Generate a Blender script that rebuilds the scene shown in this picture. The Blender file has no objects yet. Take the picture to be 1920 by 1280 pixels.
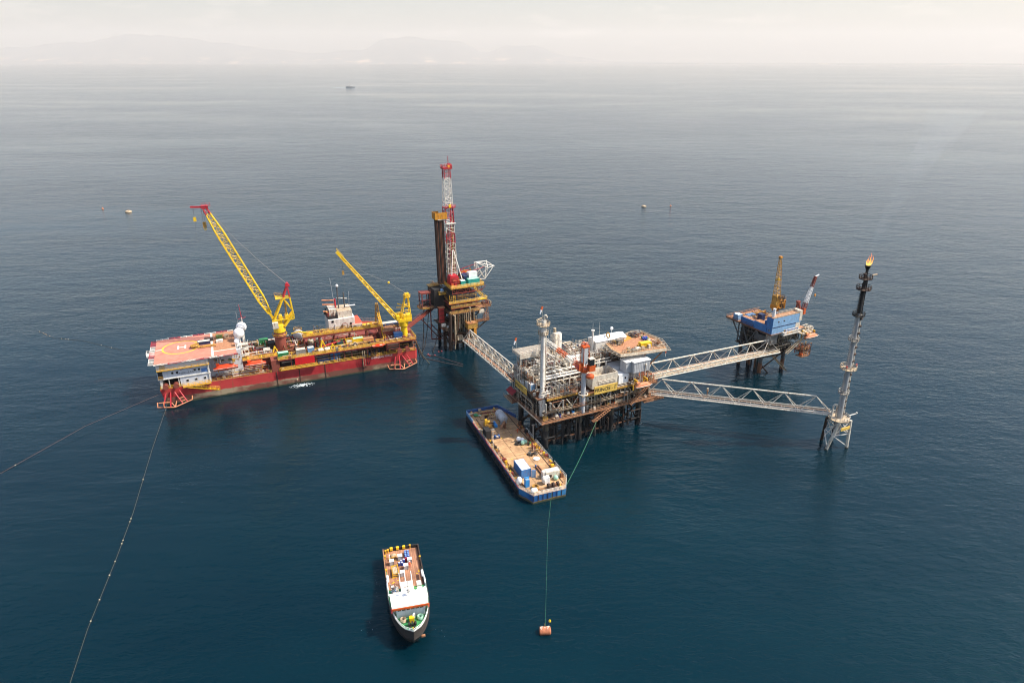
EXPOSURE = 0.58; AIR = 1.2; DUST = 3.0; WORLD_S = .135
HAZE_D = 2.3e-5; HAZE_COL = (.965, .915, .865, 1); HAZE_G = .08
SEA_A = (.0001, .0082, .0155); SEA_B = (.0004, .0145, .0225)
import bpy, math, random
from mathutils import Vector, Matrix
PI = math.pi
R = math.radians
sc = bpy.context.scene
COL = bpy.data.collections.new("place")
sc.collection.children.link(COL)

# ------------------------------------------------------------------ frames
class Frame:
    def __init__(s, x, y, yaw):
        s.x, s.y, s.yaw = x, y, R(yaw); s.c, s.s = math.cos(s.yaw), math.sin(s.yaw)
    def w(s, u, v, z=0.0):
        return Vector((s.x + u*s.c - v*s.s, s.y + u*s.s + v*s.c, z))
    def l(s, p):
        dx, dy = p[0]-s.x, p[1]-s.y
        return Vector((dx*s.c + dy*s.s, -dx*s.s + dy*s.c, p[2] if len(p) > 2 else 0))
WORLD = Frame(0, 0, 0)
SHIP = Frame(-131.70, 231.67, 23.27)
RIG = Frame(-27.68, 286.38, 26)
PROD = Frame(9.73, 197.64, 26)
BLUE = Frame(103.23, 254.77, 28)
BARGE = Frame(6.18, 167.33, 21.5)
BOAT = Frame(-21.48, 115.50, 14)
FLARE = Frame(108.75, 202.6, 26)

# ------------------------------------------------------------------ materials
MATS = {}
def _base(name):
    m = bpy.data.materials.new(name); m.use_nodes = True
    nt = m.node_tree; b = nt.nodes["Principled BSDF"]
    return m, nt, b
def N(nt, t, **kw):
    n = nt.nodes.new(t)
    for k, v in kw.items():
        if k.startswith("i_"):
            n.inputs[int(k[2:]) if k[2:].isdigit() else k[2:]].default_value = v
        else: setattr(n, k, v)
    return n
def ramp(nt, fac, stops):
    r = nt.nodes.new("ShaderNodeValToRGB")
    e = r.color_ramp.elements
    while len(e) < len(stops): e.new(0.5)
    for k, (p, c) in enumerate(stops):
        e[k].position = p; e[k].color = (c[0], c[1], c[2], 1) if not isinstance(c, float) else (c, c, c, 1)
    nt.links.new(fac, r.inputs[0]); return r
def mixc(nt, fac, a, b):
    n = nt.nodes.new("ShaderNodeMix"); n.data_type = 'RGBA'
    if isinstance(fac, float): n.inputs[0].default_value = fac
    else: nt.links.new(fac, n.inputs[0])
    for i, q in ((6, a), (7, b)):
        if isinstance(q, tuple): n.inputs[i].default_value = (*q[:3], 1)
        else: nt.links.new(q, n.inputs[i])
    return n.outputs[2]
def noise(nt, vec, scale, detail=4, rough=.6, sx=1, sy=1, sz=1, rot=0):
    mp = N(nt, "ShaderNodeMapping"); mp.inputs['Scale'].default_value = (sx, sy, sz); mp.inputs['Rotation'].default_value = (0, 0, rot)
    nt.links.new(vec, mp.inputs[0])
    n = N(nt, "ShaderNodeTexNoise"); n.inputs['Scale'].default_value = scale
    n.inputs['Detail'].default_value = detail; n.inputs['Roughness'].default_value = rough
    nt.links.new(mp.outputs[0], n.inputs[0]); return n.outputs[0]

def mat(name, col, rough=.55, rust=.3, rustcol=(.20, .075, .03), var=.25, scale=.8, metal=0.0, streak=True):
    """weathered paint: tone drift, vertical dirt streaks, rust blooms"""
    if name in MATS: return MATS[name]
    m, nt, b = _base(name)
    tc = N(nt, "ShaderNodeTexCoord").outputs['Object']
    d = tuple(max(0, c*(1-var)) for c in col); l = tuple(min(1, c*(1+var*.4)) for c in col)
    n1 = noise(nt, tc, scale, 5, .65)
    c = mixc(nt, ramp(nt, n1, [(.3, 0.), (.7, 1.)]).outputs[0], d, l)
    n2 = noise(nt, tc, scale*1.7, 4, .6, 1, 1, .12 if streak else 1)
    dirt = tuple(q*.45+.01 for q in col)
    c = mixc(nt, ramp(nt, n2, [(.50, 0.), (.80, .55)]).outputs[0], c, dirt)
    if rust > 0:
        n3 = noise(nt, tc, scale*2.3, 6, .7, 1, 1, .35 if streak else 1)
        lo = .68 - .30*rust
        c = mixc(nt, ramp(nt, n3, [(lo, 0.), (min(.99, lo+.13), .85)]).outputs[0], c, rustcol)
    nt.links.new(c, b.inputs['Base Color'])
    b.inputs['Roughness'].default_value = rough; b.inputs['Metallic'].default_value = metal
    MATS[name] = m; return m

mat('white', (.74, .71, .64), .45, .38)
mat('clean_white', (.88, .88, .86), .4, .0, var=.06)
mat('dull_white', (.65, .60, .50), .55, .5)
mat('cream', (.50, .41, .28), .6, .6)
mat('grey', (.36, .37, .37), .55, .25)
mat('light_grey', (.46, .48, .50), .5, .3, var=.15)
mat('wall_grey', (.60, .63, .68), .5, .10, var=.1)
mat('steel', (.33, .32, .29), .5, .5)
mat('dark_steel', (.10, .10, .10), .5, .35, (.12, .05, .025))
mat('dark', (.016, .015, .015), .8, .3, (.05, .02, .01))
mat('black', (.012, .012, .014), .5, 0)
mat('dark_rust', (.040, .024, .017), .85, .5, (.11, .042, .02))
mat('rust', (.20, .085, .04), .85, .6, (.08, .03, .015))
mat('rust_light', (.40, .20, .10), .85, .65, (.17, .065, .03))
mat('olive', (.085, .075, .05), .8, .55, (.10, .042, .02))
mat('yellow', (.74, .42, .022), .5, .3, (.30, .12, .02))
mat('bright_yellow', (.83, .54, .018), .42, .06, (.35, .16, .02), var=.15)
mat('old_yellow', (.50, .28, .05), .65, .6, (.17, .065, .02))
mat('orange_yellow', (.62, .26, .025), .55, .5)
mat('sign_yellow', (.72, .48, .10), .6, .12)
mat('red', (.50, .035, .035), .45, .15, (.2, .05, .03))
mat('tarp_red', (.55, .006, .012), .6, 0, var=.1)
mat('dull_red', (.22, .038, .028), .65, .5)
mat('crimson', (.46, .022, .035), .5, .15)
mat('boat_orange', (.80, .075, .02), .35, .03, var=.1)
mat('faded_orange', (.60, .24, .12), .5, .2)
mat('orange', (.58, .10, .018), .55, .3)
mat('pedestal', (.25, .06, .04), .65, .5, (.12, .04, .02))
mat('deck_red', (.30, .095, .06), .8, .6, (.14, .055, .03), streak=False)
mat('deck_brown', (.45, .215, .11), .8, .65, (.22, .09, .045), streak=False)
mat('deck_tan', (.50, .30, .15), .85, .65, (.22, .10, .05), streak=False)
mat('green', (.03, .22, .07), .5, .12)
mat('deck_green', (.04, .27, .09), .6, .15, streak=False)
mat('mint', (.35, .62, .48), .5, .1)
mat('teal', (.04, .38, .31), .5, .1)
mat('blue', (.02, .10, .30), .5, .35, var=.25)
mat('bright_blue', (.03, .25, .62), .45, .15)
mat('module_blue', (.05, .19, .46), .55, .36, var=.25)
mat('pale_blue', (.20, .37, .58), .55, .36, var=.25)
mat('navy', (.015, .03, .09), .5, .1)
mat('drum_blue', (.04, .09, .42), .35, 0)
mat('glass', (.012, .016, .02), .12, 0, var=.1)
mat('rope', (.085, .075, .06), .9, 0)
mat('rope_green', (.05, .18, .09), .8, 0)
mat('rope_red', (.10, .055, .045), .8, 0)
mat('tyre', (.02, .02, .02), .85, 0)
mat('skin', (.55, .33, .22), .6, 0, var=.05)
mat('foam_white', (.55, .62, .64), .8, 0, var=.1)
mat('pipe_brown', (.13, .05, .028), .7, .6, (.05, .02, .012))
mat('workshop', (.50, .53, .55), .55, .3)
mat('float_rust', (.48, .17, .08), .7, .5, (.2, .06, .03))
mat('letter_dark', (.05, .04, .03), .6, 0)
mat('letter_grey', (.16, .16, .19), .6, 0)
mat('flag_blue', (.10, .22, .50), .6, 0)
mat('heli_yellow', (.80, .47, .05), .7, .15, streak=False)
mat('heli_white', (.80, .76, .68), .7, .05, streak=False)

def special():
    # helideck paint, patchy salmon red
    m, nt, b = _base('heli_red'); tc = N(nt, "ShaderNodeTexCoord").outputs['Object']
    c = mixc(nt, ramp(nt, noise(nt, tc, .35, 6, .7), [(.35, 0.), (.7, 1.)]).outputs[0], (.45, .15, .105), (.56, .24, .17))
    c = mixc(nt, ramp(nt, noise(nt, tc, 2.5, 5, .7, 1, .2, 1), [(.55, 0.), (.8, .4)]).outputs[0], c, (.30, .10, .07))
    nt.links.new(c, b.inputs['Base Color']); b.inputs['Roughness'].default_value = .8; MATS['heli_red'] = m
    # plank decks
    for nm, a1, a2, gap, w, rot in (('wood', (.56, .35, .18), (.38, .22, .11), (.10, .06, .035), .5, 0), ('wood_dark', (.42, .21, .12), (.27, .12, .07), (.07, .035, .02), .45, PI/2)):
        m, nt, b = _base(nm); tc = N(nt, "ShaderNodeTexCoord").outputs['Object']
        mp = N(nt, "ShaderNodeMapping"); mp.inputs['Rotation'].default_value = (0, 0, rot); nt.links.new(tc, mp.inputs[0])
        br = N(nt, "ShaderNodeTexBrick"); nt.links.new(mp.outputs[0], br.inputs[0])
        br.inputs['Color1'].default_value = (*a1, 1); br.inputs['Color2'].default_value = (*a2, 1); br.inputs['Mortar'].default_value = (*gap, 1)
        br.inputs['Scale'].default_value = 1; br.inputs['Brick Width'].default_value = 4.2; br.inputs['Row Height'].default_value = w
        br.inputs['Mortar Size'].default_value = .025; br.inputs['Bias'].default_value = -.3
        c = mixc(nt, ramp(nt, noise(nt, tc, .25, 6, .7), [(.42, 0.), (.66, .75)]).outputs[0], br.outputs[0], tuple(q*.5 for q in a2))
        c = mixc(nt, ramp(nt, noise(nt, tc, 3.5, 4, .7, 1, .3, 1), [(.55, 0.), (.85, .5)]).outputs[0], c, a1)
        nt.links.new(c, b.inputs['Base Color']); b.inputs['Roughness'].default_value = .85; MATS[nm] = m
    # tender hull: red topsides, bare weathered boot area below, stains
    def hullmat(nm, top1, top2, bot1, bot2, zline, rustc):
        m, nt, b = _base(nm); tc = N(nt, "ShaderNodeTexCoord").outputs['Object']
        sp = N(nt, "ShaderNodeSeparateXYZ"); nt.links.new(tc, sp.inputs[0])
        wob = noise(nt, tc, .6, 3, .5); add = N(nt, "ShaderNodeMath", operation='MULTIPLY_ADD'); nt.links.new(wob, add.inputs[0]); add.inputs[1].default_value = .9; nt.links.new(sp.outputs[2], add.inputs[2])
        z = ramp(nt, add.outputs[0], [(0, 0.), (1, 1.)])
        mr = N(nt, "ShaderNodeMapRange"); nt.links.new(add.outputs[0], mr.inputs[0]); mr.inputs[1].default_value = zline+.42; mr.inputs[2].default_value = zline+.5
        top = mixc(nt, ramp(nt, noise(nt, tc, .09, 3, .55, 1, 1, 1.5), [(.44, 0.), (.56, 1.)]).outputs[0], top1, top2)
        bot = mixc(nt, ramp(nt, noise(nt, tc, .07, 4, .6, 1, 1, 2), [(.49, 0.), (.60, 1.)]).outputs[0], bot1, bot2)
        c = mixc(nt, mr.outputs[0], bot, top)
        c = mixc(nt, ramp(nt, noise(nt, tc, .9, 5, .65, 1, 1, .10), [(.56, 0.), (.74, .75)]).outputs[0], c, rustc)
        c = mixc(nt, ramp(nt, noise(nt, tc, .30, 6, .75, 1, 1, .6), [(.58, 0.), (.66, .5)]).outputs[0], c, tuple(q*.45 for q in top1))
        m2 = N(nt, "ShaderNodeMapRange"); nt.links.new(add.outputs[0], m2.inputs[0]); m2.inputs[1].default_value = 1.25; m2.inputs[2].default_value = .85
        c = mixc(nt, m2.outputs[0], c, (.05, .055, .03))
        nt.links.new(c, b.inputs['Base Color']); b.inputs['Roughness'].default_value = .6; MATS[nm] = m
    hullmat('hull_red', (.34, .017, .022), (.45, .042, .04), (.17, .065, .045), (.33, .26, .17), 2.7, (.24, .085, .04))
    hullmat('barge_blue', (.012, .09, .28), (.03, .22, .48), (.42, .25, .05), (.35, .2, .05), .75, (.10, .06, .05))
    hullmat('boat_black', (.035, .03, .028), (.055, .045, .04), (.06, .03, .025), (.05, .03, .02), .6, (.09, .04, .02))
special()

# ------------------------------------------------------------------ mesh builder
class MB:
    def __init__(s): s.v = []; s.f = []; s.m = []; s.names = []
    def mi(s, m):
        if m not in s.names: s.names.append(m)
        return s.names.index(m)
    def add(s, vs, fs, m):
        o = len(s.v); s.v.extend(vs); i = s.mi(m)
        for f in fs: s.f.append([o+k for k in f]); s.m.append(i)
        return s
    def box(s, x0, y0, z0, x1, y1, z1, m):
        if x0 > x1: x0, x1 = x1, x0
        if y0 > y1: y0, y1 = y1, y0
        if z0 > z1: z0, z1 = z1, z0
        vs = [(x0,y0,z0),(x1,y0,z0),(x1,y1,z0),(x0,y1,z0),(x0,y0,z1),(x1,y0,z1),(x1,y1,z1),(x0,y1,z1)]
        return s.add(vs, [(3,2,1,0),(4,5,6,7),(0,1,5,4),(1,2,6,5),(2,3,7,6),(3,0,4,7)], m)
    def rbox(s, c, sx, sy, sz, yaw, m):
        """box centred in plan on c (z = base), turned by yaw"""
        ca, sa = math.cos(yaw), math.sin(yaw); vs = []
        for z in (0, sz):
            for x, y in ((-sx/2,-sy/2),(sx/2,-sy/2),(sx/2,sy/2),(-sx/2,sy/2)):
                vs.append((c[0]+x*ca-y*sa, c[1]+x*sa+y*ca, c[2]+z))
        return s.add(vs, [(3,2,1,0),(4,5,6,7),(0,1,5,4),(1,2,6,5),(2,3,7,6),(3,0,4,7)], m)
    def tube(s, a, b, r, m, n=6, r2=None, caps=True):
        a, b = Vector(a), Vector(b); d = b-a
        if d.length < 1e-6: return s
        d.normalize(); up = Vector((0,0,1)) if abs(d.z) < .95 else Vector((1,0,0))
        x = d.cross(up).normalized(); y = x.cross(d); r2 = r if r2 is None else r2
        vs = []
        for p, rr in ((a, r), (b, r2)):
            for k in range(n):
                t = 2*PI*k/n; vs.append(tuple(p + x*(rr*math.cos(t)) + y*(rr*math.sin(t))))
        fs = [(k, (k+1) % n, n+(k+1) % n, n+k) for k in range(n)]
        fs = [f[::-1] for f in fs]
        if caps: fs += [tuple(range(n)), tuple(range(2*n-1, n-1, -1))]
        return s.add(vs, fs, m)
    def beam(s, a, b, w, h, m):
        """rectangular bar from a to b, width w (horizontal), depth h"""
        a, b = Vector(a), Vector(b); d = (b-a)
        if d.length < 1e-6: return s
        d.normalize(); up = Vector((0,0,1)) if abs(d.z) < .95 else Vector((0,1,0))
        x = d.cross(up).normalized()*w/2; y = x.cross(d).normalized()*h/2
        vs = [tuple(p+q) for p in (a, b) for q in (-x-y, x-y, x+y, -x+y)]
        return s.add(vs, [(0,1,2,3),(7,6,5,4),(1,0,4,5),(2,1,5,6),(3,2,6,7),(0,3,7,4)], m)
    def path(s, pts, r, m, n=6):
        for a, b in zip(pts, pts[1:]): s.tube(a, b, r, m, n)
        return s
    def lathe(s, c, prof, m, n=12, axis='z'):
        vs = []; 
        for r, z in prof:
            for k in range(n):
                t = 2*PI*k/n; x, y = r*math.cos(t), r*math.sin(t)
                if axis == 'z': vs.append((c[0]+x, c[1]+y, c[2]+z))
                elif axis == 'x': vs.append((c[0]+z, c[1]+x, c[2]+y))
                else: vs.append((c[0]+y, c[1]+z, c[2]+x))
        fs = []
        for j in range(len(prof)-1):
            for k in range(n):
                fs.append((j*n+k, j*n+(k+1) % n, (j+1)*n+(k+1) % n, (j+1)*n+k))
        fs.append(tuple(range(n-1, -1, -1))); fs.append(tuple((len(prof)-1)*n+k for k in range(n)))
        return s.add(vs, fs, m)
    def ball(s, c, r, m, n=14, rings=8, sz=1, z0=-1):
        prof = [(max(.01, r*math.cos(t)), r*sz*math.sin(t)) for t in [(-PI/2 if z0 < 0 else 0) + (PI if z0 < 0 else PI/2)*k/rings for k in range(rings+1)]]
        return s.lathe(c, prof, m, n)
    def drum(s, c, r, l, m, axis='x', n=12, dome=.35):
        """vessel with domed ends, centred on c"""
        h = l/2
        return s.lathe(c, [(.02, -h), (r*.6, -h+dome*r*.3), (r*.92, -h+dome*r*.8), (r, -h+dome*r*1.3), (r, h-dome*r*1.3), (r*.92, h-dome*r*.8), (r*.6, h-dome*r*.3), (.02, h)], m, n, axis)
    def prism(s, pts, z0, z1, m, mtop=None, off=None):
        """polygon pts (CCW) extruded; off = list of plan offsets applied to the bottom ring"""
        n = len(pts); off = off or [(0, 0)]*n
        vs = [(p[0]+o[0], p[1]+o[1], z0) for p, o in zip(pts, off)] + [(p[0], p[1], z1) for p in pts]
        s.add(vs, [(k, (k+1) % n, n+(k+1) % n, n+k) for k in range(n)] + [tuple(range(n-1, -1, -1))], m)
        return s.add([(p[0], p[1], z1) for p in pts], [tuple(range(n))], mtop or m)
    def torus(s, c, r, t, m, n=14, k=6, axis='z'):
        vs = []
        for i in range(n):
            a = 2*PI*i/n
            for j in range(k):
                b = 2*PI*j/k; rr = r+t*math.cos(b); x, y, z = rr*math.cos(a), rr*math.sin(a), t*math.sin(b)
                if axis == 'x': x, y, z = z, x, y
                if axis == 'y': x, y, z = x, z, y
                vs.append((c[0]+x, c[1]+y, c[2]+z))
        return s.add(vs, [(i*k+j, ((i+1) % n)*k+j, ((i+1) % n)*k+(j+1) % k, i*k+(j+1) % k) for i in range(n) for j in range(k)], m)
    def rail(s, pts, m='yellow', h=1.15, r=.055, step=2.0, mid=2, toe=True):
        pts = [Vector(p) for p in pts]
        for a, b in zip(pts, pts[1:]):
            L = (b-a).length
            if L < .05: continue
            k = max(1, round(L/step))
            for i in range(k+1):
                p = a.lerp(b, i/k); s.tube(p, p+Vector((0,0,h)), r, m, 4)
            for j in range(mid):
                q = Vector((0, 0, h*(j+1)/mid)); s.tube(a+q, b+q, r, m, 4)
            if toe: s.beam(a+Vector((0,0,.1)), b+Vector((0,0,.1)), .04, .18, m)
        return s
    def ring(s, c, r, m, h=1.1, t=.05, n=16, mid=2):
        P = [(c[0]+r*math.cos(2*PI*k/n), c[1]+r*math.sin(2*PI*k/n), c[2]) for k in range(n+1)]
        return s.rail(P, m, h, t, 99, mid, False)
    def boom(s, a, b, wa, ha, wb, hb, m, bays, rc=.14, rb=.07, side=None, wm=None):
        """lattice boom: four chords with zigzag bracing; wa/ha, wb/hb end sizes, wm mid size"""
        a, b = Vector(a), Vector(b); d = (b-a).normalized()
        up = Vector((0,0,1)) if abs(d.z) < .98 else Vector((1,0,0))
        x = Vector(side).normalized() if side else d.cross(up).normalized(); y = x.cross(d).normalized()
        def sec(t):
            p = a.lerp(b, t)
            if wm is None: w, h = wa+(wb-wa)*t, ha+(hb-ha)*t
            else:
                q = min(1, t/.14) if t < .5 else min(1, (1-t)/.22)
                e = (wa, ha) if t < .5 else (wb, hb)
                w, h = e[0]+(wm-e[0])*q, e[1]+(wm-e[1])*q
            return [p-x*w/2-y*h/2, p+x*w/2-y*h/2, p+x*w/2+y*h/2, p-x*w/2+y*h/2]
        prev = sec(0)
        mm = m if callable(m) else (lambda t: m)
        for i in range(1, bays+1):
            cur = sec(i/bays); c = mm((i-.5)/bays)
            for k in range(4):
                s.tube(prev[k], cur[k], rc, c, 5, caps=False)
                k2 = (k+1) % 4
                s.tube(cur[k], cur[k2], rb, c, 4, caps=False)
                if (i+k) % 2: s.tube(prev[k], cur[k2], rb, c, 4, caps=False)
                else: s.tube(prev[k2], cur[k], rb, c, 4, caps=False)
            prev = cur
        return s
    def stair(s, a, b, w, m, side):
        """flight of steps from a up to b with two stringers and rails"""
        a, b = Vector(a), Vector(b); sd = Vector(side).normalized()*w/2
        for q in (-sd, sd):
            s.beam(a+q, b+q, .08, .3, m); s.tube(a+q+Vector((0,0,1)), b+q+Vector((0,0,1)), .045, m, 4)
            k = max(2, int((b-a).length/1.6))
            for i in range(k+1):
                p = a.lerp(b, i/k)+q; s.tube(p, p+Vector((0,0,1)), .04, m, 4)
        k = max(3, int(abs(b.z-a.z)/.35))
        for i in range(k):
            p = a.lerp(b, (i+.5)/k); s.beam(p-sd, p+sd, .28, .05, m)
        return s
    def clutter(s, x0, y0, z0, x1, y1, z1, n, seed, mats, rmax=.22):
        """small-bore process pipework: runs along both axes, risers with elbows, valves"""
        rd = random.Random(seed)
        for _ in range(n):
            m = rd.choice(mats); r = rd.uniform(.05, rmax); k = rd.random()
            x, y, z = rd.uniform(x0, x1), rd.uniform(y0, y1), rd.uniform(z0+.3, z1)
            if k < .36:
                L = rd.uniform(.25, .8)*(x1-x0); xa = rd.uniform(x0, x1-L)
                s.tube((xa, y, z), (xa+L, y, z), r, m, 6)
                s.tube((xa+L, y, z), (xa+L, y, z0), r, m, 6)
                if rd.random() < .5: s.tube((xa, y, z), (xa, y, z1), r, m, 6)
            elif k < .62:
                L = rd.uniform(.25, .9)*(y1-y0); ya = rd.uniform(y0, y1-L)
                s.tube((x, ya, z), (x, ya+L, z), r, m, 6); s.tube((x, ya, z), (x, ya, z0), r, m, 6)
            elif k < .84:
                s.tube((x, y, z0), (x, y, z), r, m, 6)
                s.lathe((x, y, z0+(z-z0)*.5), [(r*1.8, -.12), (r*1.8, .12)], m, 6)
                if rd.random() < .4: s.torus((x, y, z), .3, .05, rd.choice(['dull_red', 'yellow', 'blue']), 8, 4)
            else:
                a = rd.uniform(.4, 1.1)
                s.box(x-a/2, y-a/2, z0, x+a/2, y+a*.3, z0+rd.uniform(.5, 1.6), m)
        return s
    def build(s, name, parent=None, loc=None, yaw=0.0, label=None):
        me = bpy.data.meshes.new(name); me.from_pydata(s.v, [], s.f)
        for nm in s.names: me.materials.append(MATS[nm])
        me.polygons.foreach_set('material_index', s.m)
        me.polygons.foreach_set('use_smooth', [True]*len(s.f))
        me.set_sharp_from_angle(angle=R(38)); me.update()
        o = bpy.data.objects.new(name, me); COL.objects.link(o)
        if parent is not None: o.parent = parent
        if loc is not None: o.location = loc
        o.rotation_euler = (0, 0, yaw)
        if label: o['label'] = label
        return o

def tag(o, label=None, cat=None, group=None, kind=None):
    for k, q in (('label', label), ('category', cat), ('group', group), ('kind', kind)):
        if q: o[k] = q
    return o
def thing(name, label, cat, F=WORLD, u=0, v=0, z=0, yaw=0, group=None):
    e = bpy.data.objects.new(name, None); COL.objects.link(e); e.empty_display_size = .5
    e.location = F.w(u, v, z); e.rotation_euler = (0, 0, F.yaw+yaw)
    return tag(e, label, cat, group)
def solo(mb, name, label, cat, F=WORLD, u=0, v=0, z=0, yaw=0, group=None, kind=None):
    return tag(mb.build(name, None, F.w(u, v, z), F.yaw+yaw), label, cat, group, kind)
def kids(o): return [c for c in bpy.data.objects if c.parent is o]
def dup(root, F, u, v, z, yaw=0, label=None, group=None):
    r = root.copy(); COL.objects.link(r); r.location = F.w(u, v, z); r.rotation_euler = (0, 0, F.yaw+yaw)
    if label: r['label'] = label
    if group: r['group'] = group
    for ch in kids(root):
        c = ch.copy(); COL.objects.link(c); c.parent = r
        for g in kids(ch):
            q = g.copy(); COL.objects.link(q); q.parent = c
    return r
def text(body, name, parent, loc, size, m, rot, ext=.02, sx=1.0):
    cu = bpy.data.curves.new(name, 'FONT'); cu.body = body; cu.size = size; cu.extrude = ext; cu.align_x = 'CENTER'; cu.align_y = 'CENTER'
    cu.materials.append(MATS[m]); cu.resolution_u = 3
    tmp = bpy.data.objects.new(name, cu); COL.objects.link(tmp)
    me = bpy.data.meshes.new_from_object(tmp.evaluated_get(bpy.context.evaluated_depsgraph_get()))
    bpy.data.objects.remove(tmp); me.name = name
    o = bpy.data.objects.new(name, me); COL.objects.link(o); o.parent = parent; o.location = loc; o.rotation_euler = rot; o.scale = (sx, 1, 1)
    return o
UP_FRONT = (PI/2, 0, 0)          # lettering that faces the local -v side

# ------------------------------------------------------------------ reusable things
def container(name, label, F, u, v, z, L=6.0, W=2.4, H=2.5, c='blue', yaw=0, group=None, roof=None, cat='container'):
    t = thing(name, label, cat, F, u, v, z, yaw, group)
    b = MB().box(0, 0, .12, L, W, H, c)
    k = max(3, int(L/.45))
    for i in range(k):                       # corrugation
        x = L*(i+.5)/k; b.box(x-.09, -.05, .25, x+.09, 0, H-.2, c); b.box(x-.09, W, .25, x+.09, W+.05, H-.2, c)
    b.build('body', t)
    f = MB()
    for x in (0, L):
        for y in (0, W): f.box(x-.09, y-.09, 0, x+.09, y+.09, H+.03, c)
    for y in (0, W): f.box(.09, y-.07, H-.13, L-.09, y+.07, H+.03, c); f.box(.09, y-.07, 0, L-.09, y+.07, .12, c)
    f.build('corner_frame', t)
    MB().box(.12, .1, H+.001, L-.12, W-.1, H+.05, roof or c).build('roof', t)
    d = MB().box(L+.001, .15, .2, L+.06, W-.15, H-.2, c)
    for y in (W*.35, W*.65): d.tube((L+.09, y, .2), (L+.09, y, H-.2), .03, 'steel', 4)
    d.build('door', t)
    return t
def lifeboat(name, label, F, u, v, z, L=9, c='boat_orange', group=None, s=1.0):
    t = thing(name, label, 'lifeboat', F, u, v, z, 0, group)
    b = MB(); secs = []
    for k in range(11):
        t_ = k/10; x = (t_-.5)*L; w = 1.45*s*(1-abs(2*t_-1)**3)**.6+.02
        kz = 0.25*s*abs(2*t_-1)**2.2
        secs.append([(x, 0, kz-.1), (x, -w*.6, .35*s+kz*.6), (x, -w, 1.25*s+kz*.3), (x, w, 1.25*s+kz*.3), (x, w*.6, .35*s+kz*.6)])
    vs = [p for q in secs for p in q]; fs = []
    for i in range(10):
        for j in range(5): fs.append((i*5+j, (i+1)*5+j, (i+1)*5+(j+1) % 5, i*5+(j+1) % 5))
    b.add(vs, fs + [(4,3,2,1,0), (50,51,52,53,54)], c); b.build('hull', t)
    cb = MB(); secs = []
    for k in range(9):
        t_ = k/8; x = (t_-.5)*L*.86; q = (1-abs(2*t_-1)**3.2)**.5; w = 1.25*s*q+.02; h = 1.28*s+1.15*s*q
        secs.append([(x, -w, 1.27*s), (x, -w*.75, h*.86), (x, 0, h), (x, w*.75, h*.86), (x, w, 1.27*s)])
    vs = [p for q in secs for p in q]; fs = [(i*5+j+1, (i+1)*5+j+1, (i+1)*5+j, i*5+j) for i in range(8) for j in range(4)]
    cb.add(vs, fs, c); cb.build('canopy', t)
    MB().rbox((-L*.3, 0, 2.15*s), 1.2, 1.1, .75*s, 0, c).build('steering_cab', t)
    MB().path([(-L/2, -1.0, 1.0), (-L*.3, -1.42*s, 1.2*s), (L*.3, -1.42*s, 1.2*s), (L/2, -.9, 1.2)], .07, 'white', 5).build('grab_line', t)
    g = MB()
    for x in (-L*.32, L*.32): g.box(x-.15, .2, 2.3*s, x+.15, 2.6, 2.75*s+.6, 'yellow'); g.box(x-.15, 2.2, -1.5, x+.15, 2.6, 2.3*s, 'yellow'); g.tube((x, 0, 2.2*s), (x, 0, 3*s), .05, 'dark', 4)
    g.build('davit', t)
    return t
# ------------------------------------------------------------------ camera, light, sky, air
F_PX = 1290.0
PITCH = math.atan(523/F_PX)
cam = bpy.data.cameras.new("camera"); camo = bpy.data.objects.new("camera", cam); COL.objects.link(camo)
camo.location = (0, 0, 120); camo.rotation_euler = (PI/2-PITCH, 0, 0)
cam.sensor_width = 36; cam.lens = 36*F_PX/1920; cam.clip_start = 1; cam.clip_end = 300000
sc.camera = camo

SUN = Vector((.998, -.04, 0)).normalized()*math.cos(R(52)); SUN.z = math.sin(R(52))
sl = bpy.data.lights.new("sun", 'SUN'); sl.energy = 5.0; sl.angle = R(.55); sl.color = (1, .90, .77)
so = bpy.data.objects.new("sun", sl); COL.objects.link(so); so.rotation_euler = SUN.to_track_quat('Z', 'Y').to_euler(); so.location = (0, 0, 400)
w = bpy.data.worlds.new("World"); sc.world = w; w.use_nodes = True; nt = w.node_tree
bg = nt.nodes["Background"]; sky = nt.nodes.new("ShaderNodeTexSky"); sky.sky_type = 'NISHITA'; sky.sun_disc = False
sky.sun_elevation = R(52); sky.sun_rotation = math.atan2(SUN.x, SUN.y); sky.air_density = AIR; sky.dust_density = DUST; sky.ozone_density = 3.0; sky.altitude = 0

# thin broken cloud low in the sky
_tc = nt.nodes.new("ShaderNodeTexCoord"); _n = noise(nt, _tc.outputs['Generated'], 9, 5, .6, 1, 1, 5)
_r = ramp(nt, _n, [(.55, (1, 1, 1)), (.70, (1.0, .96, .92))]); _r2 = ramp(nt, _n, [(.55, 0.), (.72, .22)])
_mx = mixc(nt, _r2.outputs[0], sky.outputs[0], (9.0, 7.6, 7.0)); nt.links.new(_mx, bg.inputs[0]); bg.inputs[1].default_value = WORLD_S
sc.view_settings.view_transform = 'Standard'; sc.view_settings.look = 'None'; sc.view_settings.exposure = EXPOSURE; sc.view_settings.gamma = 1
sc.view_settings.use_curve_mapping = False
sc.render.engine = 'CYCLES'
cy = sc.cycles; cy.use_denoising = True; cy.filter_width = 1.1; cy.max_bounces = 6; cy.diffuse_bounces = 3; cy.glossy_bounces = 3; cy.transmission_bounces = 2
cy.volume_bounces = 4; cy.caustics_reflective = False; cy.caustics_refractive = False; cy.sample_clamp_indirect = 6
try: cy.denoiser = 'OPENIMAGEDENOISE'; cy.denoising_prefilter = 'ACCURATE'
except Exception: pass

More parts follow.
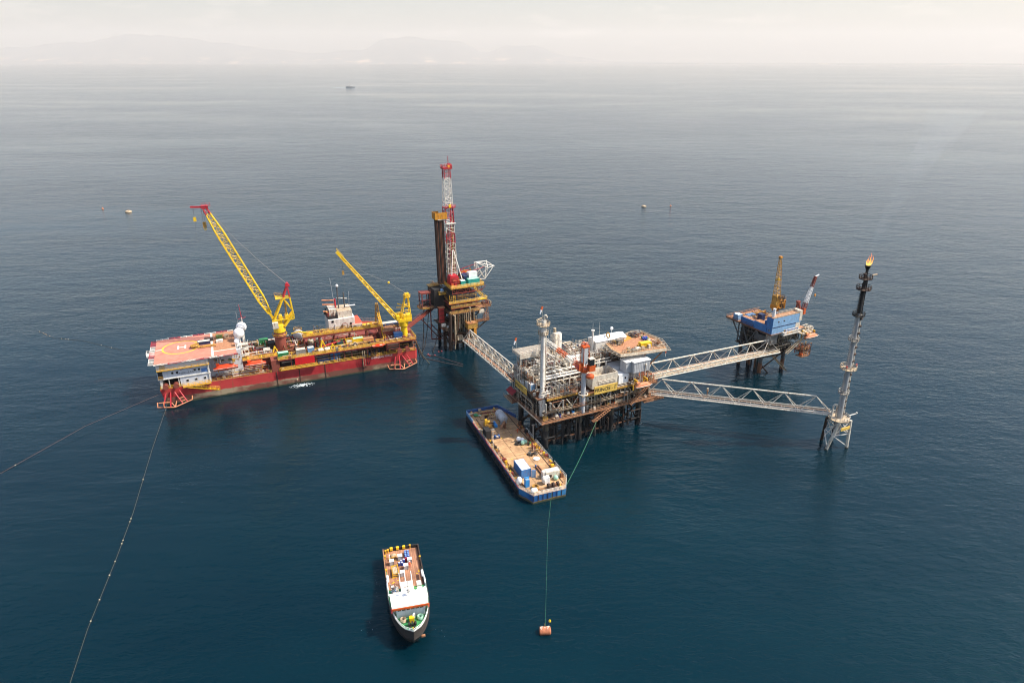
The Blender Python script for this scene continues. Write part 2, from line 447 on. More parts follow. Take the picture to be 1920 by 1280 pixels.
def haze():
    m = bpy.data.materials.new("air"); m.use_nodes = True; nt = m.node_tree
    nt.nodes.remove(nt.nodes["Principled BSDF"]); out = nt.nodes["Material Output"]
    pv = nt.nodes.new("ShaderNodeVolumePrincipled"); pv.inputs['Color'].default_value = HAZE_COL; pv.inputs['Density'].default_value = HAZE_D
    pv.inputs['Anisotropy'].default_value = HAZE_G
    nt.links.new(pv.outputs[0], out.inputs['Volume']); MATS['air'] = m
    b = MB().box(-112000, -5000, -1, 112000, 88000, 3300, 'air')
    tag(b.build('haze'), kind='stuff')
haze()

def sea():
    m, nt, b = _base('sea_water'); L = nt.links
    tc = N(nt, "ShaderNodeTexCoord").outputs['Object']
    big = noise(nt, tc, .004, 4, .6, 1, 2.2, 1)            # slicks and wind lanes
    mid = noise(nt, tc, .02, 3, .6, .6, 1.4, 1)
    n0 = noise(nt, tc, .045, 2, .5, .45, 1.0, 1, -.35)
    n1 = noise(nt, tc, .16, 3, .55, .45, 1.0, 1, .12)
    n4 = noise(nt, tc, .24, 3, .6, .5, 1.0, 1, .75)
    n2 = noise(nt, tc, .50, 3, .6, .50, 1.1, 1, -.25)
    n3 = noise(nt, tc, 1.7, 3, .6, .6, 1.1, 1)
    def mul(a, k, add=None):
        q = N(nt, "ShaderNodeMath", operation='MULTIPLY_ADD' if add is not None else 'MULTIPLY'); L.new(a, q.inputs[0]); q.inputs[1].default_value = k
        if add is not None: L.new(add, q.inputs[2])
        return q.outputs[0]
    h = mul(n1, .66); h = mul(n0, 1.1, h); h = mul(n4, .34, h); h = mul(n2, .46, h); h = mul(n3, .14, h)
    huge = noise(nt, tc, .00075, 5, .62, 1, 2.6, 1)
    st0 = ramp(nt, huge, [(.38, .35), (.50, 1.)]).outputs[0]
    st = ramp(nt, big, [(.34, .6), (.60, 1.)]).outputs[0]
    st2 = ramp(nt, mid, [(.30, .72), (.70, 1.)]).outputs[0]
    q = N(nt, "ShaderNodeMath", operation='MULTIPLY'); L.new(st, q.inputs[0]); L.new(st2, q.inputs[1]); q0 = q; q = N(nt, "ShaderNodeMath", operation='MULTIPLY'); L.new(q0.outputs[0], q.inputs[0]); L.new(st0, q.inputs[1])
    bp = N(nt, "ShaderNodeBump"); bp.inputs['Distance'].default_value = 1.0; L.new(q.outputs[0], bp.inputs['Strength']); L.new(h, bp.inputs['Height'])
    L.new(bp.outputs[0], b.inputs['Normal'])
    c = mixc(nt, ramp(nt, big, [(.3, 0.), (.7, 1.)]).outputs[0], SEA_A, SEA_B)
    L.new(c, b.inputs['Base Color']); b.inputs['Roughness'].default_value = .09; b.inputs['IOR'].default_value = 1.333; b.inputs['Specular Tint'].default_value = (.30, .95, 1, 1)
    MATS['sea_water'] = m
    o = MB()
    o.add([(-111000, -4500, 0), (111000, -4500, 0), (111000, 87000, 0), (-111000, 87000, 0)], [(0,1,2,3)], 'sea_water')
    tag(o.build('sea'), kind='structure')
sea()

def hills():
    m, nt, b = _base('far_land'); tc = N(nt, "ShaderNodeTexCoord").outputs['Object']
    n = noise(nt, tc, .0004, 6, .65, 1, 1, 1)
    c = mixc(nt, ramp(nt, n, [(.35, 0.), (.65, 1.)]).outputs[0], (.03, .05, .06), (.10, .10, .09))
    sz = N(nt, "ShaderNodeSeparateXYZ"); nt.links.new(tc, sz.inputs[0]); lowm = N(nt, "ShaderNodeMapRange"); nt.links.new(sz.outputs[2], lowm.inputs[0]); lowm.inputs[1].default_value = 620; lowm.inputs[2].default_value = 300
    mm = N(nt, "ShaderNodeMath", operation='MULTIPLY'); nt.links.new(ramp(nt, noise(nt, tc, .0006, 5, .7), [(.56, 0.), (.62, 1.)]).outputs[0], mm.inputs[0]); nt.links.new(lowm.outputs[0], mm.inputs[1])
    c = mixc(nt, mm.outputs[0], c, (.50, .36, .26))
    nt.links.new(c, b.inputs['Base Color']); b.inputs['Roughness'].default_value = .9; MATS['far_land'] = m
    def fb(x, seed):
        return sum(math.sin(x*f+seed*k*1.7)*a for k, (f, a) in enumerate(((.0011, .35), (.0027, .22), (.0061, .12), (.013, .07)), 1))
    def ridge(name, prof, y0, depth, seed, dy=0, K=3.0):
        prof = [(a*K, h*K) for a, h in prof]; y0, depth = y0*K, depth*K
        # prof: (x, height, shore shift)
        xs = [prof[0][0]+(prof[-1][0]-prof[0][0])*i/160 for i in range(161)]; o = MB(); vs = []
        def H(x):
            for a, c in zip(prof, prof[1:]):
                if a[0] <= x <= c[0]:
                    t = (x-a[0])/(c[0]-a[0]); t = t*t*(3-2*t); return a[1]+(c[1]-a[1])*t
            return prof[-1][1]
        rows = 14
        for j in range(rows+1):
            t = j/rows
            for x in xs:
                s_ = math.sin(PI*t*.5) if t <= 1 else 0
                hh = H(x)*(t**1.25)*(1+.16*fb((x+t*2300)/K, seed)*(1 if j else 0)) if j else -.5
                vs.append((x, y0+t*depth+240*K*fb(x/K, seed+3)+dy*x, max(hh, -.5 if j == 0 else 2)))
        W = len(xs); fs = [(j*W+i, j*W+i+1, (j+1)*W+i+1, (j+1)*W+i) for j in range(rows) for i in range(W-1)]
        o.add(vs, fs, 'far_land'); tag(o.build(name), kind='structure')
    ridge('hills', [(-17000, 500), (-14500, 700), (-12200, 860), (-9800, 700), (-8000, 430), (-6500, 300), (-5200, 420), (-4200, 800), (-3300, 850), (-2000, 700), (-900, 330), (-100, 560), (700, 540), (1900, 250), (3500, 60), (6000, 40)], 22500, 2600, 1)
    ridge('hills', [(-14500, 260), (-13200, 210), (-12500, 90), (-12000, 15)], 16500, 900, 4)
    ridge('coast', [(1500, 3), (4000, 10), (9000, 12), (16500, 14)], 18500, 300, 2, -.52)
hills()
# ================================================================== TENDER SHIP
def ship():
    t = thing('tender_ship', 'long red drilling tender with salmon helideck and white accommodation moored beside the derrick', 'ship', SHIP)
    L = 99.4; W = 22
    MB().prism([(0,0),(L-1,0),(L,1.2),(L,W-1),(L-1,W),(0,W)], -1.5, 6.5, 'hull_red', 'deck_red', off=[(1.6,0),(0,0),(0,0),(0,0),(0,0),(1.6,0)]).build('hull', t)
    # rubbing bars and hull seams
    for u in (41.5, 50.2, 60.3, 75.6): MB().box(u, -.12, -.3, u+.35, -.002, 6.4, 'dark_rust').build('hull_fender_bar', t)
    # accommodation
    b = MB().box(.05, .3, 10.4, 18, W-.3, 16.2, 'wall_grey'); b.box(7.4, .35, 6.5, 18.02, W-.35, 10.4, 'wall_grey')
    b.box(0, .1, 10.2, 18.3, .299, 10.5, 'white'); b.box(18.03, 5, 6.5, 30, W-1, 16.15, 'wall_grey')
    b.box(.5, .5, 6.5, 1.4, W-.5, 10.4, 'white'); b.box(17.4, .05, 6.5, 17.8, .29, 16.2, 'white')
    b.build('accommodation', t)
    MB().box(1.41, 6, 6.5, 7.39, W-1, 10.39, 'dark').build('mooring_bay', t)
    for u in (3.6, 6.9): MB().box(u-.14, .35, 6.5, u+.14, .75, 10.2, 'white').build('bay_pillar', t)
    for u, z, w_, h in ((5.2, 12.4, .65, .75), (6.8, 12.4, .75, .75), (12.9, 12.4, .7, .75), (14.4, 12.4, .7, .75), (9.9, 8.6, .7, .7), (12.9, 8.6, .7, .7), (16, 8.6, .7, .7)):
        f = MB().box(u-w_/2-.08, .24, z-h/2-.08, u+w_/2+.08, .3 if z > 10.4 else .35, z+h/2+.08, 'dull_white').build('window', t)
        MB().box(u-w_/2, .2, z-h/2, u+w_/2, .239, z+h/2, 'glass').build('pane', f)
    for u, z in ((20.5, 13.2), (23, 12.6)):
        f = MB().box(u-.5, 4.93, z-.5, u+.5, 5, z+.5, 'dull_white').build('window', t); MB().box(u-.4, 4.89, z-.4, u+.4, 4.929, z+.4, 'glass').build('pane', f)
    MB().box(25, 4.9, 12, 26.3, 5, 13, 'green').build('vent_louvre', t)
    MB().box(.3, .12, 10.8, 1.9, .299, 13.8, 'dark').build('doorway', t)
    MB().box(1.2, .2, 14.4, 3.1, .299, 16, 'cream').build('door', t)
    MB().box(15.1, .25, 11, 17.2, .299, 12.6, 'flag_blue').build('flag_panel', t)
    text('ENERGEAN', 'lettering', t, (9.75, .27, 11.75), 1.25, 'letter_grey', UP_FRONT, .02, .93)
    b = MB(); P = [(8.1+i*.44, .25, 12.7+1.0*math.sin(PI*min(1, .12+i/12))) for i in range(12)]
    b.path(P, .06, 'crimson', 4); b.build('name_arc', t)
    text('ENERGEAN FORCE', 'ship_name', t, (84, -.03, 5.75), 1.15, 'heli_white', UP_FRONT, .02, .93)
    # facade walkways
    b = MB().box(.2, -.75, 13.95, 18.2, .25, 14.05, 'old_yellow'); b.rail([(.2, -.7, 14.05), (18.2, -.7, 14.05)], 'yellow'); b.build('facade_walkway', t)
    MB().rail([(.3, .0, 10.5), (1.9, .0, 10.5)], 'old_yellow').build('balcony_rail', t)
    MB().rail([(.3, .1, 6.5), (8, .1, 6.5)], 'yellow').build('bay_rail', t)
    b = MB().box(8, -1.3, 6.3, 17.8, -.1, 6.45, 'old_yellow'); b.rail([(8, -1.25, 6.45), (17.8, -1.25, 6.45)], 'yellow')
    b.rail([(8, -.15, 6.45), (17.8, -.15, 6.45)], 'yellow'); b.build('side_walkway', t)
    MB().stair((20.5, -.75, 3.2), (9.5, -.75, 6.3), 1.1, 'yellow', (0, 1, 0)).build('gangway_ladder', t)
    # helideck
    b = MB().prism([(-.3,-.4),(28.4,-.4),(28.4,25),(-.3,25)], 16.35, 17.0, 'white', 'heli_red')
    for x in range(0, 28, 3): b.box(x+.3, -.46, 16.45, x+1.8, -.401, 16.9, 'crimson' if x % 6 else 'white')
    b.build('helideck', t)
    c0 = (8.7, 14.0); n = 48; ro, ri = 6.9, 6.2
    vs = [(c0[0]+r*math.cos(2*PI*k/n), c0[1]+r*math.sin(2*PI*k/n), 17.02) for r in (ri, ro) for k in range(n)]
    MB().add(vs, [(k, n+k, n+(k+1) % n, (k+1) % n) for k in range(n)], 'heli_yellow').build('landing_circle', t)
    b = MB()
    b.box(7.4, 12.2, 17.004, 8.0, 15.8, 17.03, 'heli_white'); b.box(10.0, 12.2, 17.004, 10.6, 15.8, 17.03, 'heli_white'); b.box(8.0, 13.7, 17.004, 10.0, 14.3, 17.03, 'heli_white')
    b.build('landing_letter', t)
    MB().box(-.2, 13.7, 17.004, 2.0, 14.2, 17.024, 'heli_white').build('centre_line', t)
    b = MB().box(19.5, -.3, 17.004, 20.3, 24.8, 17.024, 'heli_white'); b.box(20.3, 4.3, 17.004, 28.3, 4.8, 17.02, 'heli_white'); b.build('deck_line', t)
    MB().box(20.31, 4.81, 17.001, 28.35, 24.9, 17.012, 'deck_brown').build('worn_deck_patch', t)
    b = MB()                                     # perimeter safety net frames
    def net(x0, y0, x1, y1, k, dx, dy):
        for i in range(k):
            a = (x0+(x1-x0)*i/k, y0+(y1-y0)*i/k); c = (x0+(x1-x0)*(i+.94)/k, y0+(y1-y0)*(i+.94)/k)
            m = 'white' if (i//2) % 2 == 0 else 'crimson'; o = (a[0]+dx, a[1]+dy); q = (c[0]+dx, c[1]+dy)
            for p_, r_ in ((a, o), (c, q), (o, q)): b.tube((*p_, 16.8), (*r_, 16.8 if False else 17.0), .1, m, 4)
            for j in range(1, 5):
                f_ = j/5; b.tube((a[0]+(c[0]-a[0])*f_, a[1]+(c[1]-a[1])*f_, 16.8), (o[0]+(q[0]-o[0])*f_, o[1]+(q[1]-o[1])*f_, 17), .05, m, 4)
    net(-.3, -.4, -.3, 25, 8, -1.9, 0); net(-.3, 25, 28.4, 25, 13, 0, 1.4); net(-.3, -.4, 28.4, -.4, 12, 0, -.9)
    b.build('safety_net', t)
    MB().box(-3.2, 9.6, 16.2, -.31, 13, 16.6, 'white').rail([(-3.2, 9.6, 16.6), (-3.2, 13, 16.6), (-.4, 13, 16.6)], 'white').rail([(-3.2, 9.6, 16.6), (-.4, 9.6, 16.6)], 'white').build('access_platform', t)
    # radomes
    for u, v, z, r in ((30.3, 12.4, 20.2, 2.1), (31.6, 18.2, 20.6, 2.05), (28.9, 7.3, 18.6, .95)):
        q = MB().ball((u, v, z), r, 'clean_white', 20, 12).build('radome', t)
        MB().tube((u, v, 11), (u, v, z-r*.9), .35, 'white', 8).build('radome_post', q)
    b = MB().tube((32.2, 18.5, 11), (32.2, 18.5, 24.5), .22, 'white', 6); b.tube((32.2, 18.5, 24.5), (31.9, 18.5, 30), .2, 'crimson', 6, .06)
    b.tube((30.9, 18.5, 24), (33.8, 18.5, 24.4), .12, 'crimson', 5); b.tube((30.5, 18.5, 20), (30.5, 18.5, 27), .05, 'grey', 4); b.build('signal_mast', t)
    b = MB()
    for z in (12.5, 15, 17.2): b.box(29.6, 6, z, 33, 8.6, z+.1, 'dull_white'); b.rail([(29.6, 6, z), (33, 6, z), (33, 8.6, z)], 'white')
    for q in ((29.7, 6.1), (32.9, 6.1), (32.9, 8.5), (29.7, 8.5)): b.box(q[0]-.1, q[1]-.1, 11, q[0]+.1, q[1]+.1, 17.2, 'white')
    b.build('stair_tower', t)
    # open lower side deck with posts, upper deck
    MB().box(30, 5.5, 6.5, 55, W-.5, 11, 'dull_red').build('deckhouse', t)
    MB().box(30, 4.6, 11, 55, W-.2, 11.3, 'deck_brown').build('upper_deck', t)
    MB().box(40.3, -.02, 6.5, 42.9, 4.6, 11.3, 'pedestal').build('side_house', t)
    b = MB().box(42.9, -.4, 11, 86, 3.6, 11.3, 'deck_tan'); b.box(42.9, -.46, 10.8, 86, -.401, 11.32, 'dull_red'); b.build('side_deck', t)
    MB().box(55.01, 14.5, 6.5, 86, W-.4, 11.2, 'dull_red').build('deckhouse', t)
    MB().prism([(86, -.3), (L-.4, -.3), (L, 1), (L, W-.5), (86, W-.5)], 11, 11.5, 'dull_red', 'deck_red').build('crane_deck', t)
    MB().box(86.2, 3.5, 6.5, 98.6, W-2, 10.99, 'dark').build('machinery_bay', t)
    for u in (43.2, 47.8, 57.4, 64.6, 68.8, 71.8, 78.2, 86.2, 98.4): MB().box(u-.18, .15, 6.5, u+.18, .55, 11, 'pedestal').build('deck_post', t)
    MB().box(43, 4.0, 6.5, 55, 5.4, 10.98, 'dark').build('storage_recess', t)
    MB().box(55.1, 3.7, 6.5, 86, 4.0, 9.0, 'dark_rust').build('inner_bulkhead', t)
    b = MB().rail([(18.2, .1, 6.5), (40, .1, 6.5)], 'old_yellow'); b.rail([(43, -.1, 6.5), (86, -.1, 6.5)], 'yellow', r=.065); b.rail([(86, -.1, 6.5), (98.5, -.1, 6.5)], 'yellow'); b.build('deck_rail', t)
    b = MB().rail([(42.9, -.3, 11.3), (85.9, -.3, 11.3)], 'yellow', r=.075, mid=3); b.rail([(42.9, 3.5, 11.3), (60, 3.5, 11.3)], 'yellow', r=.07); b.rail([(60, 3.5, 11.3), (86, 3.5, 11.3)], 'yellow', r=.07, mid=3); b.build('upper_rail', t)
    b = MB().rail([(86, -.2, 11.5), (L-.5, -.2, 11.5), (L-.1, 1, 11.5), (L-.1, W-.6, 11.5), (86, W-.6, 11.5)], 'yellow', r=.075); b.build('crane_deck_rail', t)
    MB().rail([(30, 21.6, 11.3), (55, 21.6, 11.3)], 'white', r=.07).box(30, 21.8, 10.3, 55, 22.2, 12, 'dull_white').build('far_bulwark', t)
    MB().rail([(30.2, 4.8, 11.3), (42.8, 4.8, 11.3)], 'yellow', r=.075, mid=3).build('upper_rail', t)
    MB().box(43.4, -1.3, 6.9, 57.5, -.47, 7.05, 'old_yellow').rail([(43.4, -1.25, 7.05), (57.5, -1.25, 7.05)], 'yellow', r=.07).rail([(43.4, -.5, 7.05), (57.5, -.5, 7.05)], 'old_yellow').build('outboard_walkway', t)
    # raised gantry walkway
    b = MB().box(54, 7.0, 16.2, 86, 10.6, 16.5, 'rust'); b.box(54, 6.9, 15.7, 86, 6.999, 16.55, 'dull_red'); b.box(54, 10.6, 15.7, 86, 10.7, 16.55, 'dull_red'); b.build('gantry_deck', t)
    b = MB().rail([(54, 7.05, 16.5), (86, 7.05, 16.5)], 'yellow', r=.08, mid=3, step=1.8); b.build('gantry_rail', t)
    b = MB().rail([(54, 10.5, 16.5), (86, 10.5, 16.5)], 'yellow', r=.08, mid=3, step=1.8); b.build('gantry_rail', t)
    MB().box(66, 7.1, 16.51, 72.5, 7.2, 17.7, 'rust_light').build('wind_screen', t)
    for u in (54.4, 60.5, 66.5, 73, 80, 85.6):
        for v in (7.3, 10.3): MB().box(u-.2, v-.2, 6.5, u+.2, v+.2, 16.2, 'dull_red').build('gantry_post', t)
    # pipe bay below gantry
    for k, (x0, x1) in enumerate(((55.5, 65.5), (65.8, 75.8), (76, 85.6))):
        MB().clutter(x0, 4.2, 6.5, x1, 14, 11.5+k % 2, 60, 20+k, ['dull_red', 'dull_red', 'red', 'pedestal', 'dark_rust', 'dull_white', 'old_yellow', 'orange'], .28).build('pipework', t)
    for k, (x0, x1, y0, y1, z, c) in enumerate(((56, 84, 3.9, 4.4, 11.3, 'old_yellow'), (56, 84, 12, 14, 12.6, 'dull_red'), (58, 84, 6.2, 6.8, 13.2, 'red'))):
        MB().clutter(x0, y0, z-3.5, x1, y1, z+.9, 26, 60+k, [c, 'yellow', 'dull_red', 'dull_white', 'rust'], .2).build('deck_piping', t)
    MB().clutter(30.5, 5, 11.3, 44, 12, 13, 34, 77, ['white', 'yellow', 'old_yellow', 'dull_white', 'dull_red'], .18).build('deck_piping', t)
    MB().clutter(46, 4.5, 11.3, 55, 20, 14, 46, 78, ['old_yellow', 'yellow', 'dull_red', 'rust', 'dull_white', 'dark_rust'], .25).build('deck_piping', t)
    MB().clutter(43, .5, 6.5, 85, 3.2, 10.5, 90, 79, ['dark_rust', 'dull_red', 'blue', 'dull_white', 'old_yellow', 'dark', 'dark'], .2).build('side_pipework', t)
    MB().clutter(18.5, .8, 6.5, 40, 4.5, 8.6, 40, 80, ['white', 'old_yellow', 'dull_white', 'dull_red', 'grey'], .15).build('side_pipework', t)
    MB().clutter(86.5, .3, 6.5, 98, 3.2, 9.5, 26, 81, ['pedestal', 'rust', 'old_yellow', 'dark_rust'], .25).build('side_pipework', t)
    MB().tube((68.5, 5.8, 13.2), (61, 5, 12.2), .35, 'red', 8).build('flow_line', t)
    for k in range(7):
        MB().clutter(43.5+k*6, .1, 11.32, 49.5+k*6, 3.2, 12.6, 40, 400+k, ['yellow', 'old_yellow', 'dark_rust', 'dark', 'dull_red', 'rust', 'cream', 'dark_steel'], .15).build('deck_gear', t)
    for k in range(5):
        MB().clutter(55+k*6.2, 7.2, 16.5, 61+k*6.2, 10.3, 17.6, 20, 420+k, ['old_yellow', 'dark_rust', 'rust', 'yellow', 'dull_red'], .13).build('gantry_gear', t)
        MB().clutter(30+k*5, 12, 11.3, 35+k*5, 21, 13.4, 40, 430+k, ['dull_white', 'dull_red', 'red', 'dark', 'old_yellow', 'rust', 'white', 'green' if k == 1 else 'dark_rust'], .25).build('deck_gear', t)
    MB().clutter(86.5, .2, 11.5, 98.5, 6, 12.9, 44, 440, ['old_yellow', 'dark_rust', 'rust', 'dull_white', 'dull_red'], .18).build('deck_gear', t)
    MB().clutter(86.5, 12, 11.5, 98.5, 20.5, 13.4, 60, 441, ['old_yellow', 'dark_rust', 'rust', 'dull_white', 'dull_red', 'dark'], .22).build('deck_gear', t)
    MB().clutter(20, -.2, 13.5, 30, 4.6, 16, 20, 442, ['dull_white', 'old_yellow', 'dark_steel'], .1).build('davit_gear', t)
    # silos
    for u, v in ((57.5, 13.8), (61, 13.8)): MB().lathe((u, v, 6.5), [(1.3, 0), (1.3, 6), (.6, 6.8)], 'dull_white', 12).build('silo', t)
    MB().lathe((53.2, 17.6, 11.3), [(.4, 0), (1.9, 1.6), (2.1, 2.6), (1.9, 4.0), (1.1, 4.8), (.3, 5.1)], 'light_grey', 16).build('surge_tank', t)
    MB().ring((53.2, 17.6, 16), 1.7, 'old_yellow', 1.1, .06, 12).build('tank_rail', t)
    for u in (62, 63.4, 64.8, 74, 75.2, 76.4): MB().lathe((u, 12.2, 6.5), [(.5, 0), (.5, 4.6), (.2, 5)], 'orange' if u > 70 else 'dull_white', 8).build('pressure_bottle', t)
    # pedestals for cranes
    b = MB().lathe((45.5, 10.9, 11.3), [(2.15, 0), (2.15, 7.9)], 'pedestal', 20); b.lathe((45.5, 10.9, 17.2), [(2.6, 0), (2.6, .35)], 'pedestal', 20); b.build('crane_pedestal', t)
    MB().ring((45.5, 10.9, 17.55), 2.9, 'yellow', 1.0, .06, 14).build('pedestal_rail', t)
    MB().lathe((95.3, 4.7, 11.5), [(1.5, 0), (1.35, 4.6), (1.9, 5.0), (1.9, 6.2)], 'bright_yellow', 18).build('crane_pedestal', t)
    # crane deck houses
    b = MB().box(86.6, 6.2, 11.5, 91.6, 11.5, 14.2, 'dull_red'); b.box(86.4, 6, 14.2, 91.9, 11.7, 14.4, 'rust_light'); 
    for k in range(9): b.box(86.7+k*.6, 5.99, 14.4, 86.85+k*.6, 11.69, 14.5, 'rust')
    b.build('roofed_store', t)
    b = MB().box(96.7, 7, 11.5, 98.9, 14, 13, 'pedestal'); b.build('deck_locker', t)
    MB().box(80.4, 6, 6.5, 85.6, 13, 7.2, 'dark').build('mud_pit', t)
    # anchor racks
    for x0, dx in ((-1.6, 0), (86.2, 88)):
        b = MB(); s_ = 1.0
        A = (x0, -3, .9); B_ = (x0+5.8, -4.4, .5); C_ = (x0+12, -2.6, 1.7)
        c = 'faded_orange'; 
        for p_, q_ in (((x0-.1, -.3, 1.6), A), (A, (x0+5.8, -4.4, .5)), (B_, C_), (C_, (x0+12, -.2, 2.2)), ((x0+2.2, -3.7, .7), (x0+2.2, -3.7, 3.0)), ((x0+.6, -3, 2.6), (x0+4.3, -3.4, 2.4))): b.tube(p_, q_, .2, c, 6)
        for a_, b2 in (((x0+2.0, -3.1, .8), (x0+3.4, -.5, 5.2)), ((x0+4.4, -3.9, .6), (x0+5.0, -.5, 5.2)), ((x0+8.6, -3.4, 1.0), (x0+6.2, -.5, 5.2)), ((x0+10.2, -2.9, 1.4), (x0+8.0, -.5, 5.4))):
            b.tube(a_, b2, .24, 'crimson', 6)
        b.tube((x0+9.7, -2.8, 2.2), (x0+8.2, -3.2, 1.9), .16, c, 6); b.tube((x0+9.2, -2.1, 3.2), (x0+7.6, -2.4, 2.9), .16, c, 6)
        b.tube((x0+6, -4.2, .5), (x0+6.6, -2.6, 2.2), .18, c, 6); b.tube((x0+6, -4.2, .5), (x0+4.9, -3, 1.9), .18, c, 6)
        b.build('anchor_rack', t)
    for u in (2.2, 5.8, 91.4, 94.9):
        MB().lathe((u, -.35, 7.6), [(.3, -1), (1.0, -1), (1.0, -.8), (.55, -.75), (.55, .75), (1.0, .8), (1.0, 1), (.3, 1)], 'pedestal', 14, 'y').build('fairlead_winch', t)
    MB().torus((98.2, -.2, 9.9), .9, .28, 'rust', 14, 6, 'y').build('hose_reel', t)
    MB().box(49.2, -.55, 8.2, 56.8, -.47, 11.2, 'tarp_red').build('tarpaulin', t, label='bright red tarpaulin hung over the side')
    # hanging hoses amidships
    b = MB()
    for k, u in enumerate((76.2, 77, 77.8, 78.6)): b.path([(u, -.6, 9.4-.2*k), (u-.1, -1.0, 10), (u-.35, -1.3, 9), (u-.3, -1.1, 6), (u-.1, -.6, 2.6+k*.4)], .11, 'cream' if k < 2 else 'dark', 6)
    b.path([(79.4, -.6, 10.5), (80, -1.2, 7.5), (81.2, -1.3, 7.0), (82, -.9, 9.8)], .12, 'rust', 6); b.build('hanging_hose', t)
    # tripod rest tower for the small crane boom
    def rest(m2):
        return lambda q: 'yellow' if int(q*40) % 2 else 'dark_rust'
    b = MB().boom((87.4, 19.5, 12), (86.6, 15.5, 24), 2.4, 2.4, 1.0, 1.0, 'old_yellow', 11, .17, .10)
    b.build('boom_rest_tower', t); b = MB().boom((86.8, 4.6, 11.6), (87.2, 17, 19.5), .9, .9, .9, .9, 'yellow', 14, .13, .07, (1, 0, 0)); b.build('boom_rest_strut', t)
    for u, z in ((80.4, 11.7), ): pass
    return t
ship()

lifeboat('lifeboat', 'orange-red enclosed lifeboat hung under the helideck edge of the red ship', SHIP, 23.7, .6, 10.3, 8.9, group='lifeboats on the red ship')
lifeboat('lifeboat', 'paler orange-red enclosed lifeboat hung beside the brown side house of the ship', SHIP, 34.6, .6, 10.0, 7.7, group='lifeboats on the red ship', s=.95)

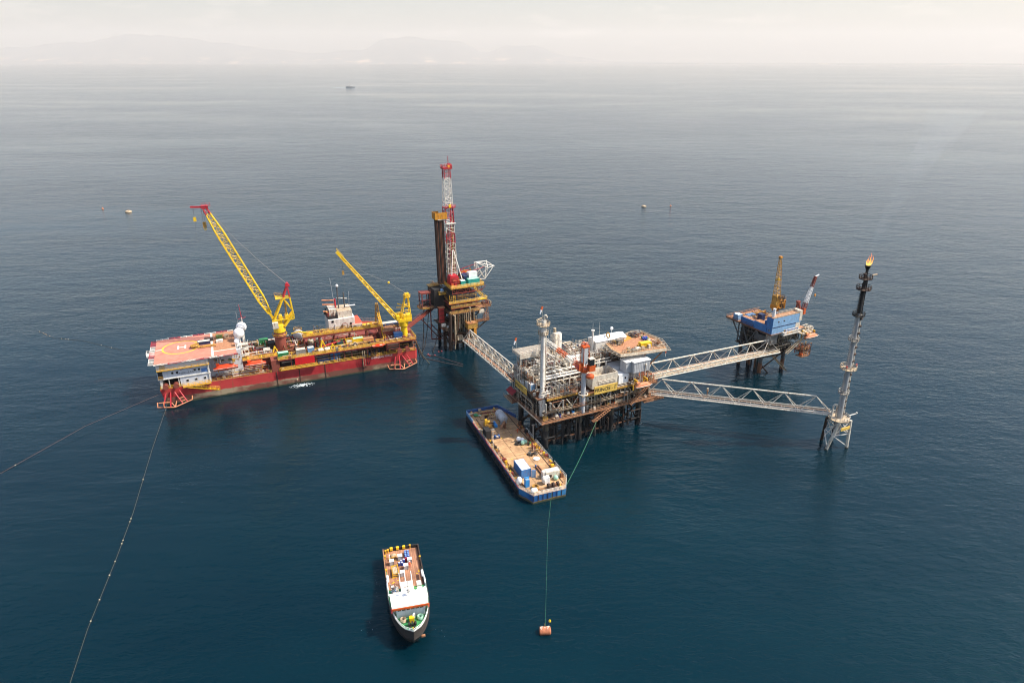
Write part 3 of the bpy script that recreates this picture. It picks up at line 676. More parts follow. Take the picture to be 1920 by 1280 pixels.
def big_crane():
    t = thing('pedestal_crane', 'tall yellow crane with red-tipped lattice boom on the brown pedestal by the domes', 'crane', SHIP, 45.7, 10.9, 19.2, PI)
    Y = 'bright_yellow'                              # local +x points along the boom
    b = MB().lathe((0, 0, 0), [(2.3, 0), (2.3, 2.6), (2.0, 3.4)], Y, 20); b.build('slew_body', t)
    b = MB().box(-4.4, -1.9, 4.9, 2.4, 1.9, 5.3, Y); b.box(-1.4, -1.5, 3.4, 1.6, 1.5, 4.9, Y); b.build('turntable_frame', t)
    b = MB().lathe((-3.4, 0, 6.2), [(.8, -1.5), (.8, 1.5)], Y, 12, 'y'); b.lathe((-.9, 0, 6.2), [(.8, -1.4), (.8, 1.4)], Y, 12, 'y'); b.build('winch_drum', t)
    c = MB().box(.4, 1.7, 2.4, 2.6, 3.4, 4.8, 'dull_white').build('operator_cab', t); MB().box(2.61, 1.9, 3.2, 2.68, 3.2, 4.6, 'glass').build('windscreen', c)
    MB().box(2.0, -1.4, 3.3, 2.45, 1.4, 4.7, 'glass').build('machinery_louvre', t)
    for y in (-1.7, 1.7):
        b = MB().beam((1.6, y, 5.2), (-2.9, y*.75, 14.2), .45, .6, Y); b.beam((-6.0, y, 7.2), (-5.4, y*.75, 14.2), .45, .6, Y)
        b.beam((-6.0, y, 7.2), (-2.0, y, 2.4), .5, .9, Y); b.beam((-6.0, y, 7.0), (-6.0, y, 5.2), .45, .5, Y); b.beam((-6, y, 5.1), (1.6, y, 5.1), .4, .5, Y)
        b.beam((-2.9, y*.75, 13.6), (-6.0, y, 8.2), .3, .35, Y); b.beam((-2.9, y*.75, 14), (-5.4, y*.75, 14), .4, .5, Y)
        b.beam((-2.9, y*.75, 14.2), (-4.9, y*.4, 18.6), .42, .55, 'crimson'); b.beam((-5.4, y*.75, 14.2), (-5.0, y*.4, 18.6), .42, .5, 'crimson'); b.build('back_frame', t)
    b = MB().box(-5.9, -1.1, 18.4, -4.2, 1.1, 19.0, 'crimson'); b.lathe((-5, 0, 19.2), [(.7, -.8), (.7, .8)], 'crimson', 10, 'y'); b.build('sheave_head', t)
    b = MB().box(-2.6, -2.6, 14.1, .2, 2.6, 14.2, Y); b.rail([(-2.6, -2.6, 14.2), (.2, -2.6, 14.2), (.2, 2.6, 14.2), (-2.6, 2.6, 14.2)], 'old_yellow'); b.build('crane_platform', t)
    b = MB().beam((-3.4, 0, 5.3), (-3.4, 0, 13), .7, .1, 'old_yellow'); b.build('ladder', t)
    foot, tip = Vector((1.8, 0, 5.6)), Vector((20.2, 0, 51.2))
    b = MB().boom(foot.lerp(tip, .06), tip, 1.6, 1.2, 1.5, 1.2, lambda q: Y if q < .93 else 'crimson', 20, .24, .10, (0, 1, 0), wm=2.7)
    d = (tip-foot).normalized()
    for y in (-.8, .8): b.beam(foot+Vector((0, y, 0)), foot.lerp(tip, .09)+Vector((0, y, 0)), .25, .8, Y)
    b.build('boom', t)
    b = MB().beam(tip+Vector((-1.2, 0, .6)), tip+Vector((1.2, 0, .6)), 1.9, 1.0, 'crimson'); b.beam(tip+Vector((.5, 0, .6)), tip+Vector((4.8, 0, .9)), .5, .6, 'crimson')
    b.rail([tip+Vector((-2, -1, .8)), tip+Vector((-2, 1, .8)), tip+Vector((1, 1, 1))], 'crimson'); b.build('boom_head', t)
    ap = Vector((-5, 0, 19.4)); b = MB()
    for y in (-.5, -.2, .2, .5):
        b.path([ap+Vector((0, y, 0)), ap.lerp(tip, .33)+Vector((0, y, -1.1)), ap.lerp(tip, .66)+Vector((0, y, -1.1)), tip+Vector((-.5, y, .9))], .05, 'dark_steel', 4)
    b.build('luffing_rope', t)
    p = tip+Vector((3.9, 0, .6)); b = MB().tube(p, p+Vector((0, 0, -3.6)), .05, 'dark_steel', 4); b.tube(p+Vector((0, 0, -5)), p+Vector((.6, 0, -13)), .04, 'dark_steel', 4); b.build('hoist_rope', t)
    MB().box(p.x-.5, -.3, p.z-5, p.x+.5, .3, p.z-3.5, 'bright_yellow').build('hook_block', t)
    p = tip+Vector((.9, 0, 0)); b = MB()
    for x in (-.3, .3): b.tube(p+Vector((x, 0, 0)), p+Vector((x, 0, -5)), .05, 'dark_steel', 4)
    b.build('hoist_rope', t); MB().box(p.x-.6, -.35, p.z-7, p.x+.6, .35, p.z-4.9, 'old_yellow').torus((p.x, 0, p.z-7.6), .35, .12, 'bright_yellow', 10, 5, 'y').build('hook_block', t)
big_crane()

def small_crane():
    t = thing('pedestal_crane', 'smaller all-yellow crane with perforated boom at the derrick end of the red ship', 'crane', SHIP, 95.3, 4.7, 17.72, PI)
    Y = 'bright_yellow'
    MB().lathe((0, 0, 0), [(1.9, 0), (1.9, .9)], Y, 18).build('slew_ring', t)
    b = MB().box(-3.2, -2, .9, 2.6, 2, 2.1, Y); b.box(-3.3, -1.6, 2.1, -1.2, 1.6, 3.6, Y); b.box(.4, -2.2, 2.1, 3.2, -.3, 4.3, Y); b.build('machinery_house', t)
    MB().lathe((-.4, .4, 2.9), [(.8, -1.2), (.8, 1.2)], Y, 12, 'y').build('winch_drum', t)
    c = MB().box(2.0, .6, 2.1, 3.4, 2.1, 3.9, Y).build('operator_cab', t); MB().box(3.41, .7, 2.6, 3.46, 2, 3.8, 'glass').build('windscreen', c)
    for x, y in ((1.2, -1.5), (1.2, 1.5), (-3, -1.5), (-3, 1.5)):
        MB().tube((x, y, 2.1), (-1.9+(.35 if x > 0 else -.5), y*.35, 12.4), .22, Y, 6).build('mast_post', t)
    b = MB()
    for z, k in ((5, .72), (8, .45)):
        for y in (-1, 1): b.tube((1.2*k-1.0, y*1.3*k, z), (-3*k-.9, y*1.3*k, z), .12, Y, 5)
        b.tube((1.2*k-1.0, -1.3*k, z), (1.2*k-1.0, 1.3*k, z), .12, Y, 5)
    b.tube((1.6, -2.2, 8), (-2.4, 2, 7.4), .2, Y, 5); b.tube((2.4, -1, 6.8), (-2.6, 1.6, 7.2), .18, Y, 5); b.build('mast_brace', t)
    b = MB().box(-2.8, -.8, 12.3, -1.1, .8, 12.9, Y); b.ring((-2, 0, 11.2), 1.5, Y, 1.1, .08, 10); b.lathe((-2, 0, 11.1), [(1.5, 0), (1.5, .1)], Y, 10); b.tube((-2, 0, 12.9), (-2, 0, 15), .07, 'dark_steel', 4); b.build('mast_head', t)
    foot, tip = Vector((3.0, 0, 2.6)), Vector((23.8, 0, 31.6))
    b = MB().boom(foot, tip, 2.6, 1.5, 1.2, .8, Y, 22, .2, .12, (0, 1, 0))
    d = (tip-foot).normalized()
    for i in range(22):                                   # ladder-like rungs of the walkway inside the boom
        q = foot.lerp(tip, (i+.5)/22); wd = 1.3-.65*(i+.5)/22; b.beam(q+Vector((0, -wd, 0)), q+Vector((0, wd, 0)), .22, .12, Y)
        if i < 21: b.beam(foot.lerp(tip, i/22)+Vector((0, 0, .3)), foot.lerp(tip, (i+1)/22)+Vector((0, 0, .3)), .22, .1, Y)
    b.build('boom', t)
    b = MB().beam(tip-d*3, tip+d*2.0, 1.3, 1.1, Y); b.rail([tip-d*2+Vector((0, .6, .5)), tip+d*2+Vector((0, .6, .5))], Y); b.build('boom_head', t)
    ap = Vector((-2, 0, 12.6)); bl = ap.lerp(tip, .28)+Vector((0, 0, .4)); b = MB()
    for y in (-.15, .15): b.tube(ap+Vector((0, y, 0)), bl+Vector((0, y, 0)), .06, 'dark_steel', 4)
    for y in (-.4, .4): b.path([bl, bl.lerp(tip, .5)+Vector((0, y, -1.5)), tip+Vector((0, y, .5))], .03, 'dark_steel', 4)
    b.build('luffing_rope', t); MB().ball(bl, .5, Y, 10, 6).build('bridle_block', t)
    p = tip+d*(-1)+Vector((0, 0, -.4)); MB().tube(p, p+Vector((0, 0, -5)), .05, 'dark_steel', 4).tube(p+Vector((0, 0, -6.5)), p+Vector((0, 0, -11)), .035, 'dark_steel', 4).build('hoist_rope', t)
    MB().box(p.x-.4, -.25, p.z-6.6, p.x+.4, .25, p.z-5, 'old_yellow').build('hook_block', t)
    p = tip+d*1.8; MB().tube(p, p+Vector((0, 0, -8)), .03, 'dark_steel', 4).build('hoist_rope', t)
small_crane()

def knuckle(name, label, F, u, v, z, yaw, s=1.0, c='bright_yellow'):
    t = thing(name, label, 'crane', F, u, v, z, yaw)
    MB().lathe((0, 0, 0), [(.5*s, 0), (.4*s, 2.4*s)], c, 12).build('pedestal', t)
    b = MB().beam((-.3, 0, 2.5*s), (4.6*s, 0, 3.6*s), .5*s, .6*s, c); b.beam((4.6*s, 0, 3.7*s), (8*s, 0, 2.9*s), .35*s, .4*s, c); b.build('jib', t)
    MB().box(-.9*s, -.6*s, 1.8*s, .6*s, .6*s, 3*s, c).build('operator_house', t)
knuckle('deck_crane', 'low yellow knuckle crane folded beside the silver surge tank on the red ship', SHIP, 57.3, 9.2, 14.6, PI-.25, .95)

# ---- loose gear on the ship
def frame_box(name, label, F, u, v, z, L, W, H, c, inner='drum_blue', yaw=0, cat='crate', group=None):
    t = thing(name, label, cat, F, u, v, z, yaw, group); f = MB()
    for x in (0, L):
        for y in (0, W): f.box(x-.07, y-.07, 0, x+.07, y+.07, H, c)
    for y in (0, W):
        for zz in (.0, H*.5, H-.1): f.box(0, y-.05, zz, L, y+.05, zz+.12, c)
    for x in (0, L):
        for zz in (.0, H*.5, H-.1): f.box(x-.05, 0, zz, x+.05, W, zz+.12, c)
    f.build('frame', t); MB().box(.15, .15, .12, L-.15, W-.15, H*.78, inner).build('load', t); return t
def aframe(label, F, u, v, z, yaw=0, s=1.0, group=None):
    t = thing('lifting_frame', label, 'frame', F, u, v, z, yaw, group)
    MB().beam((-1.1*s, -.6*s, 0), (0, 0, 3.2*s), .28*s, .28*s, 'bright_yellow').beam((1.1*s, -.6*s, 0), (0, 0, 3.2*s), .28*s, .28*s, 'bright_yellow').build('front_leg', t)
    MB().beam((-1.1*s, .8*s, 0), (0, 0, 3.2*s), .2*s, .2*s, 'bright_yellow').beam((1.1*s, .8*s, 0), (0, 0, 3.2*s), .2*s, .2*s, 'bright_yellow').build('back_stay', t)
    MB().box(-1.3*s, -.8*s, -.02, 1.3*s, 1*s, .25, 'yellow').build('base_plate', t)
container('container', 'green container standing on the side deck of the red ship', SHIP, 43.2, .3, 11.32, 4.0, 2.3, 2.4, 'green', roof='mint')
container('container', 'grey container between the green and the blue one on the red ship', SHIP, 50.2, .6, 11.32, 3.6, 2.3, 2.6, 'steel', roof='dull_white')
container('container', 'small light blue container behind the walkway rail of the red ship', SHIP, 54.8, .9, 11.32, 2.4, 2.2, 2.6, 'pale_blue', roof='dull_white')
container('container', 'dark blue container stowed under the side deck beside the red tarpaulin', SHIP, 58.2, 1.0, 6.52, 4.8, 2.2, 2.6, 'blue')
container('container', 'blue container stowed under the side deck farther from the tarpaulin', SHIP, 63.4, 1.0, 7.3, 3.6, 2.2, 2.6, 'bright_blue')
container('container', 'dark blue container beside the yellow pedestal of the small crane', SHIP, 90.6, 2.6, 11.52, 3.3, 2.3, 2.7, 'blue', roof='navy')
container('container', 'black container in front of the big crane pedestal', SHIP, 40.6, 11.5, 11.32, 2.6, 3.2, 3.0, 'dark')
container('container', 'green container by the far rail of the red ship', SHIP, 37.6, 17.6, 11.32, 3.4, 2.4, 2.5, 'green')
container('container', 'pale pink shelter with open front beside the big crane pedestal', SHIP, 48.6, 7.0, 11.32, 3.2, 2.6, 2.0, 'faded_orange', roof='faded_orange', cat='shelter')
container('container', 'white container on the pale brown deck near the big crane', SHIP, 38.4, 8.6, 11.32, 2.6, 2.3, 1.7, 'dull_white')
container('container', 'pink topped skid box beside the lattice rest tower', SHIP, 77.6, 3.6, 11.32, 4.2, 2.4, 1.9, 'faded_orange', roof='rust_light')
container('container', 'green topped yellow skid on the side deck of the red ship', SHIP, 73.6, 4.6, 11.32, 4.2, 2.2, 2.2, 'bright_yellow', roof='mint')
b = MB()
for k in range(2): b.drum((1.2+2.6*k, .8, .95), .85, 2.4, 'dull_white', 'x')
b.box(0, .2, 0, 5, 1.4, .3, 'old_yellow'); solo(b, 'gas_tank', 'pair of long white tanks on a skid behind the side rail', 'tank', SHIP, 58.5, .4, 11.32)
aframe('yellow A-frame beside the white tanks on the red ship', SHIP, 64.5, 1.0, 11.32, 0, 1.0, 'yellow A-frames')
aframe('tall narrow yellow A-frame behind the blue container', SHIP, 61, 4.2, 11.32, .3, 1.25, 'yellow A-frames')
aframe('yellow A-frame at the foot of the big crane', SHIP, 42.6, 6.4, 11.32, .1, 1.1, 'yellow A-frames')
frame_box('equipment_skid', 'green framed skid beside the yellow A-frame', SHIP, 67, 3.9, 11.32, 2.4, 2, 2.2, 'green', 'navy', .1)
frame_box('equipment_skid', 'yellow framed skid beside the pink topped box', SHIP, 70.6, 3.9, 11.32, 2.6, 2, 2.3, 'bright_yellow', 'dull_white')
frame_box('equipment_skid', 'orange pump skid under the gantry walkway', SHIP, 70.8, 12.0, 9.5, 3, 2, 2.4, 'boat_orange', 'orange')
def skiff(label, F, u, v, z, L, yaw, c):
    t = thing('rescue_boat', label, 'boat', F, u, v, z, yaw); b = MB()
    b.prism([(-L/2, -.5), (L*.3, -.8), (L/2, 0), (L*.3, .8), (-L/2, .5)], 0, .7, c, 'dull_white', off=[(.3, .2), (0, .3), (-.6, 0), (0, -.3), (.3, -.2)]); b.build('hull', t)
    MB().path([(-L/2, -.5, .75), (L*.3, -.85, .75), (L/2, 0, .8), (L*.3, .85, .75), (-L/2, .5, .75)], .2, c, 6).build('sponson_tube', t)
    MB().box(-L*.2, -.3, .7, L*.1, .3, 1.3, 'boat_orange').build('console', t)
skiff('small red and white rescue boat at the side deck edge', SHIP, 82.7, -1.1, 10.8, 5, 0, 'boat_orange')
skiff('orange rescue boat under the domes by the far rail', SHIP, 33.8, 18.4, 11.4, 4.4, .05, 'boat_orange')
frame_box('pallet_cage', 'dark red cage hung at the ship side under the small crane', SHIP, 86.4, -1.5, 9.0, 5, 1.3, 2.5, 'dull_red', 'dark_rust')
# gear parked on the helideck
b = MB(); rd = random.Random(3)
for k in range(16): b.torus((rd.uniform(-1, 1), rd.uniform(-.8, .8), .15+rd.uniform(0, 1)), rd.uniform(.6, 1.1), .12, 'old_yellow', 10, 5)
b.box(-1, -.6, 0, 1, .6, .9, 'old_yellow'); solo(b, 'hose_coil', 'heap of coiled yellow hose beside the landing letter on the helideck', 'hose', SHIP, 13.6, 11.6, 17.03)
b = MB().box(0, 0, .1, 6.4, .25, .35, 'rust_light'); b.box(0, .8, .1, 6.4, 1, .35, 'yellow'); b.box(.5, .2, .35, 6, .9, .9, 'old_yellow'); solo(b, 'pipe_bundle', 'yellow and rust pipe bundle lying along the helideck line', 'pipes', SHIP, 14.9, 9.5, 17.03)
container('cargo_basket', 'long white and dark blue basket on the helideck', SHIP, 14.8, 13.4, 17.04, 4.6, 2.2, 1.2, 'navy', roof='dull_white', cat='basket')
frame_box('cargo_basket', 'dark grey framed basket behind the white and blue one', SHIP, 17.4, 16.2, 17.03, 3.2, 1.6, 1.5, 'dark_steel', 'dark_rust')
container('cargo_box', 'low white box on the brown helideck patch', SHIP, 21.6, 13.2, 17.04, 2.4, 1.8, .8, 'white', cat='box')
frame_box('cargo_basket', 'green and brown basket with posts on the helideck patch', SHIP, 21.6, 17.6, 17.03, 2.6, 1.7, 1.6, 'old_yellow', 'green')
container('cargo_box', 'beige box beside the green basket on the helideck patch', SHIP, 24.8, 17.4, 17.04, 1.5, 1.5, 1.2, 'cream', cat='box')
# ================================================================== DERRICK PLATFORM
def rig():
    t = thing('drilling_platform', 'rust-dark drilling platform with yellow railed decks under a tall red and white derrick', 'platform', RIG)
    for u, v in ((0, -1), (0, 6), (0, 13), (10.6, -1), (10.6, 6), (10.6, 13)):
        MB().tube((u-.4 if u < 5 else u+.4, v, -2), (u, v, 18), .75, 'dark_rust', 12).build('jacket_leg', t)
    b = MB()
    for v in (-1, 6, 13):
        b.tube((0, v, 1), (10.6, v, 8.5), .3, 'dark_rust', 6); b.tube((10.6, v, 8.5), (0, v, 16), .3, 'dark_rust', 6); b.tube((0, v, 3), (10.6, v, 3), .3, 'rust', 6)
    for u in (0, 10.6):
        b.tube((u, -1, 1), (u, 13, 9), .3, 'dark_rust', 6); b.tube((u, 13, 9), (u, -1, 17), .3, 'dark_rust', 6)
    b.build('jacket_brace', t)
    rd = random.Random(5)
    for k in range(16):
        u, v = 2+rd.uniform(0, 8), rd.uniform(0, 12); MB().tube((u, v, -2), (u, v, 17), .33, rd.choice(['dark_rust', 'olive', 'dark']), 8).build('conductor', t)
    for k in range(12):
        u = 1.2+k*.85+rd.uniform(-.3, .3); z0 = rd.uniform(2, 10); MB().tube((u, -1.9+rd.uniform(-.2, .4), z0), (u, -1.8, 17), rd.uniform(.12, .22), rd.choice(['olive', 'olive', 'cream', 'rust']), 7).build('riser_pipe', t)
    MB().path([(.6, -2.6, 16.8), (.9, -2.9, 17.2), (1.5, -2.9, 16.6), (1.5, -2.9, 5), (1.2, -2.7, 1)], .22, 'cream', 8).build('riser_pipe', t)
    MB().path([(8.6, -3.5, 13), (8.6, -3.3, 19.6), (8.4, -3.1, 20)], .26, 'cream', 8).build('riser_pipe', t)
    # decks
    for z, x0, x1, y0, y1, m in ((5.0, .5, 9, -2.6, 8, 'rust'), (10.0, -2.5, 13.5, -1.6, 14.5, 'dark_rust'), (17.3, -.4, 14.2, -1.7, 16, 'rust'), (19.6, .6, 14.6, -1.2, 15.6, 'dull_red'), (21.8, -.4, 14, -1.4, 15, 'dull_red')):
        b = MB().box(x0, y0, z-.3, x1, y1, z, m); b.build('deck', t)
    b = MB()
    for z, x0, x1, y0, c in ((17.3, -.4, 14.2, -1.65, 'old_yellow'), (19.6, .6, 14.6, -1.15, 'old_yellow'), (21.8, -.4, 14, -1.35, 'yellow'), (24, 1, 13, -.6, 'old_yellow')):
        q = MB().rail([(x0, y0, z), (x1, y0, z)], c, r=.075, mid=3, step=1.5)
        if z > 18: q.rail([(x1, y0, z), (x1, 14, z)], c, r=.07, mid=3)
        q.build('deck_rail', t)
    MB().rail([(-2.5, -1.5, 10), (13.4, -1.5, 10), (13.4, 14, 10)], 'olive', r=.06).build('deck_rail', t)
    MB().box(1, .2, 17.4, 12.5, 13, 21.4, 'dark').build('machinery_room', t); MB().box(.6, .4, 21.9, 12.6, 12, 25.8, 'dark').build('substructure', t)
    for k in range(6): MB().box(1.2+k*2, .1, 17.5+(k % 2)*2.4, 2.7+k*2, .19, 18.9+(k % 2)*2.4, ['dull_red', 'steel', 'dull_red', 'pedestal', 'navy', 'steel'][k]).build('wall_panel', t)
    MB().clutter(.2, -1.0, 22, 12.8, .2, 25.6, 34, 11, ['dark_rust', 'rust', 'yellow', 'navy', 'olive'], .16).build('pipework', t)
    MB().clutter(-.5, -1.6, 10, 13, 0, 17, 60, 12, ['olive', 'rust', 'dark_rust', 'cream', 'dark', 'dull_white'], .2).build('pipework', t)
    MB().clutter(0, -2, 3, 10.5, 4, 9.8, 50, 13, ['olive', 'dark_rust', 'dull_red', 'dark', 'rust'], .22).build('pipework', t)
    MB().clutter(-1, 5, 10, 12, 14, 17, 50, 14, ['dark_rust', 'dark', 'olive', 'rust'], .3).build('pipework', t)
    MB().box(2.4, -3.2, 5.1, 5, -1.6, 7, 'cream').build('valve_skid', t)
    # dark west substructure, rounded mud platform
    MB().box(-6.5, 5, 18.6, .4, 15, 19, 'dark_rust').box(-4.6, 5.6, 19, .3, 14.5, 27, 'dark').build('wing_module', t)
    b = MB().prism([(-11, 8.5), (-9.8, 7), (-4, 6.2), (-4, 13), (-9.8, 13), (-11, 11.5)], 18.3, 19.1, 'old_yellow', 'rust_light'); b.build('wing_platform', t)
    b = MB()
    for u in (-9.6, -6): 
        for v in (8, 12): b.box(u-.2, v-.2, 19.1, u+.2, v+.2, 25, 'dull_red')
    b.box(-10, 7.7, 25, -5.6, 12.3, 25.4, 'dull_red'); b.box(-10, 7.7, 22, -5.6, 8, 22.3, 'dull_red'); b.rail([(-10, 7.7, 25.4), (-5.6, 7.7, 25.4)], 'dull_red'); b.build('portal_frame', t)
    MB().clutter(-10.4, 7, 19.1, -5, 12, 21.4, 26, 15, ['rust', 'dark', 'navy', 'dull_red', 'cream'], .2).build('pipework', t)
    b = MB().box(-3.6, 3, 12.0, .2, 6.5, 12.2, 'rust'); b.box(-3.2, 3.2, 12.2, -1.2, 5, 19, 'red'); 
    for z in (13.5, 15.5, 17.5): b.box(-3.3, 3.1, z, -1.1, 3.19, z+.3, 'dark_rust')
    b.box(-3.6, 2.9, 19, -.8, 5.3, 19.3, 'faded_orange'); b.build('red_lift_tower', t)
    MB().drum((-2.4, 1.2, 11.6), .9, 2.4, 'dull_white', 'x').build('tank', t); MB().drum((-.4, .6, 10.8), .6, 1.8, 'white', 'x').build('tank', t)
    MB().box(-3.4, .4, 10.0, 1, 3, 10.4, 'rust').build('tank_deck', t)
    # top drill deck
    b = MB().box(1.2, -.2, 28.1, 16.8, 14.5, 28.5, 'rust_light'); b.box(1.1, -.32, 28.0, 16.9, -.201, 28.5, 'old_yellow'); b.box(1.0, -.3, 28.0, 1.19, 14.5, 28.5, 'old_yellow'); b.build('drill_deck', t)
    b = MB()
    for v in (.0, 13.5):
        b.beam((1.6, v, 25.9), (15.9, v, 25.9), .3, .35, 'dull_red')
        for k in range(8):
            x = 1.8+k*2; b.beam((x, v, 25.9), (x, v, 28), .18, .18, 'dull_red'); b.beam((x, v, 25.9 if k % 2 else 28), (x+2, v, 28 if k % 2 else 25.9), .18, .18, 'dull_red')
    b.build('deck_truss', t)
    MB().rail([(1.2, 13, 28.5), (1.2, -.2, 28.5), (16.8, -.2, 28.5), (16.8, 13, 28.5)], 'yellow', r=.09, mid=3, step=1.6).build('drill_deck_rail', t)
    b = MB().box(-3.2, 9, 28, 1.1, 12, 28.2, 'old_yellow'); b.rail([(-3.2, 9, 28.2), (1, 9, 28.2)], 'orange_yellow', r=.09); b.rail([(-3.2, 9, 28.2), (-3.2, 12, 28.2)], 'orange_yellow', r=.09); b.build('side_balcony', t)
    b = MB().box(-2.8, 4.5, 24.7, .9, 7.6, 24.9, 'old_yellow'); b.rail([(-2.8, 4.5, 24.9), (.9, 4.5, 24.9)], 'yellow', r=.08); b.rail([(-2.8, 4.5, 24.9), (-2.8, 7.6, 24.9)], 'yellow', r=.08); b.build('side_balcony', t)
    MB().ball((-1, 6, 26.2), 1.0, 'pale_blue', 12, 6).build('blower', t)
    MB().rail([(-2.9, 11, 27.2), (-2.9, 15.5, 27.2)], 'old_yellow').box(-5, 11, 27, -.5, 15, 27.2, 'old_yellow').build('side_balcony', t)
    MB().stair((0, 9.6, 24.6), (1, .2, 21.9), 1, 'old_yellow', (1, 0, 0)).build('stairway', t)
    MB().stair((17.5, 1.5, 21.8), (15, 8, 25.4), 1.2, 'bright_yellow', (1, 0, 0)).build('stairway', t)
    MB().box(14, -.5, 21.5, 18.2, 1.5, 21.7, 'yellow').rail([(14, -.5, 21.7), (18.2, -.5, 21.7), (18.2, 1.4, 21.7)], 'bright_yellow', r=.08).build('side_balcony', t)
    # drill floor equipment
    b = MB().box(1.9, 2.4, 28.5, 5.9, 6.2, 32.6, 'crimson'); b.box(2.2, 2.7, 32.6, 5.6, 5.9, 33.2, 'crimson'); b.build('doghouse', t)
    MB().clutter(2, 1.4, 28.5, 6.2, 2.3, 32.6, 24, 16, ['red', 'crimson', 'dull_red', 'orange'], .14).build('manifold', t)
    MB().box(9.2, 6.3, 28.5, 13, 8.6, 32.2, 'navy').build('engine_house', t)
    b = MB().box(9.5, 8.8, 28.5, 16, 13, 30.9, 'rust'); b.box(10, 9.5, 30.9, 15.5, 12.5, 31.6, 'red'); b.rail([(9.5, 8.8, 31), (16, 8.8, 31), (16, 13, 31)], 'orange_yellow', r=.09); b.build('shaker_house', t)
    MB().clutter(9, 8.6, 31, 15.5, 13, 33.6, 30, 17, ['red', 'yellow', 'dull_red', 'olive', 'orange'], .18).build('pipework', t)
    MB().tube((10, 12, 33), (18, 9.4, 35.6), .14, 'crimson', 5).tube((12, 8.6, 32), (21, 8, 34), .14, 'crimson', 5).build('stay_pipe', t)
    MB().clutter(7, 1, 28.5, 8.6, 12, 31, 24, 18, ['dark', 'yellow', 'navy', 'dark_rust'], .2).build('pipework', t)
    # white cantilevered lattice
    P = [(16.9, 8, 28.6), (16.9, 11.5, 28.6), (17.0, 9, 36.2), (17.4, 12, 35.6), (23, 11, 35.6), (26, 9.5, 33.3), (20.9, 8, 28.2), (22.2, 7.4, 33.4)]
    b = MB()
    for i in range(8):
        for j in range(i+1, 8):
            if (Vector(P[i])-Vector(P[j])).length < 9.6: b.tube(P[i], P[j], .16, 'white', 6)
    for p_ in (P[2], P[4], P[5]): b.ball(p_, .42, 'white', 8, 5)
    b.build('white_lattice', t)
    # rust brown outboard cluster
    b = MB().box(14.5, 2, 16.8, 21, 7.5, 17.1, 'rust_light'); b.rail([(14.5, 2, 17.1), (21, 2, 17.1), (21, 7.5, 17.1)], 'rust_light', r=.07); b.build('outboard_platform', t); b = MB().box(14.5, 4, 9.3, 21, 7, 9.55, 'rust'); b.rail([(14.5, 4, 9.55), (21, 4, 9.55), (21, 7, 9.55)], 'rust_light', r=.07); b.build('outboard_platform', t)
    MB().boom((19.5, 4.6, 9.5), (19.5, 4.6, 16.8), 2, 2, 1.6, 1.6, 'rust_light', 4, .12, .07).build('outboard_truss', t)
    MB().beam((13, 4, 5), (20.5, 5, 9.3), .35, .4, 'dark_rust').beam((13, 4, 12), (20.5, 5, 16.8), .35, .4, 'dark_rust').build('outboard_strut', t)
    MB().clutter(18.5, 2.2, 17, 21.5, 7, 19.4, 24, 19, ['rust_light', 'rust', 'cream', 'pedestal'], .24).build('winch_cluster', t)
    MB().box(14.8, 1.2, 14.6, 17.4, 3, 16, 'dull_white').build('tank', t)
    # landing cabin for the bridge
    b = MB().box(6.6, -5.2, 10.4, 11.2, -1.8, 12.6, 'old_yellow'); b.box(6.5, -5.3, 12.6, 11.3, -1.7, 12.8, 'rust_light'); b.box(6.6, -5.2, 6, 7.2, -4.6, 10.4, 'rust'); b.box(9.4, -5.4, 5.2, 10.6, -4.4, 10.4, 'orange_yellow')
    b.rail([(6.6, -5.2, 12.8), (11.2, -5.2, 12.8), (11.2, -1.8, 12.8)], 'orange_yellow', r=.07); b.rail([(6.6, -5.2, 12.8), (6.6, -1.8, 12.8)], 'orange_yellow', r=.07)
    b.beam((7, -4.8, 12.83), (9, -3, 12.83), .35, .05, 'dull_red'); b.beam((7, -3, 12.83), (9, -4.8, 12.83), .35, .05, 'dull_red'); b.build('bridge_landing_cabin', t)
    return t
rig()

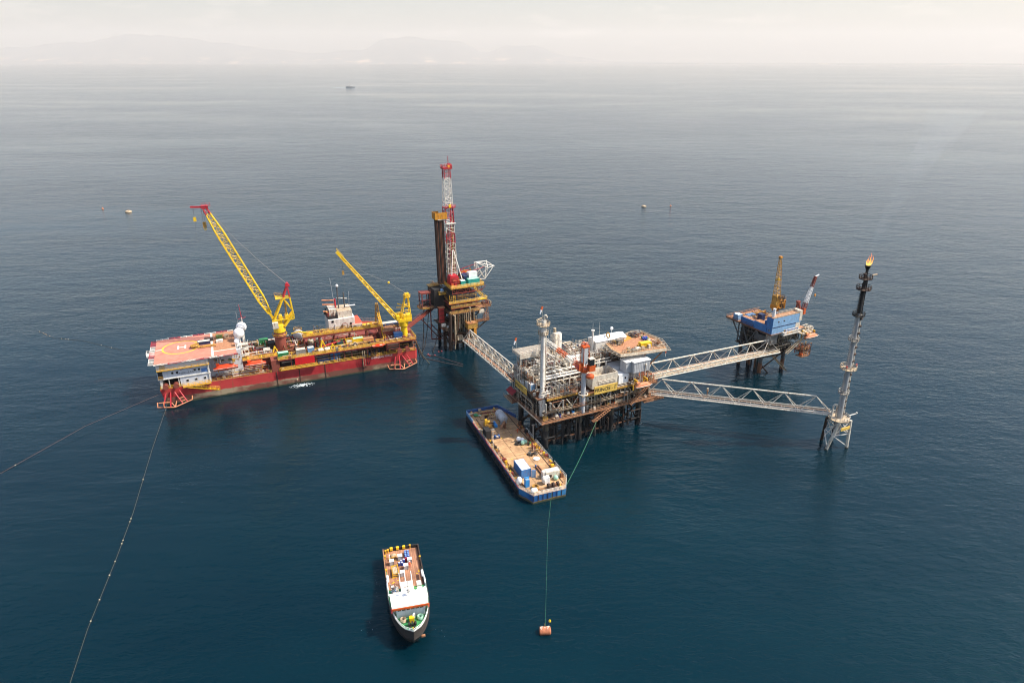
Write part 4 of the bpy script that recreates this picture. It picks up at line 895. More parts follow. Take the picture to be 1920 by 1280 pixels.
def derrick():
    t = thing('derrick', 'tall tapering derrick in red and white bands with an orange monkey board', 'derrick', RIG, 5, 9.6, 28.5)
    def c(q): return 'white' if q < .15 else 'dull_white' if q < .42 else ('crimson' if q < .50 and int(q*40) % 2 else 'dull_white' if q < .57 else 'crimson' if q < .68 else 'white' if q < .88 else 'crimson')
    b = MB().boom((.3, 0, 0), (-.35, 0, 31.5), 4.3, 3.8, 3.7, 3.2, c, 14, .21, .09, (1, 0, 0)); b.build('lower_mast', t)
    b = MB().boom((-.35, 0, 31.5), (-.5, 0, 50), 3.7, 3.0, 2.6, 2.2, lambda q: 'crimson' if q < .1 or q > .78 else 'white', 9, .2, .09, (1, 0, 0)); b.build('upper_mast', t)
    b = MB()
    for x in (-.9, .2, .9): b.tube((x, .2, 0), (x-.5, 0, 49), .09, 'dull_white' if x < 0 else 'grey', 5)
    b.tube((1.9, -1.5, 2), (1.2, -1.2, 36), .14, 'crimson', 5); b.tube((.4, -1.7, 2), (0, -1.4, 31), .18, 'crimson', 5); b.tube((1.4, -1.8, 0), (.9, -1.4, 30), .22, 'cream', 6); b.build('standpipe', t)
    b = MB().box(-2.5, -1.7, 49.8, 1.5, 1.7, 50.3, 'crimson'); b.rail([(-2.5, -1.7, 50.3), (1.5, -1.7, 50.3), (1.5, 1.7, 50.3), (-2.5, 1.7, 50.3), (-2.5, -1.7, 50.3)], 'crimson', r=.09)
    b.lathe((.9, 0, 51), [(1.0, -.9), (1.0, .9)], 'crimson', 12, 'y'); b.tube((.6, .5, 50), (.6, .5, 55), .14, 'crimson', 5); b.build('crown_block', t)
    MB().box(-.2, -1.2, 50.4, .8, -.2, 51.4, 'bright_yellow').build('crown_motor', t)
    MB().box(-2.4, -1.9, 33.4, 2.4, 1.7, 33.7, 'crimson').rail([(-2.4, -1.9, 33.7), (2.4, -1.9, 33.7)], 'crimson', r=.09).box(-.7, -2.2, 33.7, .3, -1.8, 35, 'bright_yellow').build('mast_platform', t)
    # monkey board
    b = MB().box(-7.2, -2.2, 29.0, -1.6, 1.8, 29.2, 'orange_yellow')
    for x0, y0, x1, y1 in ((-7.2, -2.2, -1.6, -2.1), (-7.2, -2.2, -7.1, 1.8), (-7.2, 1.7, -4.2, 1.8), (-1.7, -2.2, -1.6, -.5)): b.box(x0, y0, 29.2, x1, y1, 31.9, 'orange_yellow')
    for k in range(5): b.box(-7.1+k*1.2, -2.26, 29.1, -7.0+k*1.2, -2.201, 31.9, 'yellow')
    b.box(-6.9, -1.9, 31.0, -1.8, 1.5, 31.1, 'dark_rust'); b.build('monkey_board', t)
    b = MB().beam((-4, -1.8, 28.9), (-.5, -1.6, 27.0), .2, .2, 'white'); b.beam((-6, -2.2, 28.9), (-.5, -1.6, 28.4), .2, .2, 'white'); b.box(-2, -2.3, 26.6, 2.3, -1.8, 26.9, 'white'); b.build('board_bracket', t)
    for s_, y in ((-1, -5), (1, -5)):
        MB().tube((-2.6 if s_ < 0 else 3.2, -7, .2), (.2*s_+.6, -1.9, 15), .22, 'white', 7).build('raking_brace', t)
    MB().clutter(-1.6, -1.4, 0, 1.6, 1.4, 26, 46, 33, ['dull_white', 'cream', 'crimson', 'yellow', 'grey', 'dark'], .16).build('travelling_gear', t)
    rd = random.Random(8)
    for i in range(7):
        for j in range(4):
            x, y = -6.6+i*.55, -1.5+j*.6
            MB().tube((x+.5, y, .3), (x, y, 30.6+rd.uniform(-.5, .5)), .24, rd.choice(['pipe_brown', 'dark', 'pipe_brown', 'dark_rust']), 6).build('drill_pipe_stand', t)
derrick()
container('container', 'small teal container with a white top beside the red doghouse on the drill deck', RIG, 6.4, .8, 28.52, 2.2, 2.4, 2.4, 'teal', roof='clean_white')
container('container', 'wide teal container at the front edge of the drill deck', RIG, 9.8, .6, 28.52, 5.2, 2.4, 2.7, 'teal', roof='mint')
container('container', 'tall white container behind the wide teal one on the drill deck', RIG, 11.2, 3.3, 28.52, 3.8, 2.4, 5.0, 'clean_white')
container('container', 'dark blue container between the two teal ones on the drill deck', RIG, 8.8, 3.4, 28.52, 2.2, 2.6, 3.6, 'navy')

# gangway from the ship up to the derrick platform
def gangway():
    a = SHIP.w(98.5, 11.5, 12.6); c = RIG.w(-4.4, 10, 17.2)
    t = thing('gangway', 'dark red inclined gangway between the red ship and the derrick platform', 'gangway', WORLD, a.x, a.y, a.z)
    d = c-a; sd = Vector((0, 0, 1)).cross(d).normalized()*.9
    b = MB()
    for q in (-sd, sd):
        b.beam(q, d+q, .2, .7, 'dull_red'); b.beam(q+Vector((0, 0, 1.2)), d+q+Vector((0, 0, 1.2)), .12, .14, 'dull_red')
        for k in range(12): p_ = d*(k/11)+q; b.tube(p_, p_+Vector((0, 0, 1.2)), .06, 'dull_red', 4)
    b.build('side_truss', t)
    MB().beam(Vector((0, 0, .1)), d+Vector((0, 0, .1)), 1.6, .12, 'pedestal').build('walkway', t)
    P = d*.93; b = MB(); q = Vector((P.x, P.y, 2.6-a.z)); b.tube(P, q, .28, 'dull_red', 6); b.tube(q, q+Vector((5, 3.4, -1)), .28, 'dull_red', 6); b.tube(d*.5, q+Vector((3.5, 3, -1)), .24, 'dull_red', 6); b.tube(P+Vector((0, 0, -7)), q+Vector((5, 3, 0)), .24, 'dull_red', 6); b.build('support_trestle', t)
gangway()

# ================================================================== BRIDGES
def bridge(name, label, A, B_, w_, h, bays, apex=True, pipes=3, ends=(.9, .9), c='dull_white', post=None, dm='steel'):
    A, B_ = Vector(A), Vector(B_); t = thing(name, label, 'bridge', WORLD, A.x, A.y, A.z); d = B_-A; n = Vector((0, 0, 1)).cross(d).normalized(); Z = Vector((0, 0, 1))
    L_ = lambda k: d*k
    for s_ in (-1, 1): MB().tube(n*s_*w_/2, d+n*s_*w_/2, .27, c, 8).build('bottom_chord', t)
    ts = [0.0]+[(i+.5)/bays for i in range(bays)]+[1.0]
    MB().tube(L_(.5/bays)+Z*h, L_(1-.5/bays)+Z*h, .3, c, 8).build('top_chord', t)
    for s_ in (-1, 1):
        b = MB()
        for i in range(bays):
            top = L_((i+.5)/bays)+Z*h
            b.tube(top, L_(i/bays)+n*s_*w_/2, .13, c, 6); b.tube(top, L_((i+1)/bays)+n*s_*w_/2, .13, c, 6)
            if post: b.tube(L_((i+.5)/bays)+Z*h, L_((i+.5)/bays)+n*s_*w_/2, .1, c, 6)
        b.build('bracing', t)
    b = MB()
    for i in range(bays*2+1): b.beam(L_(i/(bays*2))-n*w_/2, L_(i/(bays*2))+n*w_/2, .16, .2, c)
    b.build('floor_beam', t)
    MB().beam(n*(-.2)*w_+Z*.12, d+n*(-.2)*w_+Z*.12, 1.2, .08, dm).build('walkway', t)
    for s_ in (-.42, .0): MB().rail([n*s_*w_+Z*.15, d+n*s_*w_+Z*.15], c, r=.04, step=2.4, toe=False).build('handrail', t)
    rd = random.Random(len(label))
    for k in range(pipes):
        q = n*(w_*(.1+.36*k/max(1, pipes-1)))+Z*.35; MB().tube(q, d+q, rd.uniform(.13, .3), rd.choice(['dull_white', 'cream', 'steel', 'rust_light']), 8).build('pipeline', t)
    return t
bridge('link_bridge', 'pale steel walkway bridge between the derrick platform and the white process platform', (-18.6, 267.4, 12.4), (1.6, 226.5, 12.6), 4.4, 5.2, 8, c='dull_white', post=True, dm='rust_light')
bridge('link_bridge', 'pale steel truss bridge running to the blue platform', PROD.w(47, 11.8, 12.4), (107.6, 258.6, 11.2), 4.4, 5.4, 7, c='dull_white', dm='cream', pipes=4)
bridge('link_bridge', 'long pale truss bridge running to the flare tower', PROD.w(44, 3.4, 11.6), (106.0, 203.6, 11.9), 3.8, 5.4, 6, c='dull_white', dm='steel', pipes=2)
b = MB().tube((0, 0, 0), (0, 0, 1.6), .1, 'white', 5); b.box(-.15, -.15, 1.5, .15, .15, 2.4, 'orange'); b.tube((0, 0, 2.4), (.2, 0, 3.4), .16, 'dull_white', 6)
solo(b, 'marker_post', 'orange and white marker post on the bridge to the blue platform', 'marker', PROD, 60.5, 14.8, 17.6)
b = MB().tube((0, 0, 0), (0, 0, 2.6), .16, 'rust', 6); b.torus((0, 0, 1.8), .35, .1, 'rust_light', 8, 5); b.box(-.3, -.3, 2.2, .3, .3, 2.7, 'cream'); solo(b, 'monitor_post', 'rusty post with a collar midway on the bridge to the flare tower', 'post', WORLD, 68.2, 215.9, 12.2)

# ================================================================== PRODUCTION PLATFORM
def production():
    t = thing('production_platform', 'cluttered white and rust process platform with a tan helideck at the centre of the complex', 'platform', PROD)
    for u in (3, 16, 29, 40.5):
        for v in (3, 12, 21): MB().tube((u, v-.3 if v < 5 else v, -2), (u, v, 10.6), .95, 'dark', 12).tube((u, v-.2, 6.5), (u, v, 10.2), 1.04, 'olive', 12).build('jacket_leg', t)
    b = MB()
    for v in (3, 12, 21):
        for u in (3, 16, 29): b.tube((u, v, .5), (u+12.5, v, 9), .32, 'dark_rust', 6); b.tube((u, v, 2), (u+12.5, v, 2), .3, 'rust', 6)
    for u in (3, 16, 29, 40.5): b.tube((u, 3, 1), (u, 12, 9), .3, 'dark_rust', 6); b.tube((u, 12, 9), (u, 21, 1), .3, 'dark_rust', 6)
    b.build('jacket_brace', t)
    for k, u in enumerate((9, 11.5, 20, 22, 24.5, 26)): MB().tube((u, 2+k % 3, -2), (u, 2+k % 3, 10.4), .4, 'dark', 8).build('caisson', t)
    # decks
    b = MB().box(0, 0, 10.3, 45, 26, 10.9, 'dark_rust'); b.box(-.05, -.1, 10.45, 45.1, -.001, 10.95, 'rust_light'); b.box(-.12, 0, 10.45, -.001, 26, 10.95, 'dull_white'); b.build('cellar_deck', t)
    b = MB().box(.6, 4.4, 17.1, 40, 27, 17.5, 'rust'); b.box(3.5, 3.2, 17.1, 15.2, 4.4, 17.5, 'rust'); b.box(16, .6, 17.1, 40, 4.4, 17.5, 'rust'); b.box(.45, 4.3, 17.0, .599, 27, 17.55, 'olive')
    b.box(3.4, 3.05, 16.9, 15.3, 3.199, 17.6, 'old_yellow'); b.box(15.4, .45, 16.9, 40.1, .599, 17.6, 'old_yellow'); b.build('main_deck', t)
    MB().box(6, 9.5, 21.2, 40, 26, 21.5, 'rust').build('upper_deck', t)
    MB().rail([(0, 25, 10.95), (0, 0, 10.95), (15, 0, 10.95)], 'rust_light', r=.07).rail([(18, 0, 10.95), (36, 0, 10.95)], 'rust_light', r=.07).rail([(36, 0, 10.95), (45, 0, 10.95), (45, 10, 10.95)], 'rust_light', r=.07).build('cellar_rail', t)
    MB().rail([(.6, 26, 17.5), (.6, 11, 17.5)], 'dull_white', r=.06).rail([(3.5, 3.2, 17.5), (15.2, 3.2, 17.5)], 'cream', r=.07).rail([(29, .6, 17.5), (40, .6, 17.5), (40, 6, 17.5)], 'dull_white', r=.07).build('main_rail', t)
    b = MB()
    for u in (2, 8.5, 15, 21, 27, 33, 39.5):
        for v in (1.2, 12, 24): b.tube((u, v, 10.9), (u, v, 17.1), .32, 'steel' if v < 5 else 'dark_rust', 8)
    b.build('deck_column', t)
    for u in (4, 10, 23, 34): MB().tube((u, 1.6, 11), (u+4.5, 1.6, 17), .16, 'dull_white', 6).tube((u+4.5, 1.6, 11), (u, 1.6, 17), .16, 'dull_white', 6).build('cross_brace', t)
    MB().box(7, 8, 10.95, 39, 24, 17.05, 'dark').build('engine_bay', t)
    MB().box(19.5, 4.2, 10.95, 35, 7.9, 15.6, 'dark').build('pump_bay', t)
    # signs
    MB().box(19.6, -.25, 17.2, 28.7, -.02, 20.0, 'sign_yellow').build('sign', t); text('PRINOS - Γ', 'sign_lettering', t, (24.1, -.29, 18.6), 1.85, 'letter_dark', UP_FRONT, .02, .98)
    MB().box(-.2, 10.8, 16.5, -.02, 19.1, 18.8, 'sign_yellow').build('sign', t); text('PRINOS - Γ', 'sign_lettering', t, (-.24, 14.95, 17.65), 1.6, 'letter_dark', (PI/2, 0, -PI/2), .02, .98)
    # clutter by bays: cellar deck front, main deck, upper process deck
    W_ = ['dull_white', 'white', 'cream', 'steel', 'rust', 'dull_white']; D_ = ['olive', 'dark_rust', 'steel', 'rust', 'dark', 'dull_white', 'dark', 'olive', 'cream']
    for k, u in enumerate((3.5, 10, 17.5, 24, 30.5, 37)): MB().clutter(u, .6, 10.95, u+6.3, 6, 16.6, 66, 100+k, D_, .2).build('pipework', t)
    for k in range(6): MB().clutter(1+k*6.5, 3.4 if k != 2 else 4.5, 17.5, 7+k*6.5, 9.5, 21.4, 46, 120+k, W_+['rust', 'blue' if k == 2 else 'cream'], .19).build('pipework', t)
    for k in range(5): MB().clutter(6+k*6.5, 9.5, 21.5, 12.5+k*6.5, 17, 26.2, 74, 140+k, W_+['white', 'dull_white'], .22).build('process_pipework', t)
    for k in range(5): MB().clutter(2+k*6, 17.5, 17.5 if k == 0 else 21.5, 8+k*6, 25.5, 27, 56, 160+k, W_+['white', 'dull_white'], .22).build('process_pipework', t)
    MB().clutter(.3, 5, 10.95, .6+1.4, 24, 17, 60, 171, D_+['dull_white'], .15).build('pipework', t)
    for k, (v, z) in enumerate(((8.3, 22.2), (8.9, 22.9), (9.6, 22.2), (8.3, 20.8), (10.3, 23.6))):
        MB().tube((4.0, v, z), (19, v, z), .26 if k % 2 else .34, 'white' if k != 3 else 'dull_white', 9).build('header_pipe', t)
    for u in (5, 9.5, 12.5, 15, 20.5, 23.5, 26.5): MB().box(u-.14, 8.0, 17.5, u+.14, 8.25, 22.4 if u < 18 else 25, 'white').box(u-.14, 10.5, 17.5, u+.14, 10.75, 24.6, 'white').box(u-.12, 8.26, 21.9, u+.12, 10.49, 22.1, 'white').build('rack_frame', t)
    for k, (v, z) in enumerate(((7.6, 24.6), (8.4, 25.4), (7.2, 23.0))): MB().tube((19.5, v, z), (31, v, z), .22, 'dull_white', 8).build('header_pipe', t)
    for (a, c_, r) in (((4.5, 13, 27), (14, 8.6, 22.8), .2), ((4.5, 14, 27.5), (15, 9.4, 23.4), .16), ((5, 12, 26), (13, 7.9, 21.8), .14), ((8, 18, 29), (16, 11, 25), .2)): MB().tube(a, c_, r, 'white', 7).build('sloping_pipe', t)
    # vessels
    MB().drum((20, 13.6, 24.6), 1.7, 6.4, 'clean_white', 'x', 18).build('separator', t); MB().drum((12.5, 14.5, 24), 1.2, 5, 'white', 'x', 16).build('separator', t)
    MB().lathe((16.5, 12, 21.5), [(1.25, 0), (1.25, 4.2), (.8, 4.9), (.05, 5.1)], 'dull_white', 16).build('storage_tank', t)
    for u, v, h, r in ((16.0, 21.0, 14.2, 1.05), (18.2, 22.0, 13.4, 1.1)):
        MB().lathe((u, v, 18), [(r, 0), (r, h), (r*.8, h+.5), (.05, h+.8)], 'dull_white' if u < 17 else 'white', 16).build('column_vessel', t)
    b = MB().ring((16.0, 21, 30.4), 1.6, 'dull_white', 1.0, .06, 10); b.lathe((16, 21, 32.8), [(.5, 0), (.5, 1.6)], 'cream', 8); b.tube((14.4, 21, 18), (14.4, 21, 34), .1, 'grey', 5); b.tube((13.6, 21, 18), (13.6, 21, 35), .07, 'grey', 5); b.build('column_platform', t)
    for u, v, z, h, r in ((4.6, 5.6, 17.5, 2.2, .7), (6.2, 5.8, 17.5, 2.0, .65), (1.4, 17.0, 17.5, 1.9, .8), (1.9, 15.2, 17.5, 2.0, .8), (22, 9, 21.5, 3.4, .7), (24.5, 10, 21.5, 4.2, .8), (27, 9.2, 21.5, 3.2, .6)):
        MB().lathe((u, v, z), [(r, 0), (r, h*.8), (r*.6, h), (.03, h+.05)], 'clean_white' if v < 20 else 'cream', 12).build('vessel', t)
    for u, c_ in ((6, 'dull_white'), (8.3, 'cream'), (10.4, 'steel'), (4.4, 'dark_rust')): MB().drum((u, 1.6, 11.9), .75, 1.8, c_, 'y', 12).build('pump_vessel', t)
    for u, c_ in ((7.2, 'drum_blue'), (12, 'bright_blue'), (26, 'old_yellow'), (28, 'orange')): MB().box(u, .9, 10.95, u+.8, 1.7, 12.2, c_).build('chemical_box', t)
    MB().box(29, .8, 11.4, 32, 2.6, 12.6, 'cream').box(28.8, .7, 13.6, 31.5, 2.7, 13.8, 'dull_white').build('pump_shelter', t)
    MB().lathe((1.9, 1.3, 11.9), [(.5, -.4), (1.0, -.35), (1.0, -.2), (.45, -.15), (.45, .15), (1.0, .2), (1.0, .35), (.5, .4)], 'old_yellow', 14, 'y').build('hose_reel', t)
    # stacks
    u, v = 3.0, 5.6
    b = MB().lathe((u, v, 10.95), [(1.2, 0), (1.2, 7.0), (.72, 8.4), (.68, 33.6)], 'white', 18); b.build('vent_stack', t)
    b = MB().path([(u+.1, v-.2, 44.4), (u+.1, v-.2, 45.8), (u+.5, v-.4, 46.3), (u+.9, v-.5, 45.4)], .4, 'dull_white', 10); b.tube((u+1.2, v+.3, 20), (u+1.2, v+.3, 44), .16, 'dull_white', 6); b.tube((u+1.5, v+.6, 20), (u+1.5, v+.6, 42), .1, 'grey', 6); b.build('stack_pipe', t)
    b = MB()
    for z, r in ((42.6, 2.1), (39.5, 1.6)): b.lathe((u+.3, v+.6, z), [(r, 0), (r, .12)], 'cream', 14); b.ring((u+.3, v+.6, z+.1), r, 'cream', 1.1, .07, 14)
    b.tube((u-2.6, v, 45), (u, v, 45.6), .16, 'cream', 5); b.build('stack_platform', t)
    b = MB().boom((u+.3, v+1.6, 21), (u+.3, v+1.6, 39.6), 1.2, 1.2, 1.2, 1.2, 'dull_white', 12, .08, .05); b.build('ladder_cage', t)
    MB().lathe((18.6, 3.0, 10.95), [(.95, 0), (.95, 6.6)], 'white', 14).build('exhaust_trunk', t)
    MB().lathe((16.1, 1.2, 10.95), [(.82, 0), (.82, 15.0)], 'light_grey', 16).torus((16.1, 1.2, 17.8), 1.5, .22, 'dull_white', 16, 6).build('crane_pedestal', t)
    MB().lathe((27.8, 6, 17.5), [(.28, 0), (.28, 8)], 'grey', 8).build('flue', t)
    MB().lathe((27.2, 14.0, 21.5), [(.35, 0), (.35, 12.2), (.6, 12.3), (.6, 12.7)], 'white', 10).build('flue', t)
    # houses
    b = MB().box(19.6, 1.2, 18.6, 29.6, 1.5, 23.2, 'dull_white'); b.box(19.6, 1.5, 18.6, 19.9, 6.5, 23.2, 'dull_white'); b.box(29.3, 1.5, 18.6, 29.6, 6.5, 23.2, 'dull_white'); b.box(19.9, 6.2, 18.6, 29.3, 6.5, 23.2, 'dull_white'); b.box(19.9, 1.5, 20.8, 29.3, 6.2, 21, 'cream'); b.build('enclosure', t)
    for k in range(3): MB().tube((22, 1.05, 20.2+k*.45), (29, 1.05, 20.2+k*.45), .09, 'dull_white', 6).build('wall_pipe', t)
    b = MB().box(30, 1, 18.6, 34, 4.4, 21.8, 'clean_white'); b.build('control_cabin', t); MB().box(32.4, .94, 20, 33, .999, 20.7, 'glass').build('cabin_window', t)
    MB().box(29.8, 4.6, 17.6, 41, 12, 23.2, 'light_grey').build('utility_block', t)
    b = MB().box(34.8, -.6, 22.2, 41.4, 4.2, 26.0, 'light_grey'); b.box(32.6, .9, 22.0, 34.79, 4.3, 25.9, 'light_grey')
    for k in range(9): b.box(35.1+k*.72, -.65, 22.3, 35.16+k*.72, -.601, 25.9, 'grey')
    b.build('switch_house', t)
    MB().prism([(34.6, -.8), (41.6, -.8), (41.6, 4.4), (34.6, 4.4)], 26.0, 26.25, 'clean_white').prism([(32.4, .7), (34.59, .7), (34.59, 4.5), (32.4, 4.5)], 25.9, 26.1, 'clean_white').build('switch_house_roof', t)
    for u in (35.2, 38, 41): MB().box(u-.12, -.4, 17.5, u+.12, -.16, 22.2, 'steel').build('house_post', t)
    MB().path([(39.6, -.7, 21.5), (39.6, -.7, 24.6)], .17, 'dull_white', 7).lathe((39.6, -.7, 24.6), [(.4, 0), (.1, .5)], 'dull_white', 8).build('vent_pipe', t)
    b = MB().box(28, 13, 23.6, 40.6, 18.2, 29.8, 'white'); b.build('plant_room', t)
    b = MB(); b.add([(27.8, 12.8, 29.8), (40.8, 12.8, 29.8), (40.8, 15.6, 30.8), (27.8, 15.6, 30.8), (40.8, 18.4, 29.8), (27.8, 18.4, 29.8)], [(0,1,2,3), (3,2,4,5), (1,4,2), (0,3,5), (5,4,1,0)], 'clean_white'); b.build('plant_room_roof', t)
    for k, (u, c_) in enumerate(((33.5, 'orange'), (34.8, 'dull_white'), (35.8, 'old_yellow'), (37, 'dull_white'))): MB().box(u, 12.4, 24, u+.8, 12.99, 26.4, c_).build('cabinet', t)
    MB().box(28, 9, 21.52, 40.5, 12.9, 23.5, 'dark_rust').build('battery_store', t)
    # left roof deck and sheds
    b = MB().box(.8, 17.6, 28.0, 12.2, 23.6, 28.2, 'cream'); b.box(.8, 17.5, 26.7, 12.2, 17.59, 28.2, 'dull_white'); b.box(.7, 17.6, 27.3, .799, 23.6, 28.2, 'dull_white')
    for k in range(12): b.box(1.2+k*.92, 17.9, 28.201, 1.75+k*.92, 23.3, 28.26, 'steel')
    b.rail([(.8, 23.5, 28.2), (.8, 17.6, 28.2), (12.1, 17.6, 28.2)], 'dull_white', r=.06); b.build('roof_deck', t)
    for u in (1.2, 6.5, 11.5): MB().box(u-.15, 17.7, 17.5, u+.15, 18, 26.7, 'dull_white').build('roof_post', t)
    b = MB().box(1.6, 13.4, 21.0, 9, 16.8, 23.6, 'dull_white'); b.build('cooler_box', t)
    b = MB(); P = [(3.0+.0, 9.2, 20.4)]
    n = 6
    vs = []
    for k in range(n+1):
        a = PI/2*k/n; y, z = 9.6+2.6*(1-math.cos(a)), 19.6+2.8*math.sin(a)
        vs += [(3.2, y, z), (10.5, y, z)]
    vs += [(3.2, 12.2, 19.6), (10.5, 12.2, 19.6)]
    b.add(vs, [(2*k, 2*k+1, 2*k+3, 2*k+2) for k in range(n)] + [tuple([2*n+2]+[2*k for k in range(n, -1, -1)]), tuple([2*k+1 for k in range(n+1)]+[2*n+3])], 'cream')
    for k in range(5): b.box(3.2+k*1.8, 9.55, 19.6, 3.32+k*1.8, 9.6, 20.6, 'steel')
    b.build('curved_hood', t)
    MB().box(.8, 16.8, 17.5, 2.6, 22.5, 23.2, 'steel').build('exchanger_house', t)
    MB().clutter(.4, 9.5, 17.5, 3, 24, 24.5, 60, 491, ['dull_white', 'cream', 'steel', 'rust', 'rust_light', 'olive'], .15).build('pipework', t)
    MB().clutter(2.8, 12.4, 20, 10.5, 17.4, 26, 50, 492, ['dull_white', 'cream', 'white', 'rust_light'], .16).build('pipework', t)
    MB().path([(-.4, 17.6, 21), (2.4, 16.4, 23.2), (9, 15.6, 23.6)], .2, 'dull_white', 7).build('sloping_pipe', t)
    # helideck
    O = [(31.4, 2.6), (48.6, .2), (51.4, 8.2), (49.8, 17.2), (45.8, 18.0), (39.2, 15.0), (32.6, 15.0), (30.9, 7.6)]
    b = MB().prism(O, 28.2, 28.7, 'dull_white', 'deck_tan'); b.build('helideck', t)
    I = [(32.6, 3.4), (47.4, 1.4), (50.0, 8.2), (48.6, 16.0), (45.4, 16.8), (39.6, 13.9), (33.8, 13.6), (32.0, 7.6)]
    MB().prism(I, 28.701, 28.72, 'deck_brown').build('landing_surface', t)
    MB().prism([(39, 11.6), (43, 12.6), (43.5, 15.6), (39.2, 14.8)], 28.721, 28.74, 'orange_yellow').build('painted_panel', t); MB().prism([(43.2, 13), (46, 13.4), (45.6, 16), (43.6, 15.6)], 28.721, 28.74, 'olive').build('painted_panel', t)
    b = MB(); P = [Vector((*p_, 28.4)) for p_ in O]; c0 = sum(P, Vector())/len(P)
    for a, c_ in zip(P, P[1:]+P[:1]):
        oa, oc = a+(a-c0).normalized()*1.6, c_+(c_-c0).normalized()*1.6; b.tube(oa, oc, .09, 'cream', 5)
        k = int((c_-a).length/1.3)
        for i in range(k+1): b.tube(a.lerp(c_, i/k), oa.lerp(oc, i/k), .06, 'dull_white', 4)
        for f_ in (.35, .7): b.tube(a.lerp(oa, f_), c_.lerp(oc, f_), .04, 'cream', 4)
    b.build('safety_net', t)
    MB().rail([(32.2, 3.0, 28.72), (48, .9, 28.72), (50.7, 8.2, 28.72), (49.2, 16.6, 28.72), (45.4, 17.4, 28.72)], 'cream', r=.07, h=.9).build('deck_rail', t)
    b = MB()
    for k in range(5): b.beam(Vector(O[0]+(27.9,)).lerp(Vector(O[6]+(27.9,)), k/4), Vector(O[1]+(27.9,)).lerp(Vector(O[3]+(27.9,)), k/4), .3, .6, 'dull_white')
    b.build('helideck_girder', t)
    for a, c_ in (((36, 5, 23.2), (36, 5, 27.8)), ((40.5, 5, 23.2), (40.5, 5, 27.8)), ((41, 11, 17.5), (41, 11, 27.8)), ((41, 10, 19), (49, 6, 27.8)), ((41, 3, 20), (47.5, .5, 27.8)), ((33, 11.5, 23), (33, 11.5, 27.8))): MB().tube(a, c_, .25, 'rust_light', 7).build('helideck_strut', t)
    for k in range(4): MB().clutter(33+k*3.6, 2.6, 28.73, 36.6+k*3.6, 4.6 if k != 2 else 3.2, 29.5, 9, 460+k, ['cream', 'dull_white', 'rust', 'dark_steel', 'old_yellow'], .1).build('deck_gear', t)
    MB().clutter(44, 12.5, 28.73, 49, 16.5, 29.9, 34, 465, ['dark_steel', 'rust', 'dull_red', 'steel', 'cream', 'navy'], .14).build('deck_gear', t)
    MB().clutter(33, 9, 28.73, 37.5, 13, 30.0, 26, 466, ['dark_steel', 'olive', 'old_yellow', 'steel', 'cream'], .14).build('deck_gear', t)
    MB().clutter(46, 1.6, 28.73, 50, 8, 29.6, 22, 467, ['cream', 'rust', 'dull_white', 'rust_light'], .12).build('deck_gear', t)
    for k in range(6): MB().clutter(6+k*5.6, 9.6, 26, 11+k*5.6, 20, 28.2, 18, 470+k, ['white', 'dull_white', 'dull_red', 'cream', 'steel'], .13).build('high_pipework', t)
    for k in range(5): MB().clutter(1+k*8, .2, 2, 8+k*8, 8, 10, 16, 480+k, ['dark_rust', 'dark', 'dark', 'dark'], .3).build('underdeck_pipework', t)
    for k in range(7): MB().rail([(1+k*5.5, .35, 13.9), (6+k*5.5, .35, 13.9)], ['olive', 'cream', 'rust_light'][k % 3], r=.05).box(1+k*5.5, .3, 13.7, 6+k*5.5, 2.2, 13.85, 'dark_rust').build('mezzanine_walkway', t)
    # east landing and stairs
    b = MB().box(40, 1, 15.6, 46.5, 14, 15.9, 'rust'); b.rail([(40, 1, 15.9), (46.5, 1, 15.9), (46.5, 14, 15.9)], 'rust_light', r=.07); b.box(40.5, -.4, 9.6, 49, 6, 9.9, 'rust_light'); b.rail([(41, -.4, 9.9), (49, -.4, 9.9), (49, 6, 9.9)], 'rust_light', r=.07); b.build('bridge_landing', t)
    MB().clutter(40.2, 1.2, 15.9, 46, 13, 19.4, 46, 181, ['rust', 'cream', 'dull_white', 'orange', 'rust_light'], .2).build('landing_pipework', t)
    MB().stair((33.5, -1.6, 11.1), (43.8, -1.0, 18.6), 1.1, 'rust_light', (0, 1, 0)).build('stairway', t)
    MB().stair((19.8, -1.4, 8.2), (25.6, -1.0, 11.0), 1.2, 'rust_light', (0, 1, 0)).build('stairway', t)
    MB().box(18.6, -2, 7.9, 20.4, -.6, 8.1, 'rust').rail([(18.6, -2, 8.1), (20.4, -2, 8.1)], 'rust_light').build('boat_landing', t)
    MB().rail([(18.2, .5, 28.72), (18.2, .5, 28.72)], 'white'); 
    b = MB()
    for a, z in ((28.6, 31), (31.4, 31.5)): b.tube((a+1, 17.8, 29.8), (a+1, 17.8, 35), .06, 'dull_white', 4)
    b.build('aerial', t)
    MB().ball((37.4, 17.6, 31.9), .6, 'clean_white', 12, 7).tube((37.4, 17.6, 30), (37.4, 17.6, 31.4), .1, 'grey', 5).build('satellite_dome', t)
    MB().torus((33.6, 14.0, 31.2), .9, .22, 'old_yellow', 14, 6, 'x').build('hose_reel', t)
    MB().box(-2.4, 17.5, 10.7, -.1, 24, 10.95, 'rust').rail([(-2.4, 24, 10.95), (-2.4, 17.5, 10.95)], 'cream').build('side_landing', t)
    b = MB(); b.add([(-2, 18, 13.6), (-.3, 18, 14.8), (-.3, 23, 14.8), (-2, 23, 13.6)], [(0,1,2,3),(3,2,1,0)], 'crimson'); b.box(-2, 18, 13.5, -1.9, 23, 13.6, 'crimson'); b.build('red_awning', t)
production()

